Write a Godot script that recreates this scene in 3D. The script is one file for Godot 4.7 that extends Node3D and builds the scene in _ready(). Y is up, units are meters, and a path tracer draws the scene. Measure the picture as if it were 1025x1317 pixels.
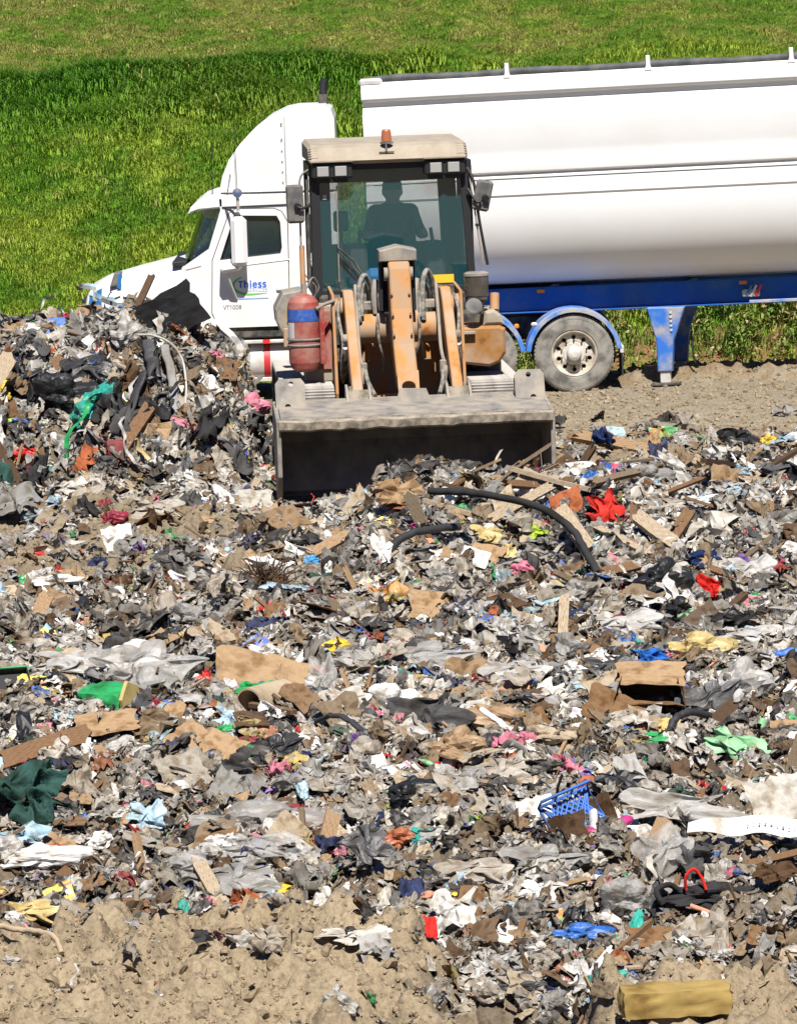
extends Node3D
# A landfill tip face: crawler loader, tipper truck, trash heaps, grass bank. Units are metres, y up, the camera looks towards -z.

class MB:
	# collects triangles with explicit normals; front faces run clockwise
	var v := PackedVector3Array()
	var n := PackedVector3Array()
	var c := PackedColorArray()
	var t := Transform3D()
	var col := Color(1, 1, 1)
	var colored := false
	func tri(a: Vector3, b: Vector3, d: Vector3) -> void:
		var aa := t * a
		var bb := t * b
		var dd := t * d
		var nn := (dd - aa).cross(bb - aa)
		if nn.length_squared() < 1e-16:
			return
		nn = nn.normalized()
		v.append(aa); v.append(bb); v.append(dd)
		n.append(nn); n.append(nn); n.append(nn)
		c.append(col); c.append(col); c.append(col)
	func tri_n(a: Vector3, b: Vector3, d: Vector3, na: Vector3, nb: Vector3, nd: Vector3) -> void:
		var g := (d - a).cross(b - a)
		if g.length_squared() < 1e-16:
			return
		if g.dot(na + nb + nd) < 0.0:
			var x := b; b = d; d = x
			x = nb; nb = nd; nd = x
		v.append(t * a); v.append(t * b); v.append(t * d)
		n.append((t.basis * na).normalized()); n.append((t.basis * nb).normalized()); n.append((t.basis * nd).normalized())
		c.append(col); c.append(col); c.append(col)
	func quad(a: Vector3, b: Vector3, d: Vector3, e: Vector3) -> void:
		tri(a, b, d); tri(a, d, e)
	func quad_n(a: Vector3, b: Vector3, d: Vector3, e: Vector3, na: Vector3, nb: Vector3, nd: Vector3, ne: Vector3) -> void:
		tri_n(a, b, d, na, nb, nd); tri_n(a, d, e, na, nd, ne)
	func oquad(a: Vector3, b: Vector3, d: Vector3, e: Vector3, out: Vector3) -> void:
		# flat quad whose front looks along out
		if (d - a).cross(b - a).dot(out) < 0.0:
			quad(e, d, b, a)
		else:
			quad(a, b, d, e)
	func box(at: Vector3, size: Vector3, turn := Basis(), bev := 0.0) -> void:
		var h := size * 0.5
		var b := minf(bev, minf(h.x, minf(h.y, h.z)) * 0.9)
		var axes := [Vector3.RIGHT, Vector3.UP, Vector3.BACK]
		for k in 3:
			var u: Vector3 = axes[(k + 1) % 3]
			var w: Vector3 = axes[(k + 2) % 3]
			for s in [-1.0, 1.0]:
				var o: Vector3 = axes[k] * h[k] * s
				var uu := u * (h[(k + 1) % 3] - b)
				var ww := w * (h[(k + 2) % 3] - b)
				oquad(at + turn * (o - uu - ww), at + turn * (o + uu - ww), at + turn * (o + uu + ww), at + turn * (o - uu + ww), turn * (axes[k] * s))
		if b <= 0.0:
			return
		for k in 3:
			var i1 := (k + 1) % 3
			var i2 := (k + 2) % 3
			for s1 in [-1.0, 1.0]:
				for s2 in [-1.0, 1.0]:
					var l: Vector3 = axes[k] * (h[k] - b)
					var p1: Vector3 = axes[i1] * h[i1] * s1 + axes[i2] * (h[i2] - b) * s2
					var p2: Vector3 = axes[i1] * (h[i1] - b) * s1 + axes[i2] * h[i2] * s2
					oquad(at + turn * (p1 - l), at + turn * (p1 + l), at + turn * (p2 + l), at + turn * (p2 - l), turn * (axes[i1] * s1 + axes[i2] * s2))
		for sx in [-1.0, 1.0]:
			for sy in [-1.0, 1.0]:
				for sz in [-1.0, 1.0]:
					var q1 := Vector3(h.x * sx, (h.y - b) * sy, (h.z - b) * sz)
					var q2 := Vector3((h.x - b) * sx, h.y * sy, (h.z - b) * sz)
					var q3 := Vector3((h.x - b) * sx, (h.y - b) * sy, h.z * sz)
					if (q3 - q1).cross(q2 - q1).dot(Vector3(sx, sy, sz)) < 0.0:
						tri(at + turn * q1, at + turn * q3, at + turn * q2)
					else:
						tri(at + turn * q1, at + turn * q2, at + turn * q3)
	func tube(pts: Array, r: float, sides := 8, r2 := -1.0, flat := 1.0) -> void:
		var rings: Array = []
		var nors: Array = []
		var last := Vector3.ZERO
		for i in pts.size():
			var d: Vector3 = (pts[mini(i + 1, pts.size() - 1)] - pts[maxi(i - 1, 0)]).normalized()
			var s := last
			if i == 0:
				s = d.cross(Vector3.UP)
				if s.length() < 0.05:
					s = d.cross(Vector3.RIGHT)
			s = (s - d * s.dot(d)).normalized()
			last = s
			var w := s.cross(d).normalized()
			var ring := PackedVector3Array()
			var nor := PackedVector3Array()
			var rr := r if r2 < 0.0 else lerpf(r, r2, float(i) / maxf(1.0, pts.size() - 1.0))
			for k in sides:
				var a := TAU * k / sides
				nor.append(s * cos(a) + w * sin(a) / flat)
				ring.append(pts[i] + s * cos(a) * rr + w * sin(a) * rr * flat)
			rings.append(ring)
			nors.append(nor)
		for i in pts.size() - 1:
			for k in sides:
				var j := (k + 1) % sides
				quad_n(rings[i][k], rings[i][j], rings[i + 1][j], rings[i + 1][k], nors[i][k], nors[i][j], nors[i + 1][j], nors[i + 1][k])
		for e in [0, pts.size() - 1]:
			var d: Vector3 = (pts[0] - pts[1]) if e == 0 else (pts[-1] - pts[-2])
			d = d.normalized()
			for k in sides:
				tri_n(pts[e], rings[e][k], rings[e][(k + 1) % sides], d, d, d)
	func lathe(prof: Array, segs := 20, smooth := true, arc := TAU) -> void:
		# prof: Vector2(radius, height) turned about y
		for i in prof.size() - 1:
			var p: Vector2 = prof[i]
			var q: Vector2 = prof[i + 1]
			var e := (q - p).normalized()
			var nn := Vector2(e.y, -e.x)
			for k in segs:
				var a := arc * k / segs
				var b := arc * (k + 1) / segs
				var ca := Vector3(cos(a), 0, sin(a))
				var cb := Vector3(cos(b), 0, sin(b))
				var up := Vector3(0, nn.y, 0)
				var na := ca * nn.x + up
				var nb := cb * nn.x + up
				if not smooth:
					na = (na + nb) * 0.5; nb = na
				quad_n(ca * p.x + Vector3.UP * p.y, cb * p.x + Vector3.UP * p.y, cb * q.x + Vector3.UP * q.y, ca * q.x + Vector3.UP * q.y, na, nb, nb, na)
	func prism(poly: Array, z0: float, z1: float, bev := 0.0) -> void:
		# polygon in xy pushed along z, with chamfered rims
		var pk := PackedVector2Array(poly)
		var area := 0.0
		for i in pk.size():
			area += pk[i].cross(pk[(i + 1) % pk.size()])
		if area < 0.0:
			pk.reverse()
		var m := pk.size()
		var ins := PackedVector2Array()
		var outw := PackedVector2Array()
		for i in m:
			var e1 := (pk[i] - pk[(i + m - 1) % m]).normalized()
			var e2 := (pk[(i + 1) % m] - pk[i]).normalized()
			var n1 := Vector2(e1.y, -e1.x)
			var n2 := Vector2(e2.y, -e2.x)
			var mid := n1 + n2
			var k := mid / maxf(0.3, mid.dot(n1))
			outw.append(mid.normalized())
			ins.append(pk[i] - k * bev)
		var ids := Geometry2D.triangulate_polygon(ins)
		for side in [0, 1]:
			var z := z0 if side == 0 else z1
			var nz := Vector3(0, 0, -1 if z0 < z1 else 1) if side == 0 else Vector3(0, 0, 1 if z0 < z1 else -1)
			for i in range(0, ids.size(), 3):
				var a := ins[ids[i]]
				var b := ins[ids[i + 1]]
				var d := ins[ids[i + 2]]
				tri_n(Vector3(a.x, a.y, z), Vector3(b.x, b.y, z), Vector3(d.x, d.y, z), nz, nz, nz)
		var lo := minf(z0, z1)
		var hi := maxf(z0, z1)
		for i in m:
			var j := (i + 1) % m
			var e := (pk[j] - pk[i]).normalized()
			var o := Vector3(e.y, -e.x, 0)
			var a0 := Vector3(pk[i].x, pk[i].y, lo + bev)
			var a1 := Vector3(pk[j].x, pk[j].y, lo + bev)
			var b0 := Vector3(pk[i].x, pk[i].y, hi - bev)
			var b1 := Vector3(pk[j].x, pk[j].y, hi - bev)
			oquad(a0, a1, b1, b0, o)
			if bev > 0.0:
				oquad(a0, a1, Vector3(ins[j].x, ins[j].y, lo), Vector3(ins[i].x, ins[i].y, lo), o + Vector3(0, 0, -1))
				oquad(b0, b1, Vector3(ins[j].x, ins[j].y, hi), Vector3(ins[i].x, ins[i].y, hi), o + Vector3(0, 0, 1))
	func ring_panel(outer: Array, inner: Array, z0: float, z1: float) -> void:
		# plate in xy with one opening, both outlines star-shaped about the opening's middle
		var mid := Vector2.ZERO
		for p in inner:
			mid += p
		mid /= inner.size()
		var angs: Array = []
		for p in outer + inner:
			angs.append((p - mid).angle())
		for k in 24:
			angs.append(-PI + TAU * k / 24.0 + 0.01)
		angs.sort()
		var po: Array = []
		var pi: Array = []
		for a in angs:
			po.append(_hit(outer, mid, a))
			pi.append(_hit(inner, mid, a))
		for k in angs.size():
			var j := (k + 1) % angs.size()
			var o1: Vector2 = po[k]
			var o2: Vector2 = po[j]
			var i1: Vector2 = pi[k]
			var i2: Vector2 = pi[j]
			for zz in [z0, z1]:
				var nz := Vector3(0, 0, signf(zz - (z0 + z1) * 0.5))
				quad_n(Vector3(o1.x, o1.y, zz), Vector3(o2.x, o2.y, zz), Vector3(i2.x, i2.y, zz), Vector3(i1.x, i1.y, zz), nz, nz, nz, nz)
			oquad(Vector3(o1.x, o1.y, z0), Vector3(o2.x, o2.y, z0), Vector3(o2.x, o2.y, z1), Vector3(o1.x, o1.y, z1), Vector3(o1.x - mid.x, o1.y - mid.y, 0))
			oquad(Vector3(i1.x, i1.y, z0), Vector3(i2.x, i2.y, z0), Vector3(i2.x, i2.y, z1), Vector3(i1.x, i1.y, z1), Vector3(mid.x - i1.x, mid.y - i1.y, 0))
	func _hit(poly: Array, mid: Vector2, ang: float) -> Vector2:
		var d := Vector2.from_angle(ang)
		var best := 0.0
		for i in poly.size():
			var a: Vector2 = poly[i] - mid
			var b: Vector2 = poly[(i + 1) % poly.size()] - mid
			var e := b - a
			var den := d.cross(e)
			if absf(den) < 1e-9:
				continue
			var s := a.cross(e) / den
			var w := a.cross(d) / den
			if w >= -1e-6 and w <= 1.000001 and s > best:
				best = s
		return mid + d * best
	func grid(pts: PackedVector3Array, w: int, h: int, smooth := true) -> void:
		# w x h points, row by row
		if not smooth:
			for j in h - 1:
				for i in w - 1:
					var q := j * w + i
					if (i + j) % 2 == 0:
						tri(pts[q], pts[q + 1], pts[q + w + 1]); tri(pts[q], pts[q + w + 1], pts[q + w])
					else:
						tri(pts[q], pts[q + 1], pts[q + w]); tri(pts[q + 1], pts[q + w + 1], pts[q + w])
			return
		var nr := PackedVector3Array()
		nr.resize(pts.size())
		for j in h:
			for i in w:
				var du := pts[j * w + mini(i + 1, w - 1)] - pts[j * w + maxi(i - 1, 0)]
				var dv := pts[mini(j + 1, h - 1) * w + i] - pts[maxi(j - 1, 0) * w + i]
				nr[j * w + i] = dv.cross(du).normalized()
		for j in h - 1:
			for i in w - 1:
				var q := j * w + i
				quad_n(pts[q], pts[q + 1], pts[q + w + 1], pts[q + w], nr[q], nr[q + 1], nr[q + w + 1], nr[q + w])
	func commit() -> ArrayMesh:
		var arr := []
		arr.resize(Mesh.ARRAY_MAX)
		arr[Mesh.ARRAY_VERTEX] = v
		arr[Mesh.ARRAY_NORMAL] = n
		if colored:
			arr[Mesh.ARRAY_COLOR] = c
		var m := ArrayMesh.new()
		m.add_surface_from_arrays(Mesh.PRIMITIVE_TRIANGLES, arr)
		return m

var rng := RandomNumberGenerator.new()
var taken := {}
var M := {}
var cam: Camera3D

func numbered(called: String) -> String:
	var k: int = taken.get(called, 0)
	taken[called] = k + 1
	return called if k == 0 else "%s_%03d" % [called, k]

func tag(o: Node, label: String, category: String, group := "", kind := "") -> Node:
	if label: o.set_meta("label", label)
	if category: o.set_meta("category", category)
	if group: o.set_meta("group", group)
	if kind: o.set_meta("kind", kind)
	return o

func thing(called: String, label: String, category: String, at := Vector3.ZERO, turn := 0.0, group := "") -> Node3D:
	var o := Node3D.new()
	o.name = numbered(called)
	add_child(o)
	o.position = at
	o.rotation.y = turn
	tag(o, label, category, group)
	return o

func obj(called: String, mesh: Mesh, m: Material, parent: Node = null) -> MeshInstance3D:
	var o := MeshInstance3D.new()
	o.mesh = mesh
	o.material_override = m
	if parent == null:
		o.name = numbered(called)
		add_child(o)
	else:
		o.name = called
		parent.add_child(o, true)
	return o

func part(called: String, b: MB, m: Material, parent: Node) -> MeshInstance3D:
	return obj(called, b.commit(), m, parent)

func bx(called: String, at: Vector3, size: Vector3, m: Material, parent: Node, bev := 0.01, turn := Basis()) -> MeshInstance3D:
	var b := MB.new()
	b.box(at, size, turn, bev)
	return part(called, b, m, parent)

func tb(called: String, pts: Array, r: float, m: Material, parent: Node, sides := 8) -> MeshInstance3D:
	var b := MB.new()
	b.tube(pts, r, sides)
	return part(called, b, m, parent)

func curve(pts: Array, k := 6) -> Array:
	var out: Array = []
	for i in pts.size() - 1:
		var p0: Vector3 = pts[maxi(i - 1, 0)]
		var p1: Vector3 = pts[i]
		var p2: Vector3 = pts[i + 1]
		var p3: Vector3 = pts[mini(i + 2, pts.size() - 1)]
		for j in k:
			out.append(p1.cubic_interpolate(p2, p0, p3, float(j) / k))
	out.append(pts[-1])
	return out

func lin(r: float, g: float, b: float) -> Color:
	return Color(r, g, b).linear_to_srgb()

func mat(c: Color, rough := 0.8, metal := 0.0, spec := 0.5) -> StandardMaterial3D:
	var m := StandardMaterial3D.new()
	m.albedo_color = c.linear_to_srgb()
	m.roughness = rough
	m.metallic = metal
	m.metallic_specular = spec
	m.cull_mode = BaseMaterial3D.CULL_DISABLED
	return m

func noise_tex(stops: Array, freq: float, sd: int, size := 512, kind := FastNoiseLite.TYPE_SIMPLEX_SMOOTH, octaves := 5) -> NoiseTexture2D:
	var f := FastNoiseLite.new()
	f.noise_type = kind
	f.seed = sd
	f.frequency = freq
	f.fractal_octaves = octaves
	f.fractal_gain = 0.6 if octaves > 5 else 0.5
	var g := Gradient.new()
	var offs := PackedFloat32Array()
	var cols := PackedColorArray()
	for s in stops:
		offs.append(s[0])
		cols.append((s[1] as Color).linear_to_srgb())
	g.offsets = offs
	g.colors = cols
	var t := NoiseTexture2D.new()
	t.width = size
	t.height = size
	t.seamless = true
	t.noise = f
	t.color_ramp = g
	return t

func bump_tex(freq: float, sd: int, strength: float, size := 512, kind := FastNoiseLite.TYPE_SIMPLEX_SMOOTH) -> NoiseTexture2D:
	var f := FastNoiseLite.new()
	f.noise_type = kind
	f.seed = sd
	f.frequency = freq
	f.fractal_octaves = 5
	var t := NoiseTexture2D.new()
	t.width = size
	t.height = size
	t.seamless = true
	t.noise = f
	t.as_normal_map = true
	t.bump_strength = strength
	return t

func dusty(paint: Color, dust: Color, share: float, scale := 1.0, sd := 1, rough := 0.7, stain := 0.0) -> StandardMaterial3D:
	# paint under a film of dried dust, thicker in patches; share is how much of it the dust covers
	var m := StandardMaterial3D.new()
	var mid := clampf(0.78 - share * 0.6, 0.1, 0.9)
	var grease := Color(0.07, 0.05, 0.035)
	m.albedo_texture = noise_tex([[0.0, paint.lerp(grease, stain)], [0.13, paint.lerp(grease, stain * 0.7)], [maxf(0.2, clampf(mid - 0.3, 0.0, 1.0)), paint], [maxf(mid, 0.3), paint.lerp(dust, 0.42)], [clampf(mid + 0.14, 0.4, 1.0), paint.lerp(dust, 0.75)], [clampf(mid + 0.34, 0.6, 1.0), dust]], 0.006, sd, 512, FastNoiseLite.TYPE_SIMPLEX_SMOOTH, 7)
	m.uv1_triplanar = true
	m.uv1_scale = Vector3.ONE * scale * 0.8
	m.roughness = rough
	m.metallic_specular = 0.35
	m.cull_mode = BaseMaterial3D.CULL_DISABLED
	return m

const FOCAL := 5200.0       # focal length in pixels of the 1025 x 1317 photograph
const EYE := Vector3(0, 5.0, 0)
const GX0 := -6.4
const GX1 := 7.2
const GD0 := 17.0
const GD1 := 58.0
const GS := 0.032
var gw: int
var gh: int
var hts := PackedFloat32Array()
var nz := {}

func _ready() -> void:
	rng.seed = 7
	set_view()
	make_materials()
	make_noises()
	make_ground()
	make_hill()
	make_loader()
	make_driver()
	make_truck()
	make_trailer()
	make_trash()
	make_grass()

func set_view() -> void:
	cam = Camera3D.new()
	cam.name = "camera"
	cam.fov = rad_to_deg(2.0 * atan(658.5 / FOCAL))
	cam.near = 0.5
	cam.far = 600.0
	cam.position = EYE
	cam.rotation_degrees = Vector3(-7.27, 0, -2.0)
	add_child(cam)
	cam.current = true
	var env := Environment.new()
	env.background_mode = Environment.BG_SKY
	var sm := ProceduralSkyMaterial.new()
	sm.sky_top_color = Color(0.20, 0.38, 0.68)
	sm.sky_horizon_color = Color(0.62, 0.74, 0.86)
	sm.sky_curve = 0.12
	sm.ground_bottom_color = Color(0.22, 0.2, 0.16)
	sm.ground_horizon_color = Color(0.5, 0.52, 0.5)
	sm.energy_multiplier = 1.0
	var sky := Sky.new()
	sky.sky_material = sm
	env.sky = sky
	env.background_energy_multiplier = 0.42
	env.tonemap_mode = Environment.TONE_MAPPER_LINEAR
	env.tonemap_exposure = 1.46
	env.sdfgi_enabled = true
	env.ssao_enabled = true
	env.ssil_enabled = true
	var we := WorldEnvironment.new()
	we.name = "environment"
	we.environment = env
	add_child(we)
	var sun := DirectionalLight3D.new()
	sun.name = "sun"
	sun.light_energy = 1.6
	sun.light_angular_distance = 0.5
	sun.light_color = Color(1.0, 0.98, 0.945)
	sun.shadow_enabled = true
	var az := deg_to_rad(6.0)
	var el := deg_to_rad(56.0)
	var from := Vector3(sin(az) * cos(el), sin(el), cos(az) * cos(el))
	add_child(sun)
	sun.look_at_from_position(from * 50.0, Vector3.ZERO, Vector3.UP)

func fnl(sd: int, freq: float, oct := 4, kind := FastNoiseLite.TYPE_SIMPLEX_SMOOTH) -> FastNoiseLite:
	var f := FastNoiseLite.new()
	f.seed = sd
	f.noise_type = kind
	f.frequency = freq
	f.fractal_octaves = oct
	return f

func make_noises() -> void:
	nz.swell = fnl(3, 0.22, 2)
	nz.lump = fnl(11, 0.9, 3)
	nz.rough = fnl(12, 3.2, 4)
	nz.clod = fnl(13, 8.0, 4)
	nz.patch = fnl(14, 0.7, 3)
	nz.soil = fnl(15, 1.6, 3)
	nz.hill = fnl(16, 0.12, 3)
	nz.tint = fnl(17, 0.35, 3)
	nz.tint2 = fnl(18, 1.3, 2)

func ss(a: float, b: float, x: float) -> float:
	return smoothstep(a, b, x)

func ridge_height(x: float) -> float:
	# the tall heap on the left, its crest seen from the tip face
	if x > -1.28:
		return 0.0
	var h := 0.0
	var keys := [[-1.28, 0.0], [-1.5, 0.72], [-1.8, 1.06], [-2.2, 1.36], [-2.75, 1.62], [-3.3, 1.38], [-4.2, 1.34], [-5.2, 1.3], [-6.4, 1.2]]
	for i in keys.size() - 1:
		if x <= keys[i][0] and x >= keys[i + 1][0]:
			h = lerpf(keys[i][1], keys[i + 1][1], (keys[i][0] - x) / (keys[i][0] - keys[i + 1][0]))
	return h

func soil_share(x: float, d: float) -> float:
	# bare tipped soil: the front left bank and a lip at the front right
	var w: float = nz.soil.get_noise_2d(x, d) * 0.5
	var edge := 21.25 - 1.35 * ss(-1.0, 0.55, x) - 0.75 * ss(-0.9, -2.2, x)
	var a := ss(0.25, -0.25, d - edge + w)
	a *= ss(0.35, -0.1, x + w * 0.5)
	var b := ss(0.15, -0.15, d - 19.3 + w * 0.3) * ss(0.75, 0.95, x) * ss(2.1, 1.8, x)
	return maxf(a, b)

func trash_share(x: float, d: float) -> float:
	var t := 1.0
	if d > 39.8 and x > 1.3:
		t = lerpf(0.5, 0.09, ss(40.0, 43.0, d)) * lerpf(1.0, 0.15, ss(44.5, 46.5, d))
		t *= 0.45 + 0.9 * ss(-0.1, 0.35, nz.patch.get_noise_2d(x * 1.5, d))
	elif d > 47.2:
		t = 0.03
	if x < -0.2 and d > 33.5 and d < 41.0:
		var k := ss(33.5, 35.0, d) * ss(41.0, 39.6, d) * ss(-0.2, -1.0, x)
		t *= lerpf(1.0, 0.04 + 0.42 * ss(0.0, 0.3, nz.patch.get_noise_2d(x, d)), k)
	t *= 0.3 + 0.7 * ss(-0.42, -0.12, nz.patch.get_noise_2d(x * 1.3 + 40.0, d * 0.9))
	t *= 1.0 - 0.96 * soil_share(x, d)
	return t

func height_raw(x: float, d: float) -> float:
	var calm := ss(49.0, 46.0, d)
	if x > 1.5:
		calm *= lerpf(1.0, 0.22, ss(41.0, 45.5, d))
	calm *= 1.0 - 0.72 * ss(37.6, 38.6, d) * ss(41.5, 40.5, d) * ss(-1.9, -1.3, x) * ss(2.4, 1.8, x)
	calm = maxf(calm, 0.07)
	var h: float = (nz.lump.get_noise_2d(x, d) * 0.21 + nz.rough.get_noise_2d(x, d) * 0.15 + nz.clod.get_noise_2d(x, d) * 0.035) * calm * (1.0 - 0.75 * soil_share(x, d))
	h += nz.swell.get_noise_2d(x, d) * 0.10 * calm
	# tall heap
	var rh := ridge_height(x)
	if rh > 0.0:
		var up := ss(40.3, 43.7, d) * ss(47.6, 44.6, d)
		h += rh * up + nz.lump.get_noise_2d(x * 1.7, d * 1.7 + 50.0) * 0.22 * up * ss(0.0, 0.8, rh)
	# heap pushed up in front of the bucket
	var cx := ss(-0.75, 0.25, x) * lerpf(1.0, 0.55, ss(1.6, 3.6, x))
	h += 0.45 * cx * ss(34.0, 36.7, d) * ss(39.0, 37.2, d)
	h += 0.10 * exp(-pow((x - 0.05) / 0.35, 2.0) - pow((d - 37.4) / 0.7, 2.0))
	# soil bank at the front
	var s := soil_share(x, d)
	h += 0.3 * s * ss(17.0, 20.4, d) + s * (nz.soil.get_noise_2d(x * 1.2, d * 1.2 + 9.0) * 0.2 + nz.rough.get_noise_2d(x * 1.2, d * 1.2) * 0.10 + nz.clod.get_noise_2d(x * 1.3, d * 1.3) * 0.045)
	# trodden flat under the machine and under the truck
	var m := ss(1.75, 1.45, absf(x - 0.05)) * ss(39.75, 40.4, d) * ss(47.6, 46.8, d)
	h = lerpf(h, minf(h, 0.0) - 0.015, m)
	if d > 47.8:
		h = lerpf(h, h * 0.3, ss(47.8, 48.6, d))
	# a low ridge of graded dirt along the road's far edge, and the road's rise to the right
	h += 0.2 * exp(-pow((d - 51.72 + 0.2126 * (x - 1.5)) / 0.3, 2.0)) * ss(2.75, 3.1, x) * (1.0 + 0.6 * nz.rough.get_noise_2d(x, d)) + 0.021 * maxf(x - 2.5, 0.0) * ss(46.0, 48.0, d)
	# the road's far shoulder falls into a ditch before the bank
	h -= 0.52 * ss(53.1, 53.9, d)
	return h

func ht(x: float, z: float) -> float:
	var fx := clampf((x - GX0) / GS, 0.0, gw - 1.001)
	var fd := clampf((-z - GD0) / GS, 0.0, gh - 1.001)
	var i := int(fx)
	var j := int(fd)
	var a := fx - i
	var b := fd - j
	var q := j * gw + i
	return lerpf(lerpf(hts[q], hts[q + 1], a), lerpf(hts[q + gw], hts[q + gw + 1], a), b)

func make_ground() -> void:
	gw = int((GX1 - GX0) / GS) + 1
	gh = int((GD1 - GD0) / GS) + 1
	hts.resize(gw * gh)
	var vs := PackedVector3Array()
	var ns := PackedVector3Array()
	var cs := PackedColorArray()
	vs.resize(gw * gh); ns.resize(gw * gh); cs.resize(gw * gh)
	var c_soil := Color(0.33, 0.264, 0.178)
	var c_dirt := Color(0.195, 0.158, 0.115)
	var c_road := Color(0.31, 0.265, 0.195)
	var c_track := Color(0.27, 0.215, 0.148)
	for j in gh:
		var d := GD0 + j * GS
		for i in gw:
			var x := GX0 + i * GS
			var h := height_raw(x, d)
			var q := j * gw + i
			hts[q] = h
			vs[q] = Vector3(x, h, -d)
			var c := c_dirt
			if d < 23.0:
				c = c.lerp(c_soil, soil_share(x, d))
			if d > 40.0 and x > 1.0:
				c = c.lerp(c_track, ss(40.5, 42.5, d)).lerp(c_road, ss(44.5, 46.0, d))
			elif d > 33.0 and x < 0.0:
				c = c.lerp(c_track, ss(33.5, 35.0, d) * ss(41.0, 39.5, d) * ss(0.0, -1.0, x) * 0.8)
			elif d > 46.0:
				c = c.lerp(c_road, ss(46.0, 48.0, d))
			if d > 50.0 and x > 2.3:
				c = c.lerp(Color(0.26, 0.195, 0.125), ss(51.2, 51.6, d + 0.2126 * (x - 1.5) + 0.5 * nz.soil.get_noise_2d(x * 2.0, d * 2.0)) * ss(2.4, 2.8, x))
			elif d > 53.2:
				c = c.lerp(Color(0.27, 0.165, 0.09), ss(53.2, 55.2, d + nz.soil.get_noise_2d(x, d)))
			var w: float = 1.0 + 0.22 * nz.rough.get_noise_2d(x * 0.8 + 31.0, d * 0.8)
			cs[q] = Color(c.r * w, c.g * w, c.b * w)
	for j in gh:
		for i in gw:
			var q := j * gw + i
			var dx := hts[j * gw + mini(i + 1, gw - 1)] - hts[j * gw + maxi(i - 1, 0)]
			var dd := hts[mini(j + 1, gh - 1) * gw + i] - hts[maxi(j - 1, 0) * gw + i]
			ns[q] = Vector3(-dx, 2.0 * GS, dd).normalized()
	var ix := PackedInt32Array()
	ix.resize((gw - 1) * (gh - 1) * 6)
	var k := 0
	for j in gh - 1:
		for i in gw - 1:
			var q := j * gw + i
			ix[k] = q; ix[k + 1] = q + gw; ix[k + 2] = q + gw + 1
			ix[k + 3] = q; ix[k + 4] = q + gw + 1; ix[k + 5] = q + 1
			k += 6
	var arr := []
	arr.resize(Mesh.ARRAY_MAX)
	arr[Mesh.ARRAY_VERTEX] = vs
	arr[Mesh.ARRAY_NORMAL] = ns
	arr[Mesh.ARRAY_COLOR] = cs
	arr[Mesh.ARRAY_INDEX] = ix
	var m := ArrayMesh.new()
	m.add_surface_from_arrays(Mesh.PRIMITIVE_TRIANGLES, arr)
	var o := obj("tip_face_ground", m, M.ground)
	tag(o, "churned tan and grey dirt of the tip face under the trash", "", "", "structure")
	# the land round about, out to the horizon, just under the tip face
	var b := MB.new()
	b.col = Color(0.25, 0.2, 0.13)
	b.colored = true
	var e := 400.0
	b.oquad(Vector3(-e, -0.7, e), Vector3(e, -0.7, e), Vector3(e, -0.7, -e), Vector3(-e, -0.7, -e), Vector3.UP)
	tag(part("ground", b, M.ground, null), "bare earth round the tip face", "", "", "structure")

func hill_height(x: float, d: float) -> float:
	var t := d - 56.0
	var bank := ss(0.6, 2.2, x)
	var left := 0.435 * maxf(t - 0.2, 0.0)
	var right := 0.95 * ss(0.0, 1.7, t) + 0.385 * maxf(t - 1.4, 0.0)
	var h := lerpf(left, right, bank)
	if t > 10.2:
		var k := t - 10.2
		var at := lerpf(0.435 * 10.0, 0.95 + 0.385 * 8.8, bank)
		h = at + 0.17 * minf(k, 60.0) + 0.03 * maxf(k - 60.0, 0.0)
	h += nz.hill.get_noise_2d(x, d) * 0.35 * ss(0.5, 6.0, t) + nz.lump.get_noise_2d(x * 0.8, d * 0.8) * 0.10 * ss(0.2, 2.0, t)
	return h - 0.46 - 0.15 * ss(0.4, -0.3, t)

func make_hill() -> void:
	var xs := PackedFloat32Array()
	var ds := PackedFloat32Array()
	var x := -140.0
	while x < 140.0:
		xs.append(x)
		x += 0.2 if absf(x) < 13.0 else 4.0
	var d := 55.4
	while d < 240.0:
		ds.append(d)
		d += 0.2 if d < 80.0 else 5.0
	var pts := PackedVector3Array()
	for dd in ds:
		for xx in xs:
			pts.append(Vector3(xx, hill_height(xx, dd), -dd))
	var b := MB.new()
	b.grid(pts, xs.size(), ds.size())
	b.colored = true
	for i in b.v.size():
		var p := b.v[i]
		var g := Color(0.085, 0.125, 0.022)
		var soil := Color(0.26, 0.15, 0.075)
		var e := ss(0.75, -0.1, p.y + nz.soil.get_noise_2d(p.x, p.z * 2.0) * 0.5) * ss(-0.5, 1.2, p.x)
		b.c[i] = g.lerp(soil, e)
	tag(part("hill", b, M.hill, null), "green grassed slope rising behind the truck", "", "", "structure")

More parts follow.
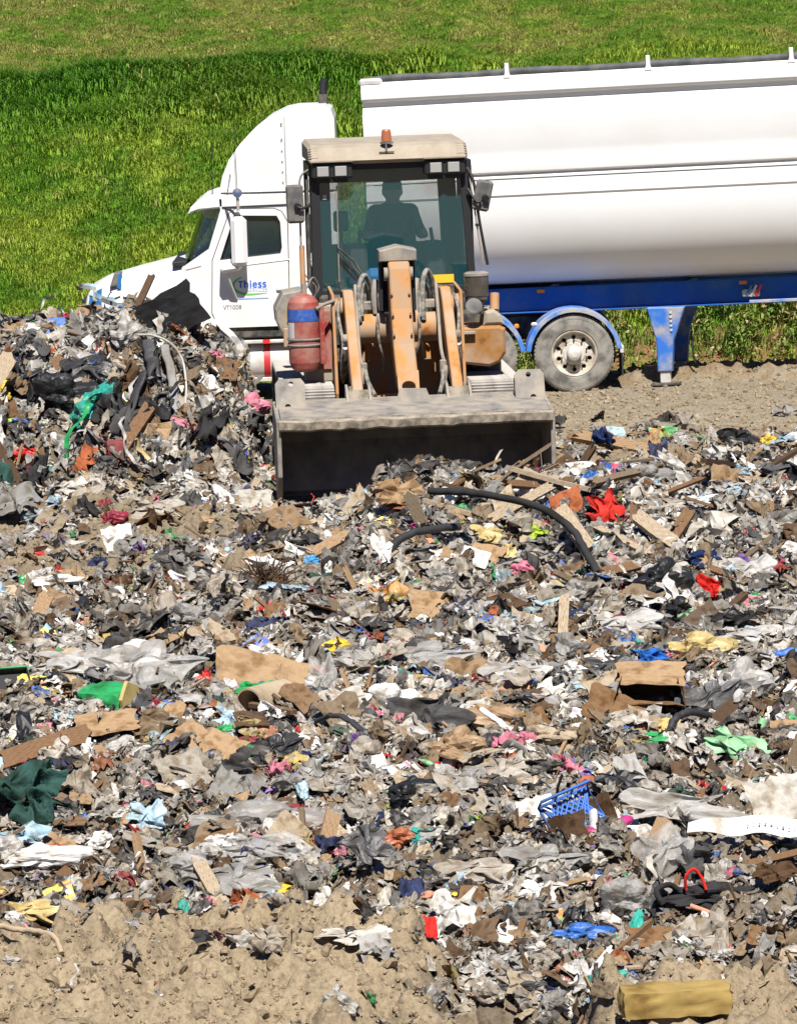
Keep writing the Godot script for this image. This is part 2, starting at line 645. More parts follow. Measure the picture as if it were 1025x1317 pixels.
func grass_mesh(sd: int, blades: int, tall: float, wide: float, spread: float) -> ArrayMesh:
	var r := RandomNumberGenerator.new()
	r.seed = sd
	var b := MB.new()
	for k in blades:
		var a := r.randf() * TAU
		var o := Vector3(cos(a), 0, sin(a)) * r.randf() * spread
		var lean := Vector3(r.randf_range(-1, 1), 0, r.randf_range(-1, 1)) * 0.95
		var h := tall * r.randf_range(0.55, 1.15)
		var s := Vector3(cos(a + 1.3), 0, sin(a + 1.3)) * wide * 0.5
		var p1 := o + (Vector3.UP + lean * 0.35) * h * 0.55
		var p2 := o + (Vector3.UP * 0.92 + lean) * h
		var up := (Vector3.UP * 0.8 + Vector3(lean.x, 0, lean.z) * 0.5 + Vector3(0, 0, 0.25)).normalized()
		b.quad_n(o - s, o + s, p1 + s * 0.8, p1 - s * 0.8, up, up, up, up)
		b.tri_n(p1 - s * 0.8, p1 + s * 0.8, p2, up, up, up)
	return b.commit()

func multi(called: String, mesh: Mesh, m: Material, buf: PackedFloat32Array, label: String, category: String) -> void:
	if buf.is_empty():
		return
	var mm := MultiMesh.new()
	mm.transform_format = MultiMesh.TRANSFORM_3D
	mm.use_colors = true
	mm.mesh = mesh
	mm.instance_count = buf.size() / 16
	mm.buffer = buf
	var o := MultiMeshInstance3D.new()
	o.multimesh = mm
	o.material_override = m
	o.name = numbered(called)
	add_child(o)
	tag(o, label, category, "", "stuff")

func push(buf: PackedFloat32Array, b: Basis, o: Vector3, c: Color) -> void:
	buf.append_array(PackedFloat32Array([b.x.x, b.y.x, b.z.x, o.x, b.x.y, b.y.y, b.z.y, o.y, b.x.z, b.y.z, b.z.z, o.z, c.r, c.g, c.b, 1.0]))

func make_grass() -> void:
	rng.seed = 501
	var lists := [PackedFloat32Array(), PackedFloat32Array(), PackedFloat32Array()]
	var lush := PackedFloat32Array()
	var weeds := [PackedFloat32Array(), PackedFloat32Array()]
	for i in 165000:
		var d := rng.randf_range(55.9, 76.5)
		var x := rng.randf_range(-1.0, 1.0) * (d * 0.0985 + 5.0) + 0.1
		var y := hill_height(x, d)
		var bare: float = ss(0.6, -0.05, y) * ss(0.2, 1.6, x)
		if rng.randf() < bare * 0.8:
			continue
		var t: float = nz.tint.get_noise_2d(x, d * 0.6)
		var t2: float = nz.tint2.get_noise_2d(x, d)
		var c := Color(0.13, 0.275, 0.02).lerp(Color(0.30, 0.40, 0.045), ss(-0.3, 0.4, t + t2 * 0.6))
		var tall := rng.randf_range(0.75, 1.25) * (0.9 + 0.35 * t2)
		if d > 66.4:
			var dry := ss(0.05, 0.45, t2 + 0.6 * t + 0.22 * ss(2.5, -4.0, x))
			c = Color(0.16, 0.29, 0.028).lerp(Color(0.29, 0.37, 0.05), ss(-0.2, 0.3, t2 + t)).lerp(Color(0.36, 0.27, 0.13), dry * 0.38)
			tall *= 0.62
		elif d > 62.0 and x < 0.2 + 2.5 * t2 + 1.5 * t:
			var deep := ss(63.6, 65.9, d + 1.6 * t2 + 1.0 * t)
			c = c.lerp(Color(0.05, 0.17, 0.012), deep * 0.72 * lerpf(0.35, 1.0, ss(0.6, -2.8, x)))
			tall *= 1.0 + 0.75 * deep
		if rng.randf() < 0.04:
			c = c.lerp(Color(0.42, 0.36, 0.14), 0.7)
		var v := rng.randf_range(0.75, 1.25)
		c = Color(c.r * v, c.g * v, c.b * v)
		var b := Basis(Vector3.UP, rng.randf() * TAU).scaled(Vector3(tall, tall, tall))
		push(lists[i % 3], b, Vector3(x, y - 0.02, -d), c)
	for k in 3:
		multi("grass", grass_mesh(40 + k, 24, 0.15, 0.0085, 0.2), M.grass, lists[k], ["bright green grass covering the slope behind the truck", "yellow green grass blades mixed through the slope", "long grass tufts spread over the slope"][k], "grass")
	for i in 7000:
		var d := rng.randf_range(55.9, 59.5)
		var x := rng.randf_range(0.6, 7.4)
		if nz.tint2.get_noise_2d(x * 0.9, d * 0.9) < 0.02 and rng.randf() < 0.85:
			continue
		var y := hill_height(x, d)
		if y < -0.15 + 0.3 * nz.soil.get_noise_2d(x, d) and rng.randf() < 0.85:
			continue
		var c := Color(0.11, 0.19, 0.035).lerp(Color(0.25, 0.30, 0.07), rng.randf())
		if rng.randf() < 0.28:
			c = Color(0.30, 0.21, 0.10).lerp(Color(0.4, 0.34, 0.18), rng.randf())
		var s := rng.randf_range(0.7, 1.5)
		push(weeds[i % 2], Basis(Vector3.UP, rng.randf() * TAU).scaled(Vector3(s, s * rng.randf_range(0.8, 1.4), s)), Vector3(x, y - 0.02, -d), c)
	multi("bank_weeds", leafy_mesh(71, 20, 0.17, 0.034), M.grass, weeds[0], "leafy weeds growing on the cut bank under the trailer", "weeds")
	multi("bank_weeds", grass_mesh(72, 18, 0.17, 0.013, 0.14), M.grass, weeds[1], "rough grass and dead stalks on the cut bank", "weeds")
	# single bushes that stand out on the bank
	var spots := [[5.35, 57.3, 0.62, Color(0.16, 0.29, 0.04), "bright green leafy bush on the bank right of the landing leg"], [4.7, 57.1, 0.46, Color(0.10, 0.2, 0.035), "low dark leafy bush on the bank beside the far landing leg"], [6.0, 57.4, 0.5, Color(0.12, 0.2, 0.05), "olive green bush at the right end of the bank"], [3.0, 57.2, 0.42, Color(0.17, 0.24, 0.05), "pale weedy bush on the bank behind the drive wheel"]]
	for s in spots:
		var t := thing("bush", s[4], "bush", Vector3(s[0], hill_height(s[0], s[1]) - 0.03, -s[1]), 0.0, "bushes on the cut bank")
		var mm := mat(s[3], 0.75)
		mm.backlight = lin(0.2, 0.3, 0.05)
		var stems := MB.new()
		var leaves := MB.new()
		for k in 11:
			var a := rng.randf() * TAU
			var tip: Vector3 = Vector3(cos(a) * rng.randf_range(0.1, 0.75), rng.randf_range(0.55, 1.1), sin(a) * rng.randf_range(0.1, 0.5)) * float(s[2])
			stems.tube([Vector3.ZERO, tip * Vector3(0.4, 0.6, 0.4), tip], 0.006, 4)
			for q in 15:
				var f := rng.randf_range(0.3, 1.0)
				var p := tip * f
				leaf(leaves, p, Vector3(rng.randf_range(-1, 1), rng.randf_range(-0.1, 0.8), rng.randf_range(-1, 1)).normalized(), rng.randf_range(0.05, 0.09), 0.035)
		part("stem", stems, M.stalk, t)
		part("foliage", leaves, mm, t)
	# dead stalks on the tall heap's far edge
	for s in [[-4.05, 47.0, [Vector3(0, 0, 0), Vector3(-0.12, 0.45, 0), Vector3(-0.48, 0.85, 0.0)], "thin dry stalk bent over at the far left of the heap"], [-3.75, 47.2, [Vector3(0, 0, 0), Vector3(-0.1, 0.35, 0), Vector3(-0.35, 0.62, 0.05)], "short dry stalk behind the heap"]]:
		var pts: Array = curve(s[2], 5)
		var b := MB.new()
		b.tube(pts, 0.011, 5, 0.004)
		for q in 5:
			var p: Vector3 = pts[3 + q]
			b.tube([p, p + Vector3(rng.randf_range(-0.15, 0.15), 0.12, rng.randf_range(-0.1, 0.1))], 0.005, 4, 0.002)
		var o := part("dry_stalk", b, M.straw, null)
		o.position = Vector3(s[0], ht(s[0], -s[1]) - 0.02, -s[1])
		tag(o, s[3], "stalk", "dry stalks behind the heap")

func leaf(b: MB, p: Vector3, d: Vector3, l: float, w: float) -> void:
	var s := d.cross(Vector3.UP)
	if s.length() < 0.1:
		s = Vector3.RIGHT
	s = s.normalized() * w * 0.5
	var m := p + d * l * 0.5 + Vector3.UP * l * 0.1
	b.tri(p, m + s, p + d * l)
	b.tri(p, p + d * l, m - s)

func leafy_mesh(sd: int, count: int, tall: float, l: float) -> ArrayMesh:
	var r := RandomNumberGenerator.new()
	r.seed = sd
	var b := MB.new()
	for k in count:
		var p := Vector3(r.randf_range(-0.12, 0.12), r.randf_range(0.03, tall), r.randf_range(-0.12, 0.12))
		leaf(b, p, Vector3(r.randf_range(-1, 1), r.randf_range(-0.2, 0.7), r.randf_range(-1, 1)).normalized(), l * r.randf_range(1.2, 2.2), l)
	return b.commit()

var SIDE := Basis(Vector3(0, 0, 1), Vector3(0, 1, 0), Vector3(-1, 0, 0))   # a polygon in (z, y), pushed along x
const LAYX := Basis(Vector3(0, 1, 0), Vector3(-1, 0, 0), Vector3(0, 0, 1))  # a lathe laid along -x

func make_materials() -> void:
	var dust := Color(0.46, 0.385, 0.29)
	var g := StandardMaterial3D.new()
	g.vertex_color_use_as_albedo = true
	g.albedo_texture = noise_tex([[0.2, Color(0.52, 0.5, 0.48)], [0.45, Color(0.85, 0.84, 0.82)], [0.6, Color(1, 1, 1)], [0.85, Color(0.7, 0.67, 0.62)]], 0.02, 3, 1024)
	g.normal_enabled = true
	g.normal_texture = bump_tex(0.03, 4, 9.0, 1024)
	g.normal_scale = 1.2
	g.uv1_triplanar = true
	g.uv1_world_triplanar = true
	g.uv1_scale = Vector3.ONE * 0.9
	g.roughness = 0.95
	g.metallic_specular = 0.2
	M.ground = g
	var hl := g.duplicate()
	hl.uv1_scale = Vector3.ONE * 0.7
	M.hill = hl
	var gr := mat(Color(1, 1, 1), 0.7, 0.0, 0.3)
	gr.vertex_color_use_as_albedo = true
	gr.backlight = lin(0.32, 0.4, 0.08)
	M.grass = gr
	M.stalk = mat(Color(0.13, 0.1, 0.05), 0.9)
	M.straw = mat(Color(0.42, 0.33, 0.18), 0.9)
	M.orange = dusty(Color(0.50, 0.215, 0.058), Color(0.36, 0.255, 0.165), 0.55, 1.2, 21, 0.7, 0.75)
	M.orange2 = dusty(Color(0.50, 0.21, 0.055), Color(0.40, 0.30, 0.21), 0.62, 1.0, 22, 0.75, 0.75)
	M.brownbox = dusty(Color(0.33, 0.145, 0.035), Color(0.40, 0.29, 0.20), 0.48, 0.8, 23, 0.75, 0.7)
	M.cabtan = dusty(Color(0.31, 0.26, 0.195), Color(0.40, 0.345, 0.27), 0.5, 1.0, 24, 0.85)
	M.steel = dusty(Color(0.205, 0.195, 0.18), Color(0.36, 0.31, 0.25), 0.5, 1.2, 25, 0.65, 0.6)
	M.lip = dusty(Color(0.13, 0.11, 0.088), Color(0.37, 0.315, 0.245), 0.6, 2.4, 26, 0.8)
	M.shoe = dusty(Color(0.27, 0.25, 0.23), Color(0.46, 0.43, 0.39), 0.6, 2.0, 27, 0.55)
	M.black = mat(Color(0.018, 0.018, 0.019), 0.55)
	M.rubber = mat(Color(0.03, 0.03, 0.032), 0.8)
	M.blackdust = dusty(Color(0.03, 0.03, 0.032), Color(0.17, 0.15, 0.12), 0.45, 1.5, 29, 0.75)
	M.hose = dusty(Color(0.06, 0.06, 0.06), Color(0.36, 0.33, 0.28), 0.62, 4.0, 30, 0.8)
	M.mirror_back = dusty(Color(0.10, 0.10, 0.10), Color(0.22, 0.2, 0.18), 0.5, 2.0, 31, 0.7)
	M.tank_red = dusty(Color(0.33, 0.028, 0.026), Color(0.36, 0.19, 0.15), 0.55, 1.6, 32, 0.55, 0.5)
	M.band = dusty(Color(0.02, 0.09, 0.42), Color(0.10, 0.16, 0.38), 0.4, 6.0, 33, 0.6)
	M.paper_grey = mat(Color(0.55, 0.53, 0.52), 0.8)
	M.chrome = mat(Color(0.75, 0.75, 0.74), 0.22, 1.0)
	M.alloy = dusty(Color(0.62, 0.61, 0.59), Color(0.5, 0.46, 0.4), 0.35, 2.0, 34, 0.45)
	M.lens = mat(Color(0.36, 0.355, 0.34), 0.25)
	M.amber = mat(Color(0.40, 0.13, 0.06), 0.4)
	M.orange_lens = mat(Color(0.8, 0.25, 0.02), 0.35)
	M.yellow = mat(Color(0.75, 0.5, 0.03), 0.6)
	var gl := mat(Color(0.05, 0.19, 0.22), 0.02)
	gl.transparency = BaseMaterial3D.TRANSPARENCY_ALPHA
	gl.albedo_color.a = 0.15
	M.glass = gl
	var gr2 := mat(Color(0.10, 0.36, 0.38), 0.04)
	gr2.transparency = BaseMaterial3D.TRANSPARENCY_ALPHA
	gr2.albedo_color.a = 0.32
	M.rear_glass = gr2
	var gs := mat(Color(0.03, 0.045, 0.05), 0.04)
	gs.transparency = BaseMaterial3D.TRANSPARENCY_ALPHA
	gs.albedo_color.a = 0.55
	M.truck_glass = gs
	var bowl := mat(Color(0.12, 0.105, 0.085), 0.12)
	bowl.transparency = BaseMaterial3D.TRANSPARENCY_ALPHA
	bowl.albedo_color.a = 0.6
	M.bowl = bowl
	M.seat = mat(Color(0.045, 0.047, 0.055), 0.85)
	M.white = dusty(Color(0.80, 0.80, 0.795), Color(0.74, 0.725, 0.70), 0.25, 0.5, 41, 0.32)
	M.white.metallic_specular = 0.5
	M.white2 = dusty(Color(0.80, 0.80, 0.80), Color(0.755, 0.75, 0.735), 0.3, 0.25, 42, 0.28)
	M.white2.metallic_specular = 0.5
	M.fair_edge = mat(Color(0.6, 0.6, 0.6), 0.5)
	M.blue = dusty(Color(0.012, 0.10, 0.42), Color(0.05, 0.13, 0.36), 0.3, 0.8, 43, 0.35)
	M.guard = dusty(Color(0.05, 0.20, 0.62), Color(0.46, 0.43, 0.38), 0.34, 0.8, 44, 0.5)
	M.leg = dusty(Color(0.04, 0.17, 0.60), Color(0.42, 0.39, 0.33), 0.36, 0.9, 45, 0.5)
	M.red_frame = dusty(Color(0.34, 0.02, 0.02), Color(0.30, 0.15, 0.1), 0.25, 1.0, 46, 0.6)
	M.red_band = mat(Color(0.62, 0.03, 0.035), 0.5)
	M.tyre = dusty(Color(0.10, 0.097, 0.09), Color(0.31, 0.29, 0.26), 0.62, 1.2, 47, 0.9)
	M.rim = dusty(Color(0.66, 0.62, 0.54), Color(0.3, 0.24, 0.17), 0.35, 2.0, 48, 0.6)
	M.hub = dusty(Color(0.62, 0.60, 0.57), Color(0.45, 0.42, 0.38), 0.3, 3.0, 49, 0.4)
	M.tarp = dusty(Color(0.06, 0.065, 0.07), Color(0.15, 0.15, 0.15), 0.4, 1.0, 50, 0.6)
	M.logo_blue = mat(Color(0.03, 0.13, 0.55), 0.5)
	M.logo_pale = mat(Color(0.40, 0.52, 0.78), 0.5)
	M.logo_green = mat(Color(0.16, 0.55, 0.09), 0.5)
	M.letter_grey = mat(Color(0.14, 0.14, 0.15), 0.5)
	M.flash = mat(Color(0.03, 0.17, 0.42), 0.4)

func side_prism(called: String, poly: Array, x0: float, x1: float, m: Material, parent: Node, bev := 0.01) -> MeshInstance3D:
	var b := MB.new()
	b.t = Transform3D(SIDE, Vector3.ZERO)
	b.prism(poly, -x0, -x1, bev)
	return part(called, b, m, parent)

func circle(c: Vector2, r: float, k := 18) -> Array:
	var out: Array = []
	for i in k:
		out.append(c + Vector2.from_angle(TAU * i / k) * r)
	return out

func rect(x0: float, y0: float, x1: float, y1: float) -> Array:
	return [Vector2(x0, y0), Vector2(x1, y0), Vector2(x1, y1), Vector2(x0, y1)]

func cyl(called: String, a: Vector3, b: Vector3, r: float, m: Material, parent: Node, sides := 18) -> MeshInstance3D:
	return tb(called, [a, b], r, m, parent, sides)

func make_loader() -> void:
	var L := thing("crawler_loader", "dusty orange crawler loader facing the camera behind its lowered steel bucket", "loader", Vector3(0.2, 0.0, -40.0), deg_to_rad(3.4))
	# ---- bucket, rolled forward so that its back plate lies on top
	var shell := [Vector2(0.12, 0.86), Vector2(-0.5, 0.925), Vector2(-0.95, 0.965), Vector2(-1.08, 0.93), Vector2(-1.16, 0.82), Vector2(-1.17, 0.66), Vector2(-1.1, 0.5), Vector2(-0.62, 0.02), Vector2(-0.56, 0.04), Vector2(-1.05, 0.53), Vector2(-1.115, 0.66), Vector2(-1.11, 0.79), Vector2(-1.05, 0.88), Vector2(-0.94, 0.915), Vector2(-0.5, 0.875), Vector2(0.12, 0.81)]
	var bucket := side_prism("bucket", shell, -1.335, 1.335, M.steel, L, 0.0)
	# worn lip along the top edge, uneven from wear
	var lb := MB.new()
	var r1 := RandomNumberGenerator.new()
	r1.seed = 4
	var secs: Array = []
	for i in 28:
		var x := lerpf(-1.36, 1.36, i / 27.0)
		var dy := r1.randf_range(-0.012, 0.01)
		var dz := r1.randf_range(-0.012, 0.012)
		secs.append([Vector3(x, 0.872, 0.02), Vector3(x, 0.868 + dy * 0.4, 0.135 + dz), Vector3(x, 0.85 + dy, 0.155 + dz), Vector3(x, 0.775 + dy, 0.15 + dz), Vector3(x, 0.755 + dy, 0.125), Vector3(x, 0.76, 0.03)])
	for i in 27:
		for k in 6:
			var p: Array = secs[i]
			var q: Array = secs[i + 1]
			var outw: Vector3 = p[k] + p[(k + 1) % 6] - Vector3(2.0 * p[0].x, 2.0 * 0.81, 0.17)
			lb.oquad(p[k], q[k], q[(k + 1) % 6], p[(k + 1) % 6], outw)
	for e in [secs[0], secs[27]]:
		lb.oquad(e[0], e[1], e[2], e[3], Vector3(signf(e[0].x), 0, 0))
		lb.oquad(e[0], e[3], e[4], e[5], Vector3(signf(e[0].x), 0, 0))
	part("top_lip", lb, M.lip, bucket)
	var cheek := [Vector2(0.1, 0.86), Vector2(-0.95, 0.96), Vector2(-1.15, 0.82), Vector2(-1.12, 0.52), Vector2(-0.64, 0.02), Vector2(-0.2, 0.04), Vector2(0.06, 0.3)]
	for s in [-1.0, 1.0]:
		side_prism("side_plate", cheek, s * 1.34, s * 1.385, M.steel, bucket, 0.008)
	side_prism("cutting_edge", [Vector2(-0.66, 0.05), Vector2(-0.6, 0.0), Vector2(-0.5, -0.05), Vector2(-0.52, 0.0), Vector2(-0.6, 0.08)], -1.37, 1.37, M.blackdust, bucket, 0.0)
	for s in [-1.0, 1.0]:
		# ear plates with two bolt holes and a gusset
		var eb := MB.new()
		eb.t = Transform3D(Basis(Vector3.RIGHT, -0.35), Vector3(s * 1.21, 0.93, -0.62))
		eb.ring_panel([Vector2(-0.145, -0.09), Vector2(0.145, -0.09), Vector2(0.15, 0.09), Vector2(-0.15, 0.09)], circle(Vector2(s * 0.03, 0.0), 0.03), -0.022, 0.022)
		eb.ring_panel([Vector2(-0.15, 0.09), Vector2(0.15, 0.09), Vector2(0.148, 0.24), Vector2(0.11, 0.29), Vector2(-0.11, 0.29), Vector2(-0.15, 0.24)], circle(Vector2(-s * 0.01, 0.235), 0.026, 12), -0.022, 0.022)
		eb.box(Vector3(-0.13, 0.08, -0.12), Vector3(0.025, 0.34, 0.2), Basis(), 0.004)
		eb.box(Vector3(0.13, 0.08, -0.12), Vector3(0.025, 0.34, 0.2), Basis(), 0.004)
		part("ear_plate", eb, M.steel, bucket)
		for k in 3:
			cyl("bolt", Vector3(s * 1.21 - 0.1 + k * 0.1, 0.885, -0.572), Vector3(s * 1.21 - 0.1 + k * 0.1, 0.892, -0.555), 0.013, M.lip, bucket, 6)
		# lugs for the lift arms
		for e in [-1.0, 1.0]:
			side_prism("lug", [Vector2(-0.72, 0.9), Vector2(-1.16, 0.9), Vector2(-1.2, 1.0), Vector2(-1.1, 1.09), Vector2(-0.95, 1.06)], s * 0.51 + e * 0.115 - 0.014, s * 0.51 + e * 0.115 + 0.014, M.steel, bucket, 0.003)
		bx("lug_web", Vector3(s * 0.51, 0.985, -0.93), Vector3(0.2, 0.12, 0.02), M.lip, bucket, 0.003, Basis(Vector3.RIGHT, -0.3))
	var cb := MB.new()
	cb.t = Transform3D(Basis(Vector3.RIGHT, -0.25), Vector3(0.0, 0.9, -0.72))
	cb.prism([Vector2(-0.2, 0.0), Vector2(0.26, 0.0), Vector2(0.2, 0.07), Vector2(0.17, 0.16), Vector2(-0.1, 0.17), Vector2(-0.13, 0.07)], -0.05, 0.0, 0.006)
	part("lever_bracket", cb, M.steel, bucket)
	# ---- tracks
	var shoe := MB.new()
	shoe.box(Vector3(0, 0, 0), Vector3(0.54, 0.03, 0.158), Basis(), 0.004)
	for k in 3:
		shoe.box(Vector3(0, 0.03, -0.055 + k * 0.055), Vector3(0.54, 0.034, 0.018), Basis(), 0.004)
	var shoe_mesh := shoe.commit()
	for s in [-1.0, 1.0]:
		var track := Node3D.new()
		track.name = "track"
		L.add_child(track, true)
		track.position = Vector3(s * 0.98, 0, 0)
		var zf := -2.0
		var zr := -5.1
		var R := 0.455
		var run := zf - zr
		var total := 2.0 * run + TAU * R
		var cnt := 55
		for i in cnt:
			var q := total * (i + 0.15) / cnt
			var p: Vector3
			var up: Vector3
			if q < run:
				p = Vector3(0, 0.5 + R, zr + q); up = Vector3.UP
			elif q < run + PI * R:
				var a := (q - run) / R
				up = Vector3(0, cos(a), sin(a)); p = Vector3(0, 0.5, zf) + up * R
			elif q < 2.0 * run + PI * R:
				p = Vector3(0, 0.5 - R, zf - (q - run - PI * R)); up = Vector3.DOWN
			else:
				var a := (q - 2.0 * run - PI * R) / R
				up = Vector3(0, -cos(a), -sin(a)); p = Vector3(0, 0.5, zr) + up * R
			var o := obj("shoe", shoe_mesh, M.shoe, track)
			o.transform = Transform3D(Basis(Vector3.RIGHT, up, Vector3.RIGHT.cross(up)), p)
		var w := MB.new()
		for z in [zf, zr]:
			w = MB.new()
			w.t = Transform3D(LAYX, Vector3(0, 0.5, z))
			w.lathe([Vector2(0.0, -0.11), Vector2(0.34, -0.11), Vector2(0.43, -0.08), Vector2(0.43, 0.08), Vector2(0.34, 0.11), Vector2(0.0, 0.11)], 24)
			part("idler", w, M.blackdust, track)
		bx("track_frame", Vector3(0, 0.45, -3.55), Vector3(0.3, 0.42, 2.6), M.blackdust, track, 0.03)
	# ---- frame and linkage
	bx("front_frame", Vector3(0.0, 0.98, -3.05), Vector3(1.02, 0.74, 0.12), M.orange, L, 0.02, Basis(Vector3.RIGHT, -0.12))
	bx("belly", Vector3(0, 0.85, -4.6), Vector3(1.3, 1.1, 3.0), M.blackdust, L, 0.03)
	bx("sump_guard", Vector3(0.0, 0.52, -2.75), Vector3(1.2, 0.4, 0.5), M.blackdust, L, 0.05)
	bx("tow_step", Vector3(-0.17, 0.79, -2.82), Vector3(0.34, 0.035, 0.3), M.orange, L, 0.006)
	var arm := [Vector2(-3.5, 1.72), Vector2(-2.75, 1.94), Vector2(-2.35, 1.96), Vector2(-2.12, 1.86), Vector2(-1.6, 1.44), Vector2(-1.12, 1.12), Vector2(-1.0, 1.0), Vector2(-1.02, 0.93), Vector2(-1.14, 0.92), Vector2(-1.75, 1.2), Vector2(-2.3, 1.52), Vector2(-3.5, 1.42)]
	for s in [-1.0, 1.0]:
		side_prism("lift_arm", arm, s * 0.51 - 0.055, s * 0.51 + 0.055, M.orange2, L, 0.012)
		side_prism("tower_plate", [Vector2(-2.32, 1.92), Vector2(-3.2, 1.95), Vector2(-3.2, 0.7), Vector2(-2.15, 0.72), Vector2(-2.1, 0.9)], s * 0.67 - 0.016, s * 0.67 + 0.016, M.orange, L, 0.004)
		cyl("pin_boss", Vector3(s * 0.57, 1.78, -2.42), Vector3(s * 0.655, 1.78, -2.42), 0.1, M.orange2, L)
		cyl("pin_boss", Vector3(s * 0.57, 1.01, -1.1), Vector3(s * 0.6, 1.01, -1.1), 0.06, M.lip, L)
		# lift ram: barrel and rod
		cyl("ram_barrel", Vector3(s * 0.585, 1.0, -2.9), Vector3(s * 0.585, 1.25, -2.2), 0.055, M.hose, L)
		cyl("ram_rod", Vector3(s * 0.585, 1.25, -2.2), Vector3(s * 0.585, 1.42, -1.75), 0.03, M.alloy, L)
		bx("arm_stop", Vector3(s * 0.41, 1.16, -1.62), Vector3(0.07, 0.2, 0.07), M.steel, L, 0.012)
		cyl("grease_joint", Vector3(s * 0.40, 1.05, -1.5), Vector3(s * 0.43, 1.2, -1.55), 0.035, M.steel, L, 10)
		tb("grease_hose", curve([Vector3(s * 0.40, 1.18, -1.56), Vector3(s * 0.385, 1.08, -1.35), Vector3(s * 0.33, 0.96, -1.12)], 5), 0.024, M.hose, L)
	cyl("cross_tube", Vector3(-0.46, 1.54, -2.45), Vector3(0.46, 1.54, -2.45), 0.155, M.orange2, L, 28)
	for s in [-1.0, 1.0]:
		cyl("tube_flange", Vector3(s * 0.135, 1.56, -2.4), Vector3(s * 0.2, 1.56, -2.4), 0.175, M.orange2, L, 28)
	side_prism("bucket_lever", [Vector2(-2.1, 2.22), Vector2(-1.93, 2.27), Vector2(-1.8, 2.2), Vector2(-1.66, 1.8), Vector2(-1.48, 1.45), Vector2(-1.12, 1.16), Vector2(-1.2, 1.02), Vector2(-1.75, 1.25), Vector2(-2.1, 1.7)], -0.105, 0.115, M.orange, L, 0.014)
	var lv := MB.new()
	lv.t = Transform3D(Basis(Vector3.RIGHT, -0.5), Vector3(0.012, 1.06, -1.06))
	var arch: Array = [Vector2(-0.07, -0.07), Vector2(0.07, -0.07)]
	for k in 9:
		arch.append(Vector2(cos(PI * k / 8.0), sin(PI * k / 8.0)) * Vector2(0.07, 0.055) + Vector2(0, -0.01))
	lv.ring_panel([Vector2(-0.108, -0.1), Vector2(0.108, -0.1), Vector2(0.11, 0.16), Vector2(-0.11, 0.16)], arch, -0.02, 0.012)
	part("lever_eye", lv, M.orange2, L)
	# hood over the lever head, on black cheeks
	var hb := MB.new()
	hb.prism([Vector2(-0.195, 2.27), Vector2(0.195, 2.27), Vector2(0.195, 2.385), Vector2(0.0, 2.43), Vector2(-0.195, 2.385)], -2.35, -1.93, 0.012)
	part("lever_hood", hb, M.steel, L)
	for s in [-1.0, 1.0]:
		bx("hood_cheek", Vector3(s * 0.17, 2.02, -2.24), Vector3(0.035, 0.56, 0.2), M.black, L, 0.005)
	bx("hood_back", Vector3(0, 2.02, -2.33), Vector3(0.37, 0.6, 0.03), M.black, L, 0.005)
	# hydraulic hoses rising beside the lever
	for hs in [[-0.40, -0.25, 2.1, 1.62, 0.028], [-0.37, -0.29, 2.02, 1.68, 0.02], [0.27, 0.4, 2.13, 1.62, 0.028], [0.24, 0.35, 2.02, 1.65, 0.02]]:
		var x0: float = hs[0]
		var x1: float = hs[1]
		tb("hydraulic_hose", curve([Vector3(x0, hs[3], -2.3), Vector3(x0 + 0.01, lerpf(hs[3], hs[2], 0.7), -2.42), Vector3((x0 + x1) * 0.5, hs[2], -2.5), Vector3(x1, lerpf(hs[3], hs[2], 0.7), -2.6), Vector3(x1 + 0.02, hs[3], -2.75)], 6), hs[4], M.hose, L)
	for x in [-0.22, 0.215]:
		tb("hose_clamp_pipe", curve([Vector3(x, 1.7, -2.38), Vector3(x - 0.015, 1.88, -2.42), Vector3(x + 0.01, 2.04, -2.5)], 4), 0.034, M.steel, L)
	for x in [-0.425, 0.425]:
		tb("hard_line", curve([Vector3(x, 2.0, -2.5), Vector3(x, 1.7, -2.28), Vector3(x - 0.01, 1.35, -1.9), Vector3(x + 0.01, 1.2, -1.62)], 4), 0.02, M.steel, L)
	# more lines: a bundle down each side of the lever and along the arms
	for s in [-1.0, 1.0]:
		for k in 1:
			var x: float = s * (0.2 + k * 0.05)
			tb("hydraulic_hose", curve([Vector3(x, 1.72, -2.36), Vector3(x + s * 0.02, 1.62, -2.24), Vector3(x + s * 0.01, 1.42, -2.2), Vector3(x - s * 0.03, 1.22, -2.32 + k * 0.05), Vector3(x - s * 0.05, 1.05, -2.75)], 5), 0.015 + 0.004 * k, M.hose, L)
		tb("hydraulic_hose", curve([Vector3(s * 0.60, 1.88, -2.4), Vector3(s * 0.63, 1.72, -2.16), Vector3(s * 0.60, 1.45, -1.95), Vector3(s * 0.62, 1.2, -2.0), Vector3(s * 0.6, 1.0, -2.3)], 5), 0.018, M.hose, L)
		for k in 4:
			cyl("bolt", Vector3(s * 0.09, 1.35 + k * 0.2, -1.41 - k * 0.1), Vector3(s * 0.09, 1.352 + k * 0.2, -1.375 - k * 0.1), 0.012, M.steel, L, 6)
		cyl("pin_cap", Vector3(s * 0.11, 2.14, -1.95), Vector3(s * 0.15, 2.14, -1.95), 0.07, M.steel, L)
		cyl("pin_cap", Vector3(s * 0.565, 1.5, -1.75), Vector3(s * 0.61, 1.5, -1.75), 0.05, M.lip, L, 12)
		bx("gusset", Vector3(s * 0.3, 1.33, -2.86), Vector3(0.03, 0.3, 0.3), M.orange2, L, 0.005)
		bx("junction_block", Vector3(s * 0.33, 1.78, -2.5), Vector3(0.16, 0.09, 0.12), M.steel, L, 0.01)
	tb("valve_pipe", [Vector3(0.42, 1.98, -2.75), Vector3(0.47, 1.72, -2.6)], 0.03, M.orange2, L)
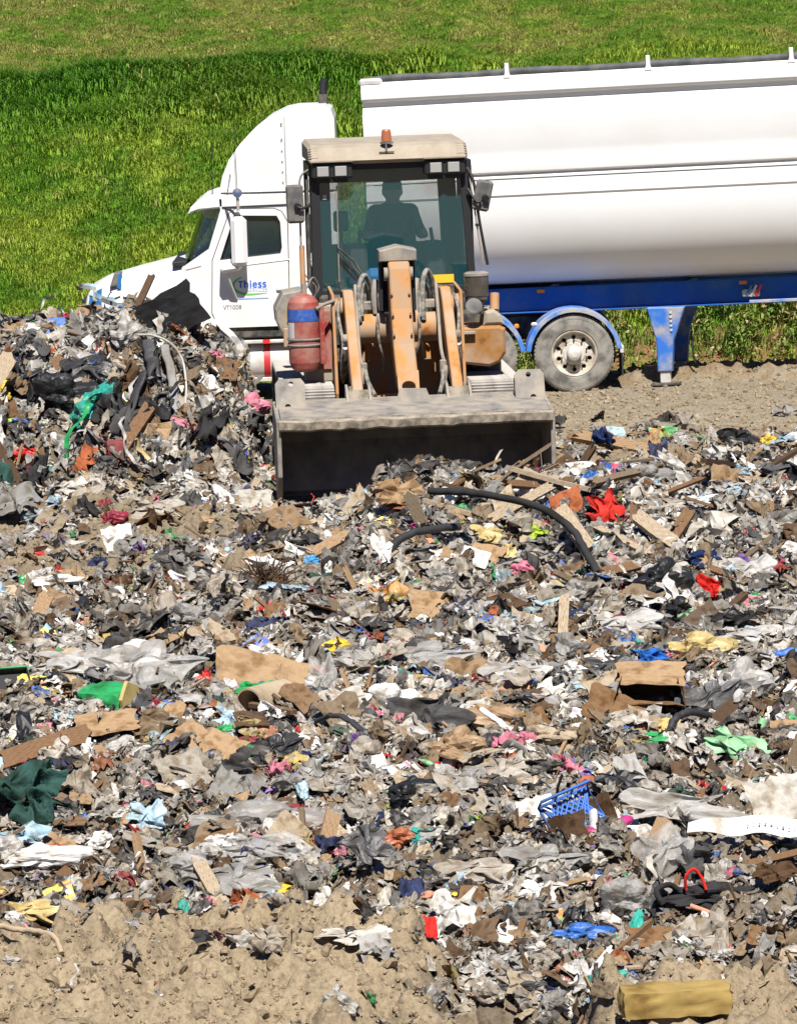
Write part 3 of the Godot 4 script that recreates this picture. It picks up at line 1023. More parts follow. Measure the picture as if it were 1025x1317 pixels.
	bx("valve_block", Vector3(0.52, 1.87, -2.85), Vector3(0.24, 0.16, 0.14), M.blackdust, L, 0.01)
	# ---- red pressure tank on its bracket
	bx("tank_bracket", Vector3(-0.82, 1.4, -2.62), Vector3(0.34, 0.82, 0.3), M.cabtan, L, 0.02)
	bx("bracket_side", Vector3(-0.785, 1.44, -2.455), Vector3(0.17, 0.62, 0.03), M.tank_red, L, 0.006)
	var tank := MB.new()
	tank.t = Transform3D(Basis(), Vector3(-0.985, 0, -2.3))
	tank.lathe([Vector2(0.0, 1.13), Vector2(0.09, 1.135), Vector2(0.145, 1.17), Vector2(0.165, 1.23), Vector2(0.168, 1.3), Vector2(0.168, 1.8), Vector2(0.158, 1.86), Vector2(0.12, 1.915), Vector2(0.05, 1.945), Vector2(0.0, 1.95)], 30)
	var tk := part("pressure_tank", tank, M.tank_red, L)
	var bd := MB.new()
	bd.t = Transform3D(Basis(Vector3.UP, -0.55), Vector3(-0.985, 0, -2.3))
	bd.lathe([Vector2(0.171, 1.665), Vector2(0.171, 1.79)], 20, true, 2.6)
	part("blue_label", bd, M.band, tk)
	var pl := MB.new()
	pl.t = Transform3D(Basis(Vector3.UP, -2.25), Vector3(-0.985, 0, -2.3))
	pl.lathe([Vector2(0.1712, 1.49), Vector2(0.1712, 1.655)], 8, true, 0.75)
	part("grey_label", pl, M.paper_grey, tk)
	cyl("tank_valve", Vector3(-0.97, 1.94, -2.3), Vector3(-0.97, 2.05, -2.3), 0.03, M.steel, tk, 10)
	for y in [1.415, 1.475]:
		var st := MB.new()
		st.t = Transform3D(Basis(), Vector3(-0.985, y, -2.3))
		st.lathe([Vector2(0.178, -0.012), Vector2(0.182, 0.0), Vector2(0.178, 0.012)], 24)
		part("strap", st, M.steel, tk)
	bx("tank_post", Vector3(-0.80, 1.52, -2.2), Vector3(0.05, 0.62, 0.06), M.tank_red, L, 0.008)
	tb("post_clamp", [Vector3(-0.86, 1.79, -2.16), Vector3(-0.78, 1.83, -2.2), Vector3(-0.66, 1.86, -2.3)], 0.02, M.steel, L)
	for k in 2:
		tb("wire_loop", curve([Vector3(-1.0 + k * 0.06, 2.0, -2.32), Vector3(-0.92 + k * 0.05, 2.08 + k * 0.03, -2.36), Vector3(-0.84 + k * 0.03, 2.0, -2.4), Vector3(-0.86, 1.9, -2.42)], 5), 0.008, M.hose, L)
	var sb := MB.new()
	sb.prism([Vector2(-1.1, 1.25), Vector2(-1.26, 1.62), Vector2(-1.27, 1.76), Vector2(-1.18, 1.93), Vector2(-0.98, 1.96), Vector2(-0.98, 1.1), Vector2(-1.09, 1.1)], -3.3, -2.72, 0.02)
	part("side_box", sb, M.steel, L)
	bx("side_reflector", Vector3(-1.13, 1.69, -2.705), Vector3(0.035, 0.13, 0.02), M.yellow, L, 0.004)
	bx("side_hinge", Vector3(-1.145, 1.46, -2.69), Vector3(0.09, 0.2, 0.05), M.orange2, L, 0.008)
	# ---- air cleaner and right-hand tank
	var bowl := MB.new()
	bowl.t = Transform3D(Basis(), Vector3(0.845, 0, -2.4))
	bowl.lathe([Vector2(0.11, 1.83), Vector2(0.125, 1.85), Vector2(0.128, 2.06), Vector2(0.126, 2.07)], 24)
	var air := part("air_cleaner", bowl, M.bowl, L)
	var cap := MB.new()
	cap.t = bowl.t
	cap.lathe([Vector2(0.0, 2.105), Vector2(0.1, 2.1), Vector2(0.133, 2.085), Vector2(0.135, 2.06), Vector2(0.12, 2.055)], 24)
	part("cap", cap, M.steel, air)
	var bse := MB.new()
	bse.t = bowl.t
	bse.lathe([Vector2(0.12, 1.84), Vector2(0.118, 1.81), Vector2(0.07, 1.76), Vector2(0.07, 1.66), Vector2(0.0, 1.66)], 24)
	bse.lathe([Vector2(0.05, 1.84), Vector2(0.05, 2.06)], 14)
	part("stem", bse, M.blackdust, air)
	var lamp := MB.new()
	lamp.t = Transform3D(Basis(Vector3.RIGHT, 1.2), Vector3(0.80, 1.73, -2.3))
	lamp.lathe([Vector2(0.0, -0.05), Vector2(0.06, -0.03), Vector2(0.085, 0.03), Vector2(0.09, 0.05), Vector2(0.075, 0.06), Vector2(0.0, 0.07)], 20)
	part("work_lamp", lamp, M.mirror_back, L)
	var rb := MB.new()
	rb.prism([Vector2(0.66, 1.14), Vector2(0.95, 1.1), Vector2(1.06, 1.14), Vector2(1.13, 1.24), Vector2(1.13, 1.5), Vector2(1.07, 1.53), Vector2(0.66, 1.53)], -2.95, -2.32, 0.03)
	var tank2 := part("side_tank", rb, M.brownbox, L)
	var rt := MB.new()
	rt.prism([Vector2(0.9, 1.533), Vector2(1.13, 1.533), Vector2(1.09, 1.64), Vector2(1.02, 1.7), Vector2(0.92, 1.68)], -2.9, -2.36, 0.03)
	part("tank_cover", rt, M.cabtan, tank2)
	bx("tank_ledge", Vector3(0.74, 1.47, -2.29), Vector3(0.14, 0.03, 0.08), M.cabtan, tank2, 0.004)
	cyl("filler_pipe", Vector3(1.04, 1.68, -2.55), Vector3(1.05, 1.85, -2.6), 0.05, M.orange2, L, 14)
	bx("belly_side", Vector3(0.88, 1.3, -3.3), Vector3(0.5, 0.7, 0.7), M.blackdust, L, 0.03)
	# ---- engine body behind the cab
	bx("cab_base", Vector3(0, 1.58, -3.95), Vector3(1.56, 0.56, 1.75), M.blackdust, L, 0.03)
	bx("engine_hood", Vector3(0, 1.6, -5.7), Vector3(1.45, 1.1, 1.7), M.orange2, L, 0.08)
	# ---- cab
	var zf2 := -3.2
	var zb := -4.78
	var cabn := Node3D.new()
	cabn.name = "cab"
	L.add_child(cabn)
	var fo := [Vector2(-0.83, 1.84), Vector2(0.91, 1.84), Vector2(0.84, 3.24), Vector2(-0.82, 3.24)]
	var fi := [Vector2(-0.735, 1.9), Vector2(0.83, 1.9), Vector2(0.765, 3.18), Vector2(-0.73, 3.18)]
	var fr := MB.new()
	fr.ring_panel(fo, fi, zf2 - 0.05, zf2 + 0.03)
	part("windscreen_frame", fr, M.black, cabn)
	var rf := MB.new()
	rf.ring_panel([Vector2(-0.8, 1.84), Vector2(0.88, 1.84), Vector2(0.83, 3.24), Vector2(-0.8, 3.24)], [Vector2(-0.55, 2.3), Vector2(0.66, 2.3), Vector2(0.64, 2.98), Vector2(-0.55, 2.98)], zb - 0.03, zb + 0.03)
	part("rear_frame", rf, M.seat, cabn)
	var gw2 := MB.new()
	gw2.prism(fi, zf2 - 0.016, zf2 - 0.01)
	part("windscreen", gw2, M.glass, cabn)
	for s in [-1.0, 1.0]:
		var xx := -0.81 if s < 0 else 0.875
		var sd := MB.new()
		sd.t = Transform3D(SIDE, Vector3(xx, 0, 0))
		sd.ring_panel([Vector2(zb, 1.84), Vector2(zf2 - 0.06, 1.84), Vector2(zf2 - 0.06, 3.24), Vector2(zb, 3.24)], [Vector2(zb + 0.12, 2.1), Vector2(zf2 - 0.16, 2.0), Vector2(zf2 - 0.16, 3.12), Vector2(zb + 0.12, 3.12)], -0.025, 0.025)
		part("side_frame", sd, M.black, cabn)
		var sg := MB.new()
		sg.t = Transform3D(SIDE, Vector3(xx, 0, 0))
		sg.prism([Vector2(zb + 0.12, 2.1), Vector2(zf2 - 0.16, 2.0), Vector2(zf2 - 0.16, 3.12), Vector2(zb + 0.12, 3.12)], -0.003, 0.003)
		part("side_window", sg, M.glass, cabn)
	var rg := MB.new()
	rg.prism([Vector2(-0.55, 2.3), Vector2(0.66, 2.3), Vector2(0.64, 2.98), Vector2(-0.55, 2.98)], zb - 0.003, zb + 0.003)
	part("rear_window", rg, M.rear_glass, cabn)
	bx("cab_floor", Vector3(0.02, 1.865, -3.98), Vector3(1.58, 0.03, 1.5), M.seat, cabn, 0.0)
	bx("head_lining", Vector3(0.02, 3.21, -3.98), Vector3(1.6, 0.03, 1.5), M.seat, cabn, 0.0)
	var roof := side_prism("roof", [Vector2(-3.04, 3.285), Vector2(-3.09, 3.34), Vector2(-3.2, 3.42), Vector2(-3.34, 3.45), Vector2(-4.85, 3.47), Vector2(-4.9, 3.3), Vector2(-4.88, 3.245), Vector2(-3.12, 3.245)], -0.84, 0.85, M.cabtan, cabn, 0.035)
	for k in 6:
		for s in [-1.0, 1.0]:
			bx("roof_rib", Vector3(s * 0.79, 3.3 + k * 0.024, -3.05 - k * 0.032), Vector3(0.11, 0.01, 0.03), M.cabtan, roof, 0.003)
	for s in [-1.0, 1.0]:
		var pod := MB.new()
		pod.box(Vector3(s * 0.6 + 0.005, 3.185, -3.12), Vector3(0.44, 0.17, 0.13), Basis(), 0.02)
		pod.box(Vector3(s * 0.6 - 0.095, 3.085, -3.13), Vector3(0.15, 0.06, 0.09), Basis(), 0.01)
		pod.box(Vector3(s * 0.6 + 0.095, 3.085, -3.13), Vector3(0.15, 0.06, 0.09), Basis(), 0.01)
		var pd := part("lamp_pod", pod, M.black, cabn)
		bx("pod_visor", Vector3(s * 0.6, 3.285, -3.06), Vector3(0.46, 0.03, 0.09), M.cabtan, pd, 0.008)
		for k in [-1.0, 1.0]:
			var ln := MB.new()
			ln.box(Vector3(s * 0.6 + k * 0.095, 3.175, -3.055), Vector3(0.16, 0.14, 0.03), Basis(), 0.016)
			var hd := part("headlamp", ln, M.black, pd)
			bx("lens", Vector3(s * 0.6 + k * 0.095, 3.178, -3.039), Vector3(0.122, 0.105, 0.014), M.lens, hd, 0.006)
	# beacon on its bracket
	var be := MB.new()
	be.t = Transform3D(Basis(), Vector3(0.0, 3.45, -3.2))
	be.lathe([Vector2(0.056, 0.02), Vector2(0.055, 0.04), Vector2(0.048, 0.13), Vector2(0.04, 0.145), Vector2(0.0, 0.148)], 18)
	var bc := part("beacon", be, M.amber, cabn)
	var bb := MB.new()
	bb.t = be.t
	bb.lathe([Vector2(0.0, -0.01), Vector2(0.07, -0.005), Vector2(0.07, 0.015), Vector2(0.0, 0.022)], 18)
	part("base", bb, M.mirror_back, bc)
	bx("bracket", Vector3(-0.01, 3.4, -3.12), Vector3(0.02, 0.09, 0.02), M.black, bc, 0.003, Basis(Vector3.RIGHT, -0.6))
	bx("bracket_foot", Vector3(-0.01, 3.36, -3.085), Vector3(0.16, 0.012, 0.02), M.black, bc, 0.002)
	# mirrors
	for s in [-1.0, 1.0]:
		var mb := MB.new()
		var tl := 0.02 if s < 0 else -0.22
		mb.box(Vector3.ZERO, Vector3(0.19, 0.41 if s < 0 else 0.33, 0.055), Basis(Vector3.BACK, tl) * Basis(Vector3.UP, s * 0.25), 0.024)
		var mr := part("mirror", mb, M.mirror_back, cabn)
		mr.position = Vector3(-1.0, 2.845, -3.12) if s < 0 else Vector3(1.0, 2.86, -3.12)
		var pv := MB.new()
		pv.tube([Vector3(0.02, -0.02, 0.02), Vector3(0.03, -0.03, 0.07)], 0.035, 10)
		part("pivot", pv, M.black, mr)
		tb("mirror_arm", curve([Vector3(s * 0.98, 2.82, -3.06), Vector3(s * 0.93, 2.8, -3.04), Vector3(s * 0.84, 2.82 + (0.12 if s > 0 else 0.0), -3.12)], 4), 0.016, M.black, cabn)
	# grab rails
	tb("grab_rail", curve([Vector3(-0.84, 3.2, -3.2), Vector3(-0.93, 3.12, -3.2), Vector3(-0.945, 2.9, -3.2), Vector3(-0.95, 2.3, -3.2), Vector3(-0.93, 2.1, -3.2), Vector3(-0.85, 2.03, -3.2)], 5), 0.011, M.steel, cabn)
	tb("grab_rail", [Vector3(-0.865, 3.1, -3.14), Vector3(-0.875, 1.95, -3.12)], 0.018, M.blackdust, cabn)
	tb("grab_rail", curve([Vector3(0.85, 3.16, -3.2), Vector3(0.91, 3.0, -3.14), Vector3(0.955, 2.6, -3.12), Vector3(1.03, 2.12, -3.12)], 5), 0.016, M.black, cabn)
	tb("grab_rail", curve([Vector3(0.87, 3.1, -3.2), Vector3(0.9, 2.8, -3.14), Vector3(0.985, 2.1, -3.14)], 5), 0.010, M.steel, cabn)
	for y in [2.55, 2.75]:
		bx("rail_clip", Vector3(0.94, y, -3.12), Vector3(0.06, 0.03, 0.03), M.black, cabn, 0.004)
	tb("stanchion", [Vector3(-0.95, 1.9, -3.05), Vector3(-0.945, 2.4, -3.12)], 0.028, M.orange2, cabn)
	# wiper
	tb("wiper_blade", [Vector3(-0.55, 3.02, -3.15), Vector3(-0.56, 2.0, -3.15)], 0.008, M.steel, cabn, 6)
	var wa := MB.new()
	wa.tube([Vector3(-0.56, 2.36, -3.14), Vector3(-0.4, 2.22, -3.135), Vector3(-0.28, 2.02, -3.14)], 0.012, 6)
	wa.tube([Vector3(-0.56, 2.33, -3.14), Vector3(-0.3, 2.03, -3.135)], 0.009, 6)
	part("wiper_arm", wa, M.blackdust, cabn)
	bx("warning_sticker", Vector3(0.55, 1.985, -3.203), Vector3(0.24, 0.09, 0.004), M.yellow, cabn, 0.0)
	bx("tax_sticker", Vector3(-0.68, 2.9, -3.203), Vector3(0.04, 0.05, 0.004), M.paper_grey, cabn, 0.0)
	# inside: seat, levers, console, wheel
	bx("seat_back", Vector3(0.1, 2.42, -4.42), Vector3(0.52, 0.62, 0.14), M.seat, cabn, 0.06, Basis(Vector3.RIGHT, 0.12))
	bx("seat_base", Vector3(0.1, 2.1, -4.15), Vector3(0.52, 0.14, 0.5), M.seat, cabn, 0.05)
	bx("seat_box", Vector3(0.1, 1.95, -4.2), Vector3(0.4, 0.16, 0.4), M.black, cabn, 0.02)
	for s in [-1.0, 1.0]:
		bx("console", Vector3(0.1 + s * 0.42, 2.12, -4.0), Vector3(0.2, 0.44, 0.6), M.seat, cabn, 0.03)
		tb("joystick", [Vector3(0.1 + s * 0.4, 2.34, -3.82), Vector3(0.1 + s * 0.38, 2.5, -3.8)], 0.02, M.black, cabn)
	bx("instrument_panel", Vector3(-0.5, 2.62, -3.55), Vector3(0.16, 0.22, 0.1), M.black, cabn, 0.02)
	tb("panel_post", [Vector3(-0.52, 1.9, -3.55), Vector3(-0.5, 2.52, -3.55)], 0.02, M.black, cabn)
	bx("blue_bundle", Vector3(-0.12, 2.0, -3.45), Vector3(0.34, 0.22, 0.2), M.flash, cabn, 0.08)

# ---------------------------------------------------------------- the driver
func sdf_mesh(bones: Array, lo: Vector3, hi: Vector3, cell: float, blend: float, colour: Callable) -> MB:
	# bones: [a, b, radius_a, radius_b]; smooth union meshed as surface nets
	var nx := int((hi.x - lo.x) / cell) + 2
	var ny := int((hi.y - lo.y) / cell) + 2
	var nzz := int((hi.z - lo.z) / cell) + 2
	var f := PackedFloat32Array()
	f.resize(nx * ny * nzz)
	f.fill(1.0)
	for bn in bones:
		var a: Vector3 = bn[0]
		var b: Vector3 = bn[1]
		var ra: float = bn[2]
		var rb: float = bn[3]
		var rm := maxf(ra, rb) + blend * 2.0 + cell * 2.0
		var l := (a.min(b) - Vector3.ONE * rm - lo) / cell
		var u := (a.max(b) + Vector3.ONE * rm - lo) / cell
		var ab := b - a
		var ll := maxf(ab.length_squared(), 1e-9)
		for k in range(maxi(0, int(l.z)), mini(nzz, int(u.z) + 1)):
			for j in range(maxi(0, int(l.y)), mini(ny, int(u.y) + 1)):
				for i in range(maxi(0, int(l.x)), mini(nx, int(u.x) + 1)):
					var p := lo + Vector3(i, j, k) * cell
					var t := clampf((p - a).dot(ab) / ll, 0.0, 1.0)
					var d := (p - a - ab * t).length() - lerpf(ra, rb, t)
					var q := (k * ny + j) * nx + i
					var e := f[q]
					var h := maxf(blend - absf(d - e), 0.0) / blend
					f[q] = minf(d, e) - h * h * blend * 0.25
	var vid := {}
	var vs := PackedVector3Array()
	var offs := [0, 1, nx, nx + 1, nx * ny, nx * ny + 1, nx * ny + nx, nx * ny + nx + 1]
	for k in nzz - 1:
		for j in ny - 1:
			for i in nx - 1:
				var q := (k * ny + j) * nx + i
				var neg := 0
				for o in offs:
					if f[q + o] < 0.0: neg += 1
				if neg == 0 or neg == 8:
					continue
				var sum := Vector3.ZERO
				var cnt := 0
				for e in [[0, 1], [2, 3], [4, 5], [6, 7], [0, 2], [1, 3], [4, 6], [5, 7], [0, 4], [1, 5], [2, 6], [3, 7]]:
					var fa := f[q + offs[e[0]]]
					var fb := f[q + offs[e[1]]]
					if (fa < 0.0) != (fb < 0.0):
						var t := fa / (fa - fb)
						var pa := Vector3(e[0] & 1, (e[0] >> 1) & 1, e[0] >> 2)
						var pb := Vector3(e[1] & 1, (e[1] >> 1) & 1, e[1] >> 2)
						sum += pa.lerp(pb, t)
						cnt += 1
				vid[q] = vs.size()
				vs.append(lo + (Vector3(i, j, k) + sum / cnt) * cell)
	var tris := PackedInt32Array()
	var steps := [1, nx, nx * ny]
	for q in vid:
		for ax in 3:
			var s0: int = steps[ax]
			var s1: int = steps[(ax + 1) % 3]
			var s2: int = steps[(ax + 2) % 3]
			if (f[q] < 0.0) == (f[q + s0] < 0.0):
				continue
			if not (vid.has(q - s1) and vid.has(q - s2) and vid.has(q - s1 - s2)):
				continue
			var c0: int = vid[q]
			var c1: int = vid[q - s1]
			var c2: int = vid[q - s1 - s2]
			var c3: int = vid[q - s2]
			tris.append_array(PackedInt32Array([c0, c1, c2, c0, c2, c3]))
	var grad := PackedVector3Array()
	for p in vs:
		var g := (p - lo) / cell
		var i := clampi(int(g.x), 1, nx - 3)
		var j := clampi(int(g.y), 1, ny - 3)
		var k := clampi(int(g.z), 1, nzz - 3)
		var q := (k * ny + j) * nx + i
		grad.append(Vector3(f[q + 1] - f[q - 1] + f[q + 2] - f[q], f[q + nx] - f[q - nx] + f[q + 2 * nx] - f[q], f[q + nx * ny] - f[q - nx * ny] + f[q + 2 * nx * ny] - f[q]).normalized())
	var m := MB.new()
	m.colored = true
	for i in range(0, tris.size(), 3):
		m.tri_n(vs[tris[i]], vs[tris[i + 1]], vs[tris[i + 2]], grad[tris[i]], grad[tris[i + 1]], grad[tris[i + 2]])
	for i in m.v.size():
		m.c[i] = colour.call(m.v[i])
	return m

func make_driver() -> void:
	# sits on the loader's seat; local frame: origin on the cab floor under the hips, +z towards the windscreen
	var P := thing("person", "driver in dark work shirt and cap seated behind the loader windscreen", "person", Vector3(0, 0, 0))
	P.transform = Transform3D(Basis(Vector3.UP, deg_to_rad(3.4)), Vector3(0.2, 0.0, -40.0)) * Transform3D(Basis(), Vector3(0.1, 1.88, -4.17))
	var hip := Vector3(0, 0.38, -0.03)
	var bones: Array = [
		[hip + Vector3(-0.09, 0, 0), hip + Vector3(0.09, 0, 0), 0.12, 0.12],
		[hip, Vector3(0, 0.62, 0.0), 0.15, 0.165],
		[Vector3(0, 0.62, 0.0), Vector3(0, 0.78, 0.0), 0.165, 0.13],
		[Vector3(-0.17, 0.79, 0), Vector3(0.17, 0.79, 0), 0.085, 0.085],
		[Vector3(0, 0.8, 0), Vector3(0.0, 0.92, 0.03), 0.062, 0.058]]
	for s in [-1.0, 1.0]:
		bones.append([Vector3(s * 0.21, 0.79, 0), Vector3(s * 0.30, 0.55, 0.08), 0.068, 0.052])
		bones.append([Vector3(s * 0.30, 0.55, 0.08), Vector3(s * 0.31, 0.55, 0.32), 0.05, 0.036])
		bones.append([Vector3(s * 0.31, 0.55, 0.32), Vector3(s * 0.305, 0.565, 0.39), 0.034, 0.03])
		bones.append([Vector3(s * 0.1, 0.37, 0.0), Vector3(s * 0.14, 0.38, 0.42), 0.092, 0.07])
		bones.append([Vector3(s * 0.14, 0.38, 0.42), Vector3(s * 0.15, 0.09, 0.52), 0.064, 0.045])
		bones.append([Vector3(s * 0.15, 0.06, 0.5), Vector3(s * 0.16, 0.045, 0.68), 0.045, 0.035])
	# head
	bones.append([Vector3(0, 1.0, 0.03), Vector3(0, 1.06, 0.02), 0.09, 0.095])
	bones.append([Vector3(0, 0.955, 0.075), Vector3(0, 1.0, 0.06), 0.05, 0.07])
	bones.append([Vector3(0, 1.005, 0.115), Vector3(0, 0.985, 0.135), 0.014, 0.016])
	for s in [-1.0, 1.0]:
		bones.append([Vector3(s * 0.09, 0.99, 0.02), Vector3(s * 0.092, 1.02, 0.015), 0.018, 0.02])
	var shirt := Color(0.15, 0.095, 0.09)
	var skin := Color(0.35, 0.2, 0.14)
	var trou := Color(0.03, 0.04, 0.07)
	var b := sdf_mesh(bones, Vector3(-0.45, -0.02, -0.25), Vector3(0.45, 1.2, 0.78), 0.02, 0.05, func(p: Vector3) -> Color:
		if p.y > 0.885: return skin
		if p.y < 0.09: return Color(0.02, 0.02, 0.02)
		if p.y < 0.46 and absf(p.x) < 0.26: return trou
		if p.z > 0.31 and p.y > 0.46: return skin
		return shirt)
	var pm := mat(Color(1, 1, 1), 0.85)
	pm.vertex_color_use_as_albedo = true
	part("body", b, pm, P)
	# hands: palm, four fingers and a thumb closed round the sticks
	for s in [-1.0, 1.0]:
		var hb: Array = []
		var w := Vector3(s * 0.305, 0.565, 0.38)
		hb.append([w, w + Vector3(0, 0.01, 0.05), 0.03, 0.03])
		for k in 4:
			var y := 0.028 - k * 0.019
			var o := w + Vector3(s * 0.012, y + 0.01, 0.05)
			hb.append([o, o + Vector3(s * 0.005, 0, 0.035), 0.009, 0.009])
			hb.append([o + Vector3(s * 0.005, 0, 0.035), o + Vector3(-s * 0.03, 0, 0.045 - 0.003 * absf(k - 1)), 0.009, 0.008])
			hb.append([o + Vector3(-s * 0.03, 0, 0.045 - 0.003 * absf(k - 1)), o + Vector3(-s * 0.04, 0, 0.02), 0.008, 0.007])
		hb.append([w + Vector3(-s * 0.01, 0.02, 0.02), w + Vector3(-s * 0.04, 0.045, 0.045), 0.012, 0.010])
		hb.append([w + Vector3(-s * 0.04, 0.045, 0.045), w + Vector3(-s * 0.03, 0.045, 0.08), 0.010, 0.008])
		var hm := sdf_mesh(hb, w - Vector3(0.09, 0.09, 0.05), w + Vector3(0.09, 0.1, 0.15), 0.006, 0.01, func(_p: Vector3) -> Color: return skin)
		part("hand", hm, pm, P)
	var hat := MB.new()
	hat.t = Transform3D(Basis(Vector3.RIGHT, 0.08), Vector3(0, 1.055, 0.02))
	hat.lathe([Vector2(0.108, -0.01), Vector2(0.108, 0.03), Vector2(0.09, 0.08), Vector2(0.05, 0.108), Vector2(0.0, 0.115)], 20)
	hat.prism([Vector2(-0.09, 0.0), Vector2(0.09, 0.0), Vector2(0.09, 0.012), Vector2(-0.09, 0.012)], 0.06, 0.19, 0.003)
	part("cap", hat, mat(Color(0.035, 0.04, 0.06), 0.9), P)
	for s in [-1.0, 1.0]:
		var eye := MB.new()
		eye.t = Transform3D(Basis(), Vector3(s * 0.034, 1.025, 0.113))
		eye.lathe([Vector2(0.0, -0.008), Vector2(0.01, 0.0), Vector2(0.0, 0.008)], 8)
		part("eye", eye, M.black, P)

# ---------------------------------------------------------------- the truck, nose to the left; local x is the world's, +z is the near side
func flatx(called: String, poly: Array, z0: float, z1: float, m: Material, parent: Node, bev := 0.01) -> MeshInstance3D:
	var b := MB.new()
	b.prism(poly, z0, z1, bev)
	return part(called, b, m, parent)

func V(a: Array) -> Array:
	var out: Array = []
	for i in range(0, a.size(), 2):
		out.append(Vector2(a[i], a[i + 1]))
	return out

func wheel(parent: Node, at: Vector3, out: float, r: float, wide: float, steer := false) -> void:
	# out is +1 where the rim faces the camera
	var w := Node3D.new()
	w.name = "wheel"
	parent.add_child(w, true)
	w.position = at
	var turn := Basis(Vector3(1, 0, 0), Vector3(0, 0, out), Vector3(0, -out, 0))
	var t := MB.new()
	t.t = Transform3D(turn, Vector3.ZERO)
	var h := wide * 0.5
	t.lathe([Vector2(r * 0.58, h * 0.8), Vector2(r * 0.62, h * 0.96), Vector2(r * 0.75, h * 1.02), Vector2(r * 0.86, h * 1.0), Vector2(r * 0.87, h * 0.985), Vector2(r * 0.885, h * 0.985), Vector2(r * 0.895, h), Vector2(r * 0.955, h * 0.94), Vector2(r, h * 0.8), Vector2(r, -h * 0.8), Vector2(r * 0.95, -h * 0.95), Vector2(r * 0.75, -h), Vector2(r * 0.58, -h * 0.8)], 56)
	for k in 60:
		var a := TAU * k / 60.0
		t.box(Vector3(cos(a) * (r + 0.002), 0, sin(a) * (r + 0.002)), Vector3(0.016, wide * 0.74, r * TAU / 60.0 * 0.72), Basis(Vector3.UP, -a), 0.003)
	part("tyre", t, M.tyre, w)
	var d := MB.new()
	d.t = Transform3D(turn, Vector3.ZERO)
	var y0 := h * 0.28 if not steer else h * 0.7
	d.lathe([Vector2(r * 0.6, h * 0.8), Vector2(r * 0.575, h * 0.92), Vector2(r * 0.545, h * 0.86), Vector2(r * 0.535, y0 + 0.03), Vector2(r * 0.5, y0)], 48)
	# disc with ten hand holes
	var rings := 9
	var segs := 100
	for i in rings:
		for k in segs:
			var ra := lerpf(r * 0.5, r * 0.27, float(i) / rings)
			var rb := lerpf(r * 0.5, r * 0.27, float(i + 1) / rings)
			var am := fposmod(TAU * (k + 0.5) / segs, TAU / 10.0) - TAU / 20.0
			var rm := (ra + rb) * 0.5
			if Vector2(am * rm, rm - r * 0.415).length() < r * 0.062:
				continue
			var a := TAU * k / segs
			var b2 := TAU * (k + 1) / segs
			var ya := y0 + 0.025 * sin(float(i) / rings * PI * 0.5)
			var yb := y0 + 0.025 * sin(float(i + 1) / rings * PI * 0.5)
			var c1 := Vector3(cos(a), 0, sin(a))
			var c2 := Vector3(cos(b2), 0, sin(b2))
			d.quad_n(c1 * ra + Vector3(0, ya, 0), c2 * ra + Vector3(0, ya, 0), c2 * rb + Vector3(0, yb, 0), c1 * rb + Vector3(0, yb, 0), Vector3.UP, Vector3.UP, Vector3.UP, Vector3.UP)
	part("rim", d, M.rim, w)
	var hb := MB.new()
	hb.t = Transform3D(turn, Vector3.ZERO)
	hb.lathe([Vector2(r * 0.3, y0 + 0.02), Vector2(r * 0.27, y0 + 0.035), Vector2(r * 0.2, y0 + 0.035), Vector2(r * 0.19, y0 + 0.06), Vector2(r * 0.185, y0 + 0.13), Vector2(r * 0.15, y0 + 0.155), Vector2(r * 0.08, y0 + 0.17), Vector2(0, y0 + 0.172)], 28)
	part("hub", hb, M.hub, w)
	var nb := MB.new()
	nb.t = Transform3D(turn, Vector3.ZERO)
	for k in 10:
		var a := TAU * (k + 0.5) / 10.0
		var p := Vector3(cos(a), 0, sin(a)) * r * 0.335
		nb.tube([p + Vector3(0, y0 + 0.015, 0), p + Vector3(0, y0 + 0.055, 0)], 0.013, 6)
	part("wheel_nuts", nb, M.blackdust, w)

func arch_strip(parent: Node, called: String, cx: float, cy: float, r0: float, r1: float, a0: float, a1: float, z0: float, z1: float, m: Material) -> void:
	var poly: Array = []
	var k := 18
	for i in k + 1:
		poly.append(Vector2(cx, cy) + Vector2.from_angle(lerpf(a0, a1, float(i) / k)) * r1)
	for i in k + 1:
		poly.append(Vector2(cx, cy) + Vector2.from_angle(lerpf(a1, a0, float(i) / k)) * r0)
	flatx(called, poly, z0, z1, m, parent, 0.006)

func letters(text: String, at: Vector3, high: float, m: Material, parent: Node, wt := 700, squeeze := 1.0) -> void:
	var f := SystemFont.new()
	f.font_names = PackedStringArray(["Droid Sans"])
	f.font_weight = wt
	var t := TextMesh.new()
	t.text = text
	t.font = f
	t.font_size = 64
	t.pixel_size = high / 46.0
	t.depth = 0.004
	t.horizontal_alignment = HORIZONTAL_ALIGNMENT_LEFT
	t.curve_step = 2.0
	var o := obj("lettering", t, m, parent)
	o.position = at
	o.scale = Vector3(squeeze, 1, 1)

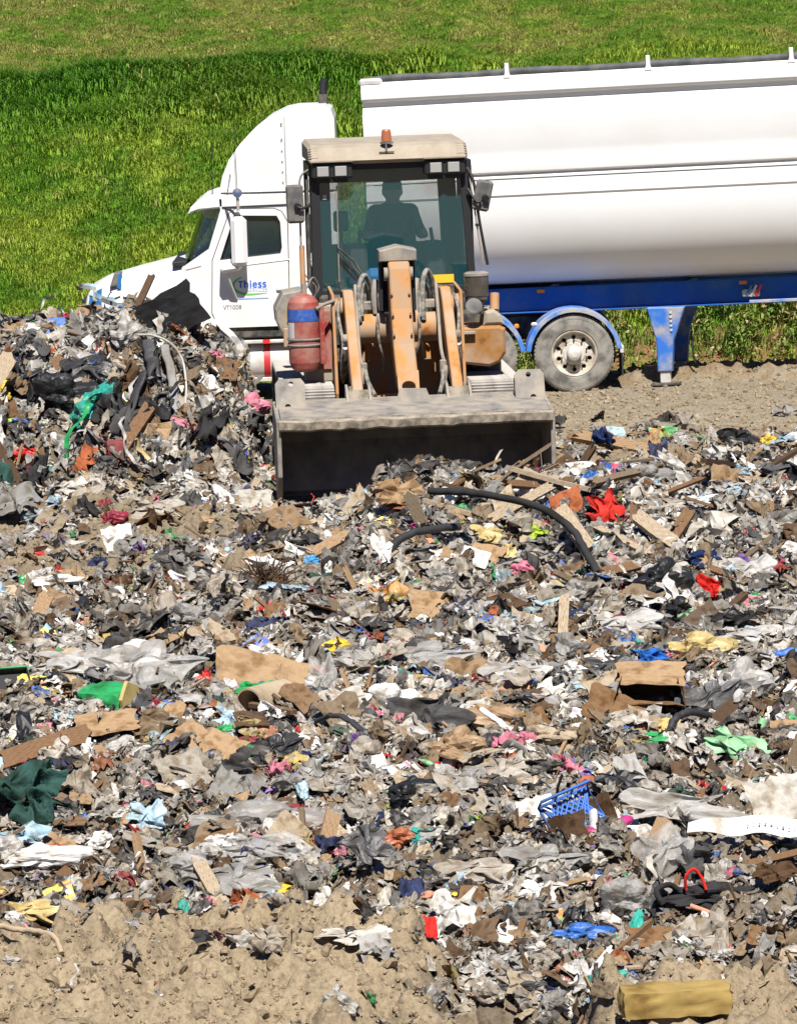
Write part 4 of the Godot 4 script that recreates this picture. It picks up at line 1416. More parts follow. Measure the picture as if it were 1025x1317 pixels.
func make_truck() -> void:
	var T := thing("truck_tractor", "white bonneted truck tractor with tall roof fairing parked behind the trash heap", "truck", Vector3(0, 0, -51.75))
	var zn := 1.16
	# chassis and running gear
	for s in [-1.0, 1.0]:
		bx("chassis_rail", Vector3(-0.55, 0.78, s * 0.42), Vector3(6.0, 0.26, 0.08), M.blackdust, T, 0.01)
	bx("rear_frame", Vector3(1.55, 0.72, 0.0), Vector3(1.5, 0.24, 0.7), M.red_frame, T, 0.02)
	bx("fifth_wheel", Vector3(1.5, 0.93, 0), Vector3(0.9, 0.12, 0.8), M.blackdust, T, 0.03)
	bx("engine_block", Vector3(-2.7, 0.8, 0), Vector3(1.6, 0.8, 0.8), M.black, T, 0.05)
	for x in [2.27, 1.06]:
		for s in [-1.0, 1.0]:
			wheel(T, Vector3(x, 0.475, s * 1.08), s, 0.49, 0.26)
			wheel(T, Vector3(x, 0.475, s * 0.77), -s, 0.49, 0.26)
		cyl("axle", Vector3(x, 0.475, -1.0), Vector3(x, 0.475, 1.0), 0.09, M.blackdust, T)
	for s in [-1.0, 1.0]:
		wheel(T, Vector3(-2.52, 0.475, s * 1.02), s, 0.49, 0.28, true)
	# bonnet
	var bonnet := MB.new()
	# sections across the bonnet from the grille back to the scuttle: x, top y, half width top, half width low
	var sec := [[-3.84, 1.36, 0.62, 0.92], [-3.78, 1.47, 0.66, 0.98], [-3.6, 1.56, 0.70, 1.06], [-3.2, 1.66, 0.76, 1.12], [-2.75, 1.755, 0.84, 1.15], [-2.56, 1.79, 0.88, 1.155]]
	var pts := PackedVector3Array()
	for c in sec:
		var ty: float = c[1]
		var a: float = c[2]
		var b2: float = c[3]
		for q in [[-b2, 0.95], [-b2, ty - 0.3], [-b2 + 0.02, ty - 0.16], [-(a + b2) * 0.5 - 0.02, ty - 0.05], [-a, ty], [0.0, ty + 0.025], [a, ty], [(a + b2) * 0.5 + 0.02, ty - 0.05], [b2 - 0.02, ty - 0.16], [b2, ty - 0.3], [b2, 0.95]]:
			pts.append(Vector3(c[0], q[1], q[0]))
	bonnet.grid(pts, 11, sec.size())
	var bon := part("bonnet", bonnet, M.white, T)
	bx("grille", Vector3(-3.83, 1.1, 0), Vector3(0.05, 0.5, 1.2), M.blackdust, T, 0.02)
	for k in 5:
		bx("grille_bar", Vector3(-3.865, 0.92 + k * 0.1, 0.0), Vector3(0.04, 0.05, 1.7), M.black, T, 0.008)
	bx("bumper", Vector3(-3.83, 0.5, 0), Vector3(0.22, 0.42, 2.2), M.white, T, 0.08)
	flatx("blue_flash", V([-3.8, 1.22, -3.63, 1.22, -3.62, 1.49, -3.77, 1.42]), 0.94, 1.085, M.flash, bon, 0.006)
	flatx("headlamp", V([-3.82, 1.0, -3.62, 1.0, -3.6, 1.2, -3.8, 1.2]), 0.9, 1.09, M.lens, bon, 0.02)
	var snout := flatx("air_intake", V([-3.52, 1.5, -3.4, 1.5, -3.37, 1.68, -3.45, 1.68]), 0.72, 1.07, M.mirror_back, bon, 0.02)
	flatx("intake_flash", V([-3.425, 1.49, -3.375, 1.47, -3.36, 1.665, -3.4, 1.665]), 1.072, 1.085, M.flash, snout, 0.0)
	# wing with its wheel arch: a flared plate over the front wheel
	for s in [-1.0, 1.0]:
		var z0 := 1.0 if s > 0 else -1.19
		var z1 := 1.19 if s > 0 else -1.0
		arch_strip(T, "wing", -2.52, 0.42, 0.63, 0.71, -0.25, PI + 0.1, z0, z1, M.white)
		flatx("wing_panel", V([-3.8, 0.75, -3.24, 0.75, -3.1, 0.96, -2.85, 1.12, -2.5, 1.14, -2.15, 1.07, -1.95, 0.9, -2.1, 1.05, -2.25, 1.25, -2.6, 1.35, -3.8, 1.35]), z0 * 0.97, z0 * 0.97 + s * 0.03, M.white, T, 0.006)
		arch_strip(T, "arch_liner", -2.52, 0.42, 0.60, 0.625, -0.1, PI, z0 - 0.3 * s, z1, M.black)
	# cab shell
	var door := V([-2.24, 1.14, -2.2, 1.04, -2.08, 0.95, -1.28, 0.95, -1.26, 2.25, -1.33, 2.38, -1.42, 2.42, -1.9, 2.43, -1.98, 2.38, -2.21, 1.8])
	var pane := V([-2.12, 1.8, -1.36, 1.86, -1.34, 1.93, -1.35, 2.25, -1.39, 2.33, -1.89, 2.35, -1.93, 2.32])
	var side := V([-2.6, 0.97, -2.6, 1.72, -2.36, 1.74, -2.31, 1.78, -2.09, 2.42, -2.1, 2.56, -0.64, 2.59, -0.64, 0.97])
	for s in [-1.0, 1.0]:
		var b := MB.new()
		b.ring_panel(side, pane, s * (zn - 0.05), s * zn)
		part("cab_side", b, M.white, T)
		var g := MB.new()
		g.prism(pane, s * (zn - 0.035), s * (zn - 0.03))
		part("side_window", g, M.truck_glass, T)
		var dr := MB.new()
		dr.ring_panel(door, pane, s * (zn + 0.003), s * (zn + 0.016))
		var dd := part("door", dr, M.white, T)
		var seal: Array = []
		for p in door:
			seal.append(Vector3(p.x, p.y, s * (zn + 0.003)))
		seal.append(seal[0])
		tb("door_seal", seal, 0.011, M.rubber, dd, 5)
		var ws: Array = []
		for p in pane:
			ws.append(Vector3(p.x, p.y, s * (zn + 0.005)))
		ws.append(ws[0])
		tb("window_seal", ws, 0.012, M.rubber, dd, 5)
		bx("window_bar", Vector3(-1.88, 2.08, s * (zn - 0.01)), Vector3(0.035, 0.54, 0.03), M.rubber, dd, 0.004, Basis(Vector3.BACK, -0.05))
		bx("door_crease", Vector3(-1.58, 1.75, s * (zn + 0.018)), Vector3(0.66, 0.014, 0.012), M.white, dd, 0.004, Basis(Vector3.BACK, 0.09))
		bx("door_handle", Vector3(-1.38, 1.42, s * (zn + 0.03)), Vector3(0.1, 0.05, 0.03), M.white, dd, 0.01)
		bx("rain_gutter", Vector3(-1.66, 2.462, s * (zn + 0.006)), Vector3(0.82, 0.016, 0.02), M.rubber, T, 0.004, Basis(Vector3.BACK, 0.01))
	bx("cab_roof", Vector3(-1.4, 2.575, 0), Vector3(1.52, 0.05, 2 * zn - 0.02), M.white, T, 0.02)
	bx("cab_back", Vector3(-0.655, 1.78, 0), Vector3(0.04, 1.58, 2 * zn - 0.12), M.white, T, 0.01)
	bx("cab_floor", Vector3(-1.6, 0.985, 0), Vector3(1.9, 0.03, 2 * zn - 0.12), M.black, T, 0.0)
	bx("bulkhead", Vector3(-2.57, 1.36, 0), Vector3(0.04, 0.78, 2 * zn - 0.12), M.white, T, 0.0)
	bx("dashboard", Vector3(-2.35, 1.6, 0), Vector3(0.4, 0.3, 2.0), M.seat, T, 0.05)
	for z in [-0.55, 0.55]:
		bx("seat_back", Vector3(-1.32, 1.85, z), Vector3(0.16, 0.75, 0.5), M.seat, T, 0.05, Basis(Vector3.BACK, -0.1))
		bx("seat_base", Vector3(-1.6, 1.45, z), Vector3(0.5, 0.16, 0.5), M.seat, T, 0.05)
	bx("sleeper_curtain", Vector3(-1.15, 1.8, 0), Vector3(0.03, 1.5, 2 * zn - 0.16), M.seat, T, 0.0)
	var wsn := MB.new()
	# wraps round: the middle stands forward of the pillars
	var wp := PackedVector3Array()
	for k in 5:
		var q := k / 4.0
		for i in 13:
			var s := -1.0 + i / 6.0
			var back := 0.30 * pow(absf(s), 2.6)
			wp.append(Vector3(lerpf(-2.62, -2.36, q) + back * (1.0 - 0.1 * q), lerpf(1.76, 2.44, q), s * (zn - 0.015)))
	wsn.grid(wp, 13, 5)
	part("windscreen", wsn, M.truck_glass, T)
	var vis := MB.new()
	vis.prism(V([-2.5, 2.385, -2.46, 2.47, -2.34, 2.56, -2.2, 2.605, -2.05, 2.605, -2.05, 2.45, -2.2, 2.44, -2.36, 2.43]), -zn, zn, 0.02)
	part("sun_visor", vis, M.white, T)
	flatx("scuttle", V([-2.72, 1.74, -2.54, 1.74, -2.54, 1.8, -2.72, 1.79]), -zn + 0.1, zn - 0.05, M.black, T, 0.01)
	# crease under the window and the wing-to-door panel gap
	bx("panel_gap", Vector3(-2.455, 1.72, zn + 0.004), Vector3(0.2, 0.02, 0.008), M.fair_edge, T, 0.003, Basis(Vector3.BACK, 0.22))
	# tall roof fairing, narrowing to the front
	var fp := V([-2.1, 2.56, -2.09, 2.7, -2.06, 2.83, -1.97, 3.03, -1.83, 3.22, -1.65, 3.4, -1.45, 3.55, -1.25, 3.64, -1.1, 3.665, -0.75, 3.665, -0.67, 3.62, -0.63, 3.5, -0.62, 2.56])
	var fair := MB.new()
	fair.prism(fp, -zn + 0.03, zn - 0.03, 0.07)
	for i in fair.v.size():
		var p := fair.v[i]
		var k := 1.0 - 0.16 * ss(-1.3, -2.1, p.x)
		fair.v[i] = Vector3(p.x, p.y, p.z * k)
	var fo := part("roof_fairing", fair, M.white, T)
	tb("fairing_gasket", [Vector3(-2.08, 2.622, zn * 0.84), Vector3(-1.7, 2.622, zn * 0.96 - 0.03), Vector3(-1.3, 2.622, zn - 0.028), Vector3(-0.64, 2.622, zn - 0.026)], 0.012, M.rubber, fo, 6)
	tb("fairing_seam", [Vector3(-1.25, 2.66, zn - 0.026), Vector3(-1.25, 3.58, zn - 0.026)], 0.005, M.fair_edge, fo, 5)
	for k in 7:
		cyl("rivet", Vector3(-1.29, 2.72 + k * 0.13, zn - 0.035), Vector3(-1.29, 2.72 + k * 0.13, zn - 0.02), 0.009, M.fair_edge, fo, 6)
	for k in 5:
		cyl("rivet", Vector3(-2.0 + k * 0.012, 2.7 + k * 0.06, zn - 0.155 + k * 0.005), Vector3(-2.0 + k * 0.012, 2.7 + k * 0.06, zn - 0.13 + k * 0.006), 0.009, M.fair_edge, fo, 6)
	tb("aerial", [Vector3(-2.2, 2.6, 0.7), Vector3(-2.18, 3.25, 0.7)], 0.006, M.black, T, 5)
	tb("aerial", [Vector3(-1.87, 2.63, zn - 0.02), Vector3(-1.88, 3.5, zn - 0.03)], 0.004, M.black, T, 5)
	# stack behind the cab
	cyl("exhaust_stack", Vector3(-0.78, 1.0, -0.55), Vector3(-0.78, 3.78, -0.55), 0.065, M.blackdust, T)
	tb("stack_tip", curve([Vector3(-0.78, 3.75, -0.55), Vector3(-0.775, 3.88, -0.55), Vector3(-0.75, 3.98, -0.55)], 4), 0.055, M.black, T, 14)
	# mirrors: long white head, round chrome one above
	var mh := bx("mirror", Vector3(-1.86, 2.04, zn + 0.27), Vector3(0.2, 0.62, 0.12), M.white, T, 0.05)
	tb("mirror_arm", curve([Vector3(-1.86, 2.33, zn + 0.25), Vector3(-1.95, 2.42, zn + 0.15), Vector3(-2.02, 2.44, zn)], 4), 0.018, M.black, mh)
	bx("mirror_foot", Vector3(-1.98, 1.71, zn + 0.14), Vector3(0.28, 0.1, 0.28), M.white, mh, 0.04, Basis(Vector3.BACK, 0.12))
	tb("mirror_stay", curve([Vector3(-2.02, 1.68, zn + 0.22), Vector3(-1.995, 1.52, zn + 0.16), Vector3(-1.93, 1.31, zn + 0.03)], 5), 0.016, M.fair_edge, mh)
	var rm := MB.new()
	rm.t = Transform3D(Basis(Vector3.RIGHT, 1.35), Vector3(-1.86, 2.64, zn + 0.25))
	rm.lathe([Vector2(0.0, -0.05), Vector2(0.04, -0.045), Vector2(0.058, -0.01), Vector2(0.06, 0.01), Vector2(0.0, 0.014)], 18)
	var rmo := part("spot_mirror", rm, M.chrome, T)
	tb("spot_arm", [Vector3(-1.86, 2.6, zn + 0.24), Vector3(-1.86, 2.42, zn + 0.2)], 0.02, M.alloy, rmo)
	# steps and fuel tank under the door
	bx("skirt", Vector3(-1.55, 0.885, zn - 0.12), Vector3(0.95, 0.16, 0.2), M.blackdust, T, 0.02)
	var ft := MB.new()
	ft.t = Transform3D(LAYX, Vector3(-1.82, 0.485, 0.86))
	ft.lathe([Vector2(0.0, 0.0), Vector2(0.2, 0.0), Vector2(0.235, -0.03), Vector2(0.24, -0.06), Vector2(0.24, -1.3), Vector2(0.235, -1.33), Vector2(0.0, -1.36)], 32)
	var fto := part("fuel_tank", ft, M.alloy, T)
	for x in [-1.58, -0.82]:
		var bnd := MB.new()
		bnd.t = Transform3D(LAYX, Vector3(x, 0.485, 0.86))
		bnd.lathe([Vector2(0.246, 0.04), Vector2(0.25, 0.035), Vector2(0.25, -0.035), Vector2(0.246, -0.04)], 32)
		part("tank_strap", bnd, M.red_band, fto)
	bx("step", Vector3(-1.5, 0.755, 0.98), Vector3(0.74, 0.05, 0.3), M.alloy, T, 0.012)
	bx("step_flash", Vector3(-1.58, 0.758, 1.133), Vector3(0.09, 0.052, 0.006), M.red_band, T, 0.0)
	bx("side_marker", Vector3(-1.78, 0.3, 1.05), Vector3(0.07, 0.03, 0.03), M.orange_lens, T, 0.005)
	bx("tank_bracket", Vector3(-1.45, 0.27, 0.95), Vector3(0.75, 0.06, 0.2), M.alloy, T, 0.01)
	bx("battery_box", Vector3(-0.1, 0.62, 0.8), Vector3(0.6, 0.4, 0.5), M.blackdust, T, 0.03)
	# mudguards over the drive wheels
	for s in [-1.0, 1.0]:
		for x in [2.27, 1.06]:
			arch_strip(T, "mudguard", x, 0.45, 0.575, 0.60, 0.12, PI - 0.12, s * 0.62, s * 1.22, M.guard)
			arch_strip(T, "guard_rim", x, 0.45, 0.545, 0.605, 0.12, PI - 0.12, s * 1.221, s * 1.235, M.guard)
			arch_strip(T, "guard_lining", x, 0.45, 0.565, 0.573, 0.12, PI - 0.12, s * 0.62, s * 1.2, M.black)
		bx("mud_flap", Vector3(2.87, 0.36, s * 0.92), Vector3(0.02, 0.36, 0.6), M.rubber, T, 0.004)
		bx("flap_plate", Vector3(2.868, 0.51, s * 1.0), Vector3(0.05, 0.09, 0.46), M.alloy, T, 0.008)
	bx("guard_lamp", Vector3(1.56, 0.84, 1.15), Vector3(0.06, 0.06, 0.05), M.orange_lens, T, 0.015)
	bx("guard_bracket", Vector3(1.78, 0.86, 1.2), Vector3(0.08, 0.05, 0.06), M.alloy, T, 0.015)
	# door lettering: the swoosh, the name, the fleet number
	var zl := zn + 0.0185
	letters("Thiess", Vector3(-1.905, 1.485, zl), 0.085, M.logo_blue, T, 800, 1.0)
	letters("SERVICES", Vector3(-1.80, 1.415, zl), 0.045, M.logo_pale, T, 500, 1.0)
	letters("VT1008", Vector3(-2.10, 1.205, zl), 0.05, M.letter_grey, T, 500, 1.0)
	bx("tagline", Vector3(-1.73, 1.31, zl + 0.002), Vector3(0.4, 0.012, 0.003), M.logo_pale, T, 0.0)
	var sw := MB.new()
	var prev: Array = []
	for i in 25:
		var q := i / 24.0
		var a := lerpf(deg_to_rad(118.0), deg_to_rad(292.0), q)
		var c := Vector2(-1.76, 1.475)
		var p: Vector2 = c + Vector2(cos(a) * 0.205, sin(a) * 0.115)
		if q > 0.62:
			p = p.lerp(Vector2(lerpf(-1.85, -1.54, (q - 0.62) / 0.38), 1.358 + 0.014 * pow((q - 0.62) / 0.38, 2.0)), ss(0.6, 0.75, q))
		var wdt := 0.034 * sin(PI * clampf(q * 0.85 + 0.12, 0.0, 1.0))
		var nrm := Vector2(cos(a), sin(a) * 1.2).normalized()
		var cur := [Vector3(p.x - nrm.x * wdt * 0.5, p.y - nrm.y * wdt * 0.5, zl + 0.001), Vector3(p.x + nrm.x * wdt * 0.5, p.y + nrm.y * wdt * 0.5, zl + 0.001)]
		if prev:
			sw.oquad(prev[0], prev[1], cur[1], cur[0], Vector3(0, 0, 1))
		prev = cur
	part("swoosh", sw, M.logo_green, T)

func make_trailer() -> void:
	# pivots on the fifth wheel; local x runs back along the trailer, +z is the near side
	var T := thing("tipper_trailer", "long white smooth sided tipper trailer on a blue chassis", "trailer", Vector3(1.5, 0, -51.75), deg_to_rad(-12.0))
	T.rotation.z = deg_to_rad(1.35)   # the road climbs to the right
	var x0 := -1.48
	var x1 := 9.2
	var prof := V([1.06, 3.97, 1.14, 3.965, 1.19, 3.93, 1.21, 3.86, 1.21, 3.76, 1.195, 3.735, 1.15, 3.73, 1.135, 3.715, 1.13, 3.66, 1.16, 3.64, 1.19, 3.55, 1.2, 3.43, 1.195, 3.3, 1.187, 3.17, 1.172, 3.05, 1.155, 2.965, 1.155, 2.945, 1.20, 2.92, 1.235, 2.885, 1.24, 2.84, 1.235, 2.775, 1.225, 2.765, 1.19, 2.75, 1.185, 2.74, 1.2, 2.725, 1.215, 2.705, 1.215, 2.69, 1.205, 2.687, 1.205, 2.676, 1.217, 2.672, 1.232, 2.55, 1.24, 2.5, 1.243, 2.485, 1.235, 2.47, 1.225, 2.455, 1.228, 2.44, 1.232, 2.3, 1.22, 2.15, 1.19, 2.0, 1.13, 1.83, 1.04, 1.67, 0.92, 1.53, 0.76, 1.42, 0.56, 1.345, 0.3, 1.3, 0.0, 1.285])
	var full: Array = []
	for p in prof:
		full.append(p)
	for i in range(prof.size() - 2, -1, -1):
		full.append(Vector2(-prof[i].x, prof[i].y))
	# tank: smooth along the curve, sharp at its rails
	var b := MB.new()
	var cols := 60
	var wav := fnl(77, 0.8, 2)
	for i in full.size() - 1:
		var p: Vector2 = full[i]
		var q: Vector2 = full[i + 1]
		var e := (q - p).normalized()
		var nn := Vector2(-e.y, e.x)
		if nn.dot((p + q) * 0.5 - Vector2(0, 2.5)) < 0.0:
			nn = -nn
		var na := nn
		var nb := nn
		if i > 0:
			var e0: Vector2 = (p - full[i - 1]).normalized()
			if e0.dot(e) > 0.88:
				var n0 := Vector2(-e0.y, e0.x)
				na = (nn + (n0 if n0.dot(nn) > 0 else -n0)).normalized()
		if i < full.size() - 2:
			var e1: Vector2 = (full[i + 2] - q).normalized()
			if e1.dot(e) > 0.88:
				var n1 := Vector2(-e1.y, e1.x)
				nb = (nn + (n1 if n1.dot(nn) > 0 else -n1)).normalized()
		for k in cols:
			var xa := lerpf(x0, x1, float(k) / cols)
			var xb := lerpf(x0, x1, float(k + 1) / cols)
			var wa := wav.get_noise_2d(xa, p.y * 2.0) * 0.02
			var wb := wav.get_noise_2d(xb, p.y * 2.0) * 0.02
			b.quad_n(Vector3(xa, p.y, p.x), Vector3(xb, p.y, p.x), Vector3(xb, q.y, q.x), Vector3(xa, q.y, q.x), Vector3(wa, na.y, na.x), Vector3(wb, na.y, na.x), Vector3(wb, nb.y, nb.x), Vector3(wa, nb.y, nb.x))
	for xx in [x0, x1]:
		var ids := Geometry2D.triangulate_polygon(PackedVector2Array(full))
		var nx := Vector3(signf(xx), 0, 0)
		for i in range(0, ids.size(), 3):
			var a: Vector2 = full[ids[i]]
			var c: Vector2 = full[ids[i + 1]]
			var d: Vector2 = full[ids[i + 2]]
			b.tri_n(Vector3(xx, a.y, a.x), Vector3(xx, c.y, c.x), Vector3(xx, d.y, d.x), nx, nx, nx)
	part("tank", b, M.white2, T)
	tb("panel_seam", [Vector3(x0 + 0.1, 2.681, 1.207), Vector3(x1, 2.681, 1.207)], 0.008, M.black, T, 5)
	# rolled tarpaulin on the near top rail with its hoop sockets
	var rollpts: Array = []
	for i in 24:
		var x := lerpf(x0 + 0.02, x1, i / 23.0)
		rollpts.append(Vector3(x, 4.0 + 0.012 * sin(i * 1.7) - (0.015 if i == 0 else 0.0), 1.1))
	var tr := MB.new()
	tr.tube(rollpts, 0.052, 10)
	part("rolled_tarpaulin", tr, M.tarp, T)
	bx("tarpaulin_end", Vector3(x0 + 0.12, 3.97, 1.13), Vector3(0.3, 0.1, 0.12), M.alloy, T, 0.03)
	for x in [0.38, 2.15, 3.92, 5.7, 7.4]:
		var s := MB.new()
		s.t = Transform3D(Basis(), Vector3(x, 3.93, 1.17))
		s.prism(V([-0.05, 0.0, 0.05, 0.0, 0.028, 0.06, 0.024, 0.19, -0.024, 0.19, -0.028, 0.06]), -0.03, 0.03, 0.008)
		part("tarp_post", s, M.white, T)
	for s in [-1.0, 1.0]:
		bx("chassis_beam", Vector3(3.7, 1.12, s * 0.5), Vector3(11.0, 0.3, 0.09), M.blue, T, 0.012)
		bx("beam_flange", Vector3(3.7, 0.962, s * 0.52), Vector3(11.0, 0.018, 0.2), M.blue, T, 0.004)
	for x in [-1.2, 0.6, 2.4, 4.4, 6.4, 8.4]:
		bx("cross_member", Vector3(x, 1.12, 0), Vector3(0.1, 0.24, 0.9), M.blue, T, 0.01)
	bx("kingpin_plate", Vector3(0.0, 1.02, 0), Vector3(1.3, 0.06, 0.9), M.blackdust, T, 0.01)
	bx("step_beam", Vector3(4.3, 0.985, 0.66), Vector3(2.2, 0.04, 0.04), M.guard, T, 0.006)
	for x in [0.55, 3.12]:
		bx("side_marker", Vector3(x, 1.22, 0.552), Vector3(0.1, 0.045, 0.02), M.orange_lens, T, 0.006)
	bx("hose_rack", Vector3(3.22, 1.09, 0.6), Vector3(0.22, 0.09, 0.1), M.alloy, T, 0.015)
	for k in 3:
		tb("hose_coupling", [Vector3(3.16 + k * 0.06, 1.05, 0.64), Vector3(3.24 + k * 0.06, 1.19, 0.68)], 0.017, [M.flash, M.alloy, M.red_band][k], T)
	for s in [-1.0, 1.0]:
		var leg := MB.new()
		leg.prism(V([1.92, 0.965, 2.4, 0.965, 2.24, 0.55, 2.2, 0.16, 2.02, 0.16, 2.02, 0.55]), s * 0.62, s * 0.78, 0.012)
		var lo := part("landing_leg", leg, M.leg, T)
		bx("inner_leg", Vector3(2.11, 0.11, s * 0.7), Vector3(0.13, 0.2, 0.11), M.alloy, lo, 0.01)
		bx("foot", Vector3(2.11, 0.0, s * 0.7), Vector3(0.36, 0.03, 0.26), M.blackdust, lo, 0.008)
		for k in 5:
			cyl("bolt", Vector3(2.22, 0.9 - k * 0.055, s * 0.78), Vector3(2.22, 0.9 - k * 0.055, s * 0.795), 0.016, M.alloy, lo, 8)
	cyl("leg_shaft", Vector3(2.11, 0.7, -0.7), Vector3(2.11, 0.7, 0.7), 0.03, M.blackdust, T)
	tb("crank", [Vector3(2.4, 0.62, 0.3), Vector3(2.42, 0.3, 0.34), Vector3(2.44, 0.22, 0.34)], 0.014, M.black, T)
	for x in [5.9, 7.1, 8.3]:
		for s in [-1.0, 1.0]:
			wheel(T, Vector3(x, 0.475, s * 1.08), s, 0.49, 0.26)
		cyl("axle", Vector3(x, 0.475, -1.0), Vector3(x, 0.475, 1.0), 0.08, M.blackdust, T)

# ---------------------------------------------------------------- trash
const PAL := {
	"white": Color(0.74, 0.735, 0.73), "off-white": Color(0.50, 0.475, 0.43), "pale grey": Color(0.42, 0.415, 0.405), "grey": Color(0.255, 0.25, 0.24),
	"dusty grey": Color(0.36, 0.325, 0.275), "dark grey": Color(0.085, 0.085, 0.088), "black": Color(0.016, 0.016, 0.018), "charcoal": Color(0.04, 0.04, 0.043),
	"tan": Color(0.375, 0.255, 0.15), "brown": Color(0.205, 0.12, 0.062), "dark brown": Color(0.10, 0.06, 0.035), "muddy": Color(0.22, 0.165, 0.11), "beige": Color(0.44, 0.36, 0.26),
	"blue": Color(0.03, 0.14, 0.50), "bright blue": Color(0.06, 0.32, 0.68), "pale blue": Color(0.38, 0.54, 0.66), "navy": Color(0.025, 0.045, 0.14),
	"green": Color(0.03, 0.36, 0.11), "lime": Color(0.40, 0.58, 0.06), "teal": Color(0.03, 0.34, 0.28), "dark green": Color(0.035, 0.085, 0.075), "pale green": Color(0.25, 0.52, 0.28),
	"red": Color(0.60, 0.03, 0.025), "maroon": Color(0.28, 0.025, 0.05), "orange": Color(0.70, 0.22, 0.04), "rust": Color(0.40, 0.13, 0.06),
	"yellow": Color(0.72, 0.50, 0.05), "straw": Color(0.52, 0.41, 0.17), "pink": Color(0.65, 0.22, 0.32), "magenta": Color(0.50, 0.04, 0.22), "purple": Color(0.24, 0.13, 0.48), "lilac": Color(0.42, 0.36, 0.55), "foam": Color(0.36, 0.255, 0.09), "salmon": Color(0.62, 0.30, 0.20)}
var tmats := {}
var protos := {}
var heroes: Array = []
var used_labels := {}

func pool(name: String, colour: String) -> StandardMaterial3D:
	var key := name + colour
	if tmats.has(key):
		return tmats[key]
	var m := mat(PAL[colour], 0.85, 0.0, 0.4)
	dress(m, name)
	tmats[key] = m
	return m

func dress(m: StandardMaterial3D, name: String) -> void:
	if not M.has("grime"):
		M.grime = noise_tex([[0.12, Color(0.46, 0.39, 0.31)], [0.38, Color(0.80, 0.76, 0.70)], [0.62, Color(1, 1, 1)], [0.9, Color(0.86, 0.83, 0.79)]], 0.005, 91, 512, FastNoiseLite.TYPE_SIMPLEX_SMOOTH, 6)
		M.grain = noise_tex([[0.2, Color(0.45, 0.38, 0.3)], [0.45, Color(0.85, 0.82, 0.78)], [0.6, Color(1, 1, 1)], [0.8, Color(0.75, 0.7, 0.64)]], 0.02, 92, 512)
		M.crease = bump_tex(0.02, 93, 6.0, 512, FastNoiseLite.TYPE_CELLULAR)
		M.weave = bump_tex(0.08, 94, 5.0, 256)
	m.uv1_triplanar = true
	m.albedo_texture = M.grime
	m.uv1_scale = Vector3.ONE * 0.9
	match name:
		"film", "clear":
			m.roughness = 0.5
			m.metallic_specular = 0.5
			m.backlight = Color(0.25, 0.25, 0.25)
			m.normal_enabled = true
			m.normal_texture = M.crease
			m.normal_scale = 0.7
			if name == "clear":
				m.transparency = BaseMaterial3D.TRANSPARENCY_ALPHA
				m.albedo_color.a = 0.62
		"print":
			m.roughness = 0.45
			m.uv1_scale = Vector3.ONE * 1.0
			m.albedo_texture = print_tex(int(m.albedo_color.r * 977.0 + m.albedo_color.g * 331.0))
			m.albedo_color = Color(1, 1, 1)
		"plastic":
			m.roughness = 0.5
			m.metallic_specular = 0.5
		"wood":
			m.albedo_texture = M.grain
			m.uv1_scale = Vector3(1.2, 14.0, 14.0)
		"card":
			m.roughness = 0.92
			m.metallic_specular = 0.25
		"cloth":
			m.roughness = 0.95
			m.metallic_specular = 0.2
			m.normal_enabled = true
			m.normal_texture = M.weave
			m.normal_scale = 0.4

func print_tex(sd: int) -> ImageTexture:
	# packaging print: blocks, bands and small type-like bars in a few inks
	var r := RandomNumberGenerator.new()
	r.seed = sd
	var im := Image.create(128, 128, false, Image.FORMAT_RGB8)
	var inks := [Color(0.62, 0.05, 0.04), Color(0.05, 0.12, 0.42), Color(0.75, 0.62, 0.12), Color(0.1, 0.38, 0.14), Color(0.72, 0.71, 0.68), Color(0.70, 0.68, 0.62), Color(0.55, 0.28, 0.1), Color(0.08, 0.08, 0.09), Color(0.5, 0.16, 0.3), Color(0.15, 0.4, 0.55)]
	im.fill(inks[r.randi() % 7].linear_to_srgb())
	for k in 5:
		im.fill_rect(Rect2i(r.randi_range(-20, 100), r.randi_range(-20, 100), r.randi_range(20, 90), r.randi_range(14, 50)), inks[r.randi() % 10].linear_to_srgb())
	for k in 26:
		im.fill_rect(Rect2i(r.randi_range(0, 120), r.randi_range(0, 126), r.randi_range(3, 22), r.randi_range(1, 4)), inks[r.randi() % 10].linear_to_srgb())
	return ImageTexture.create_from_image(im)

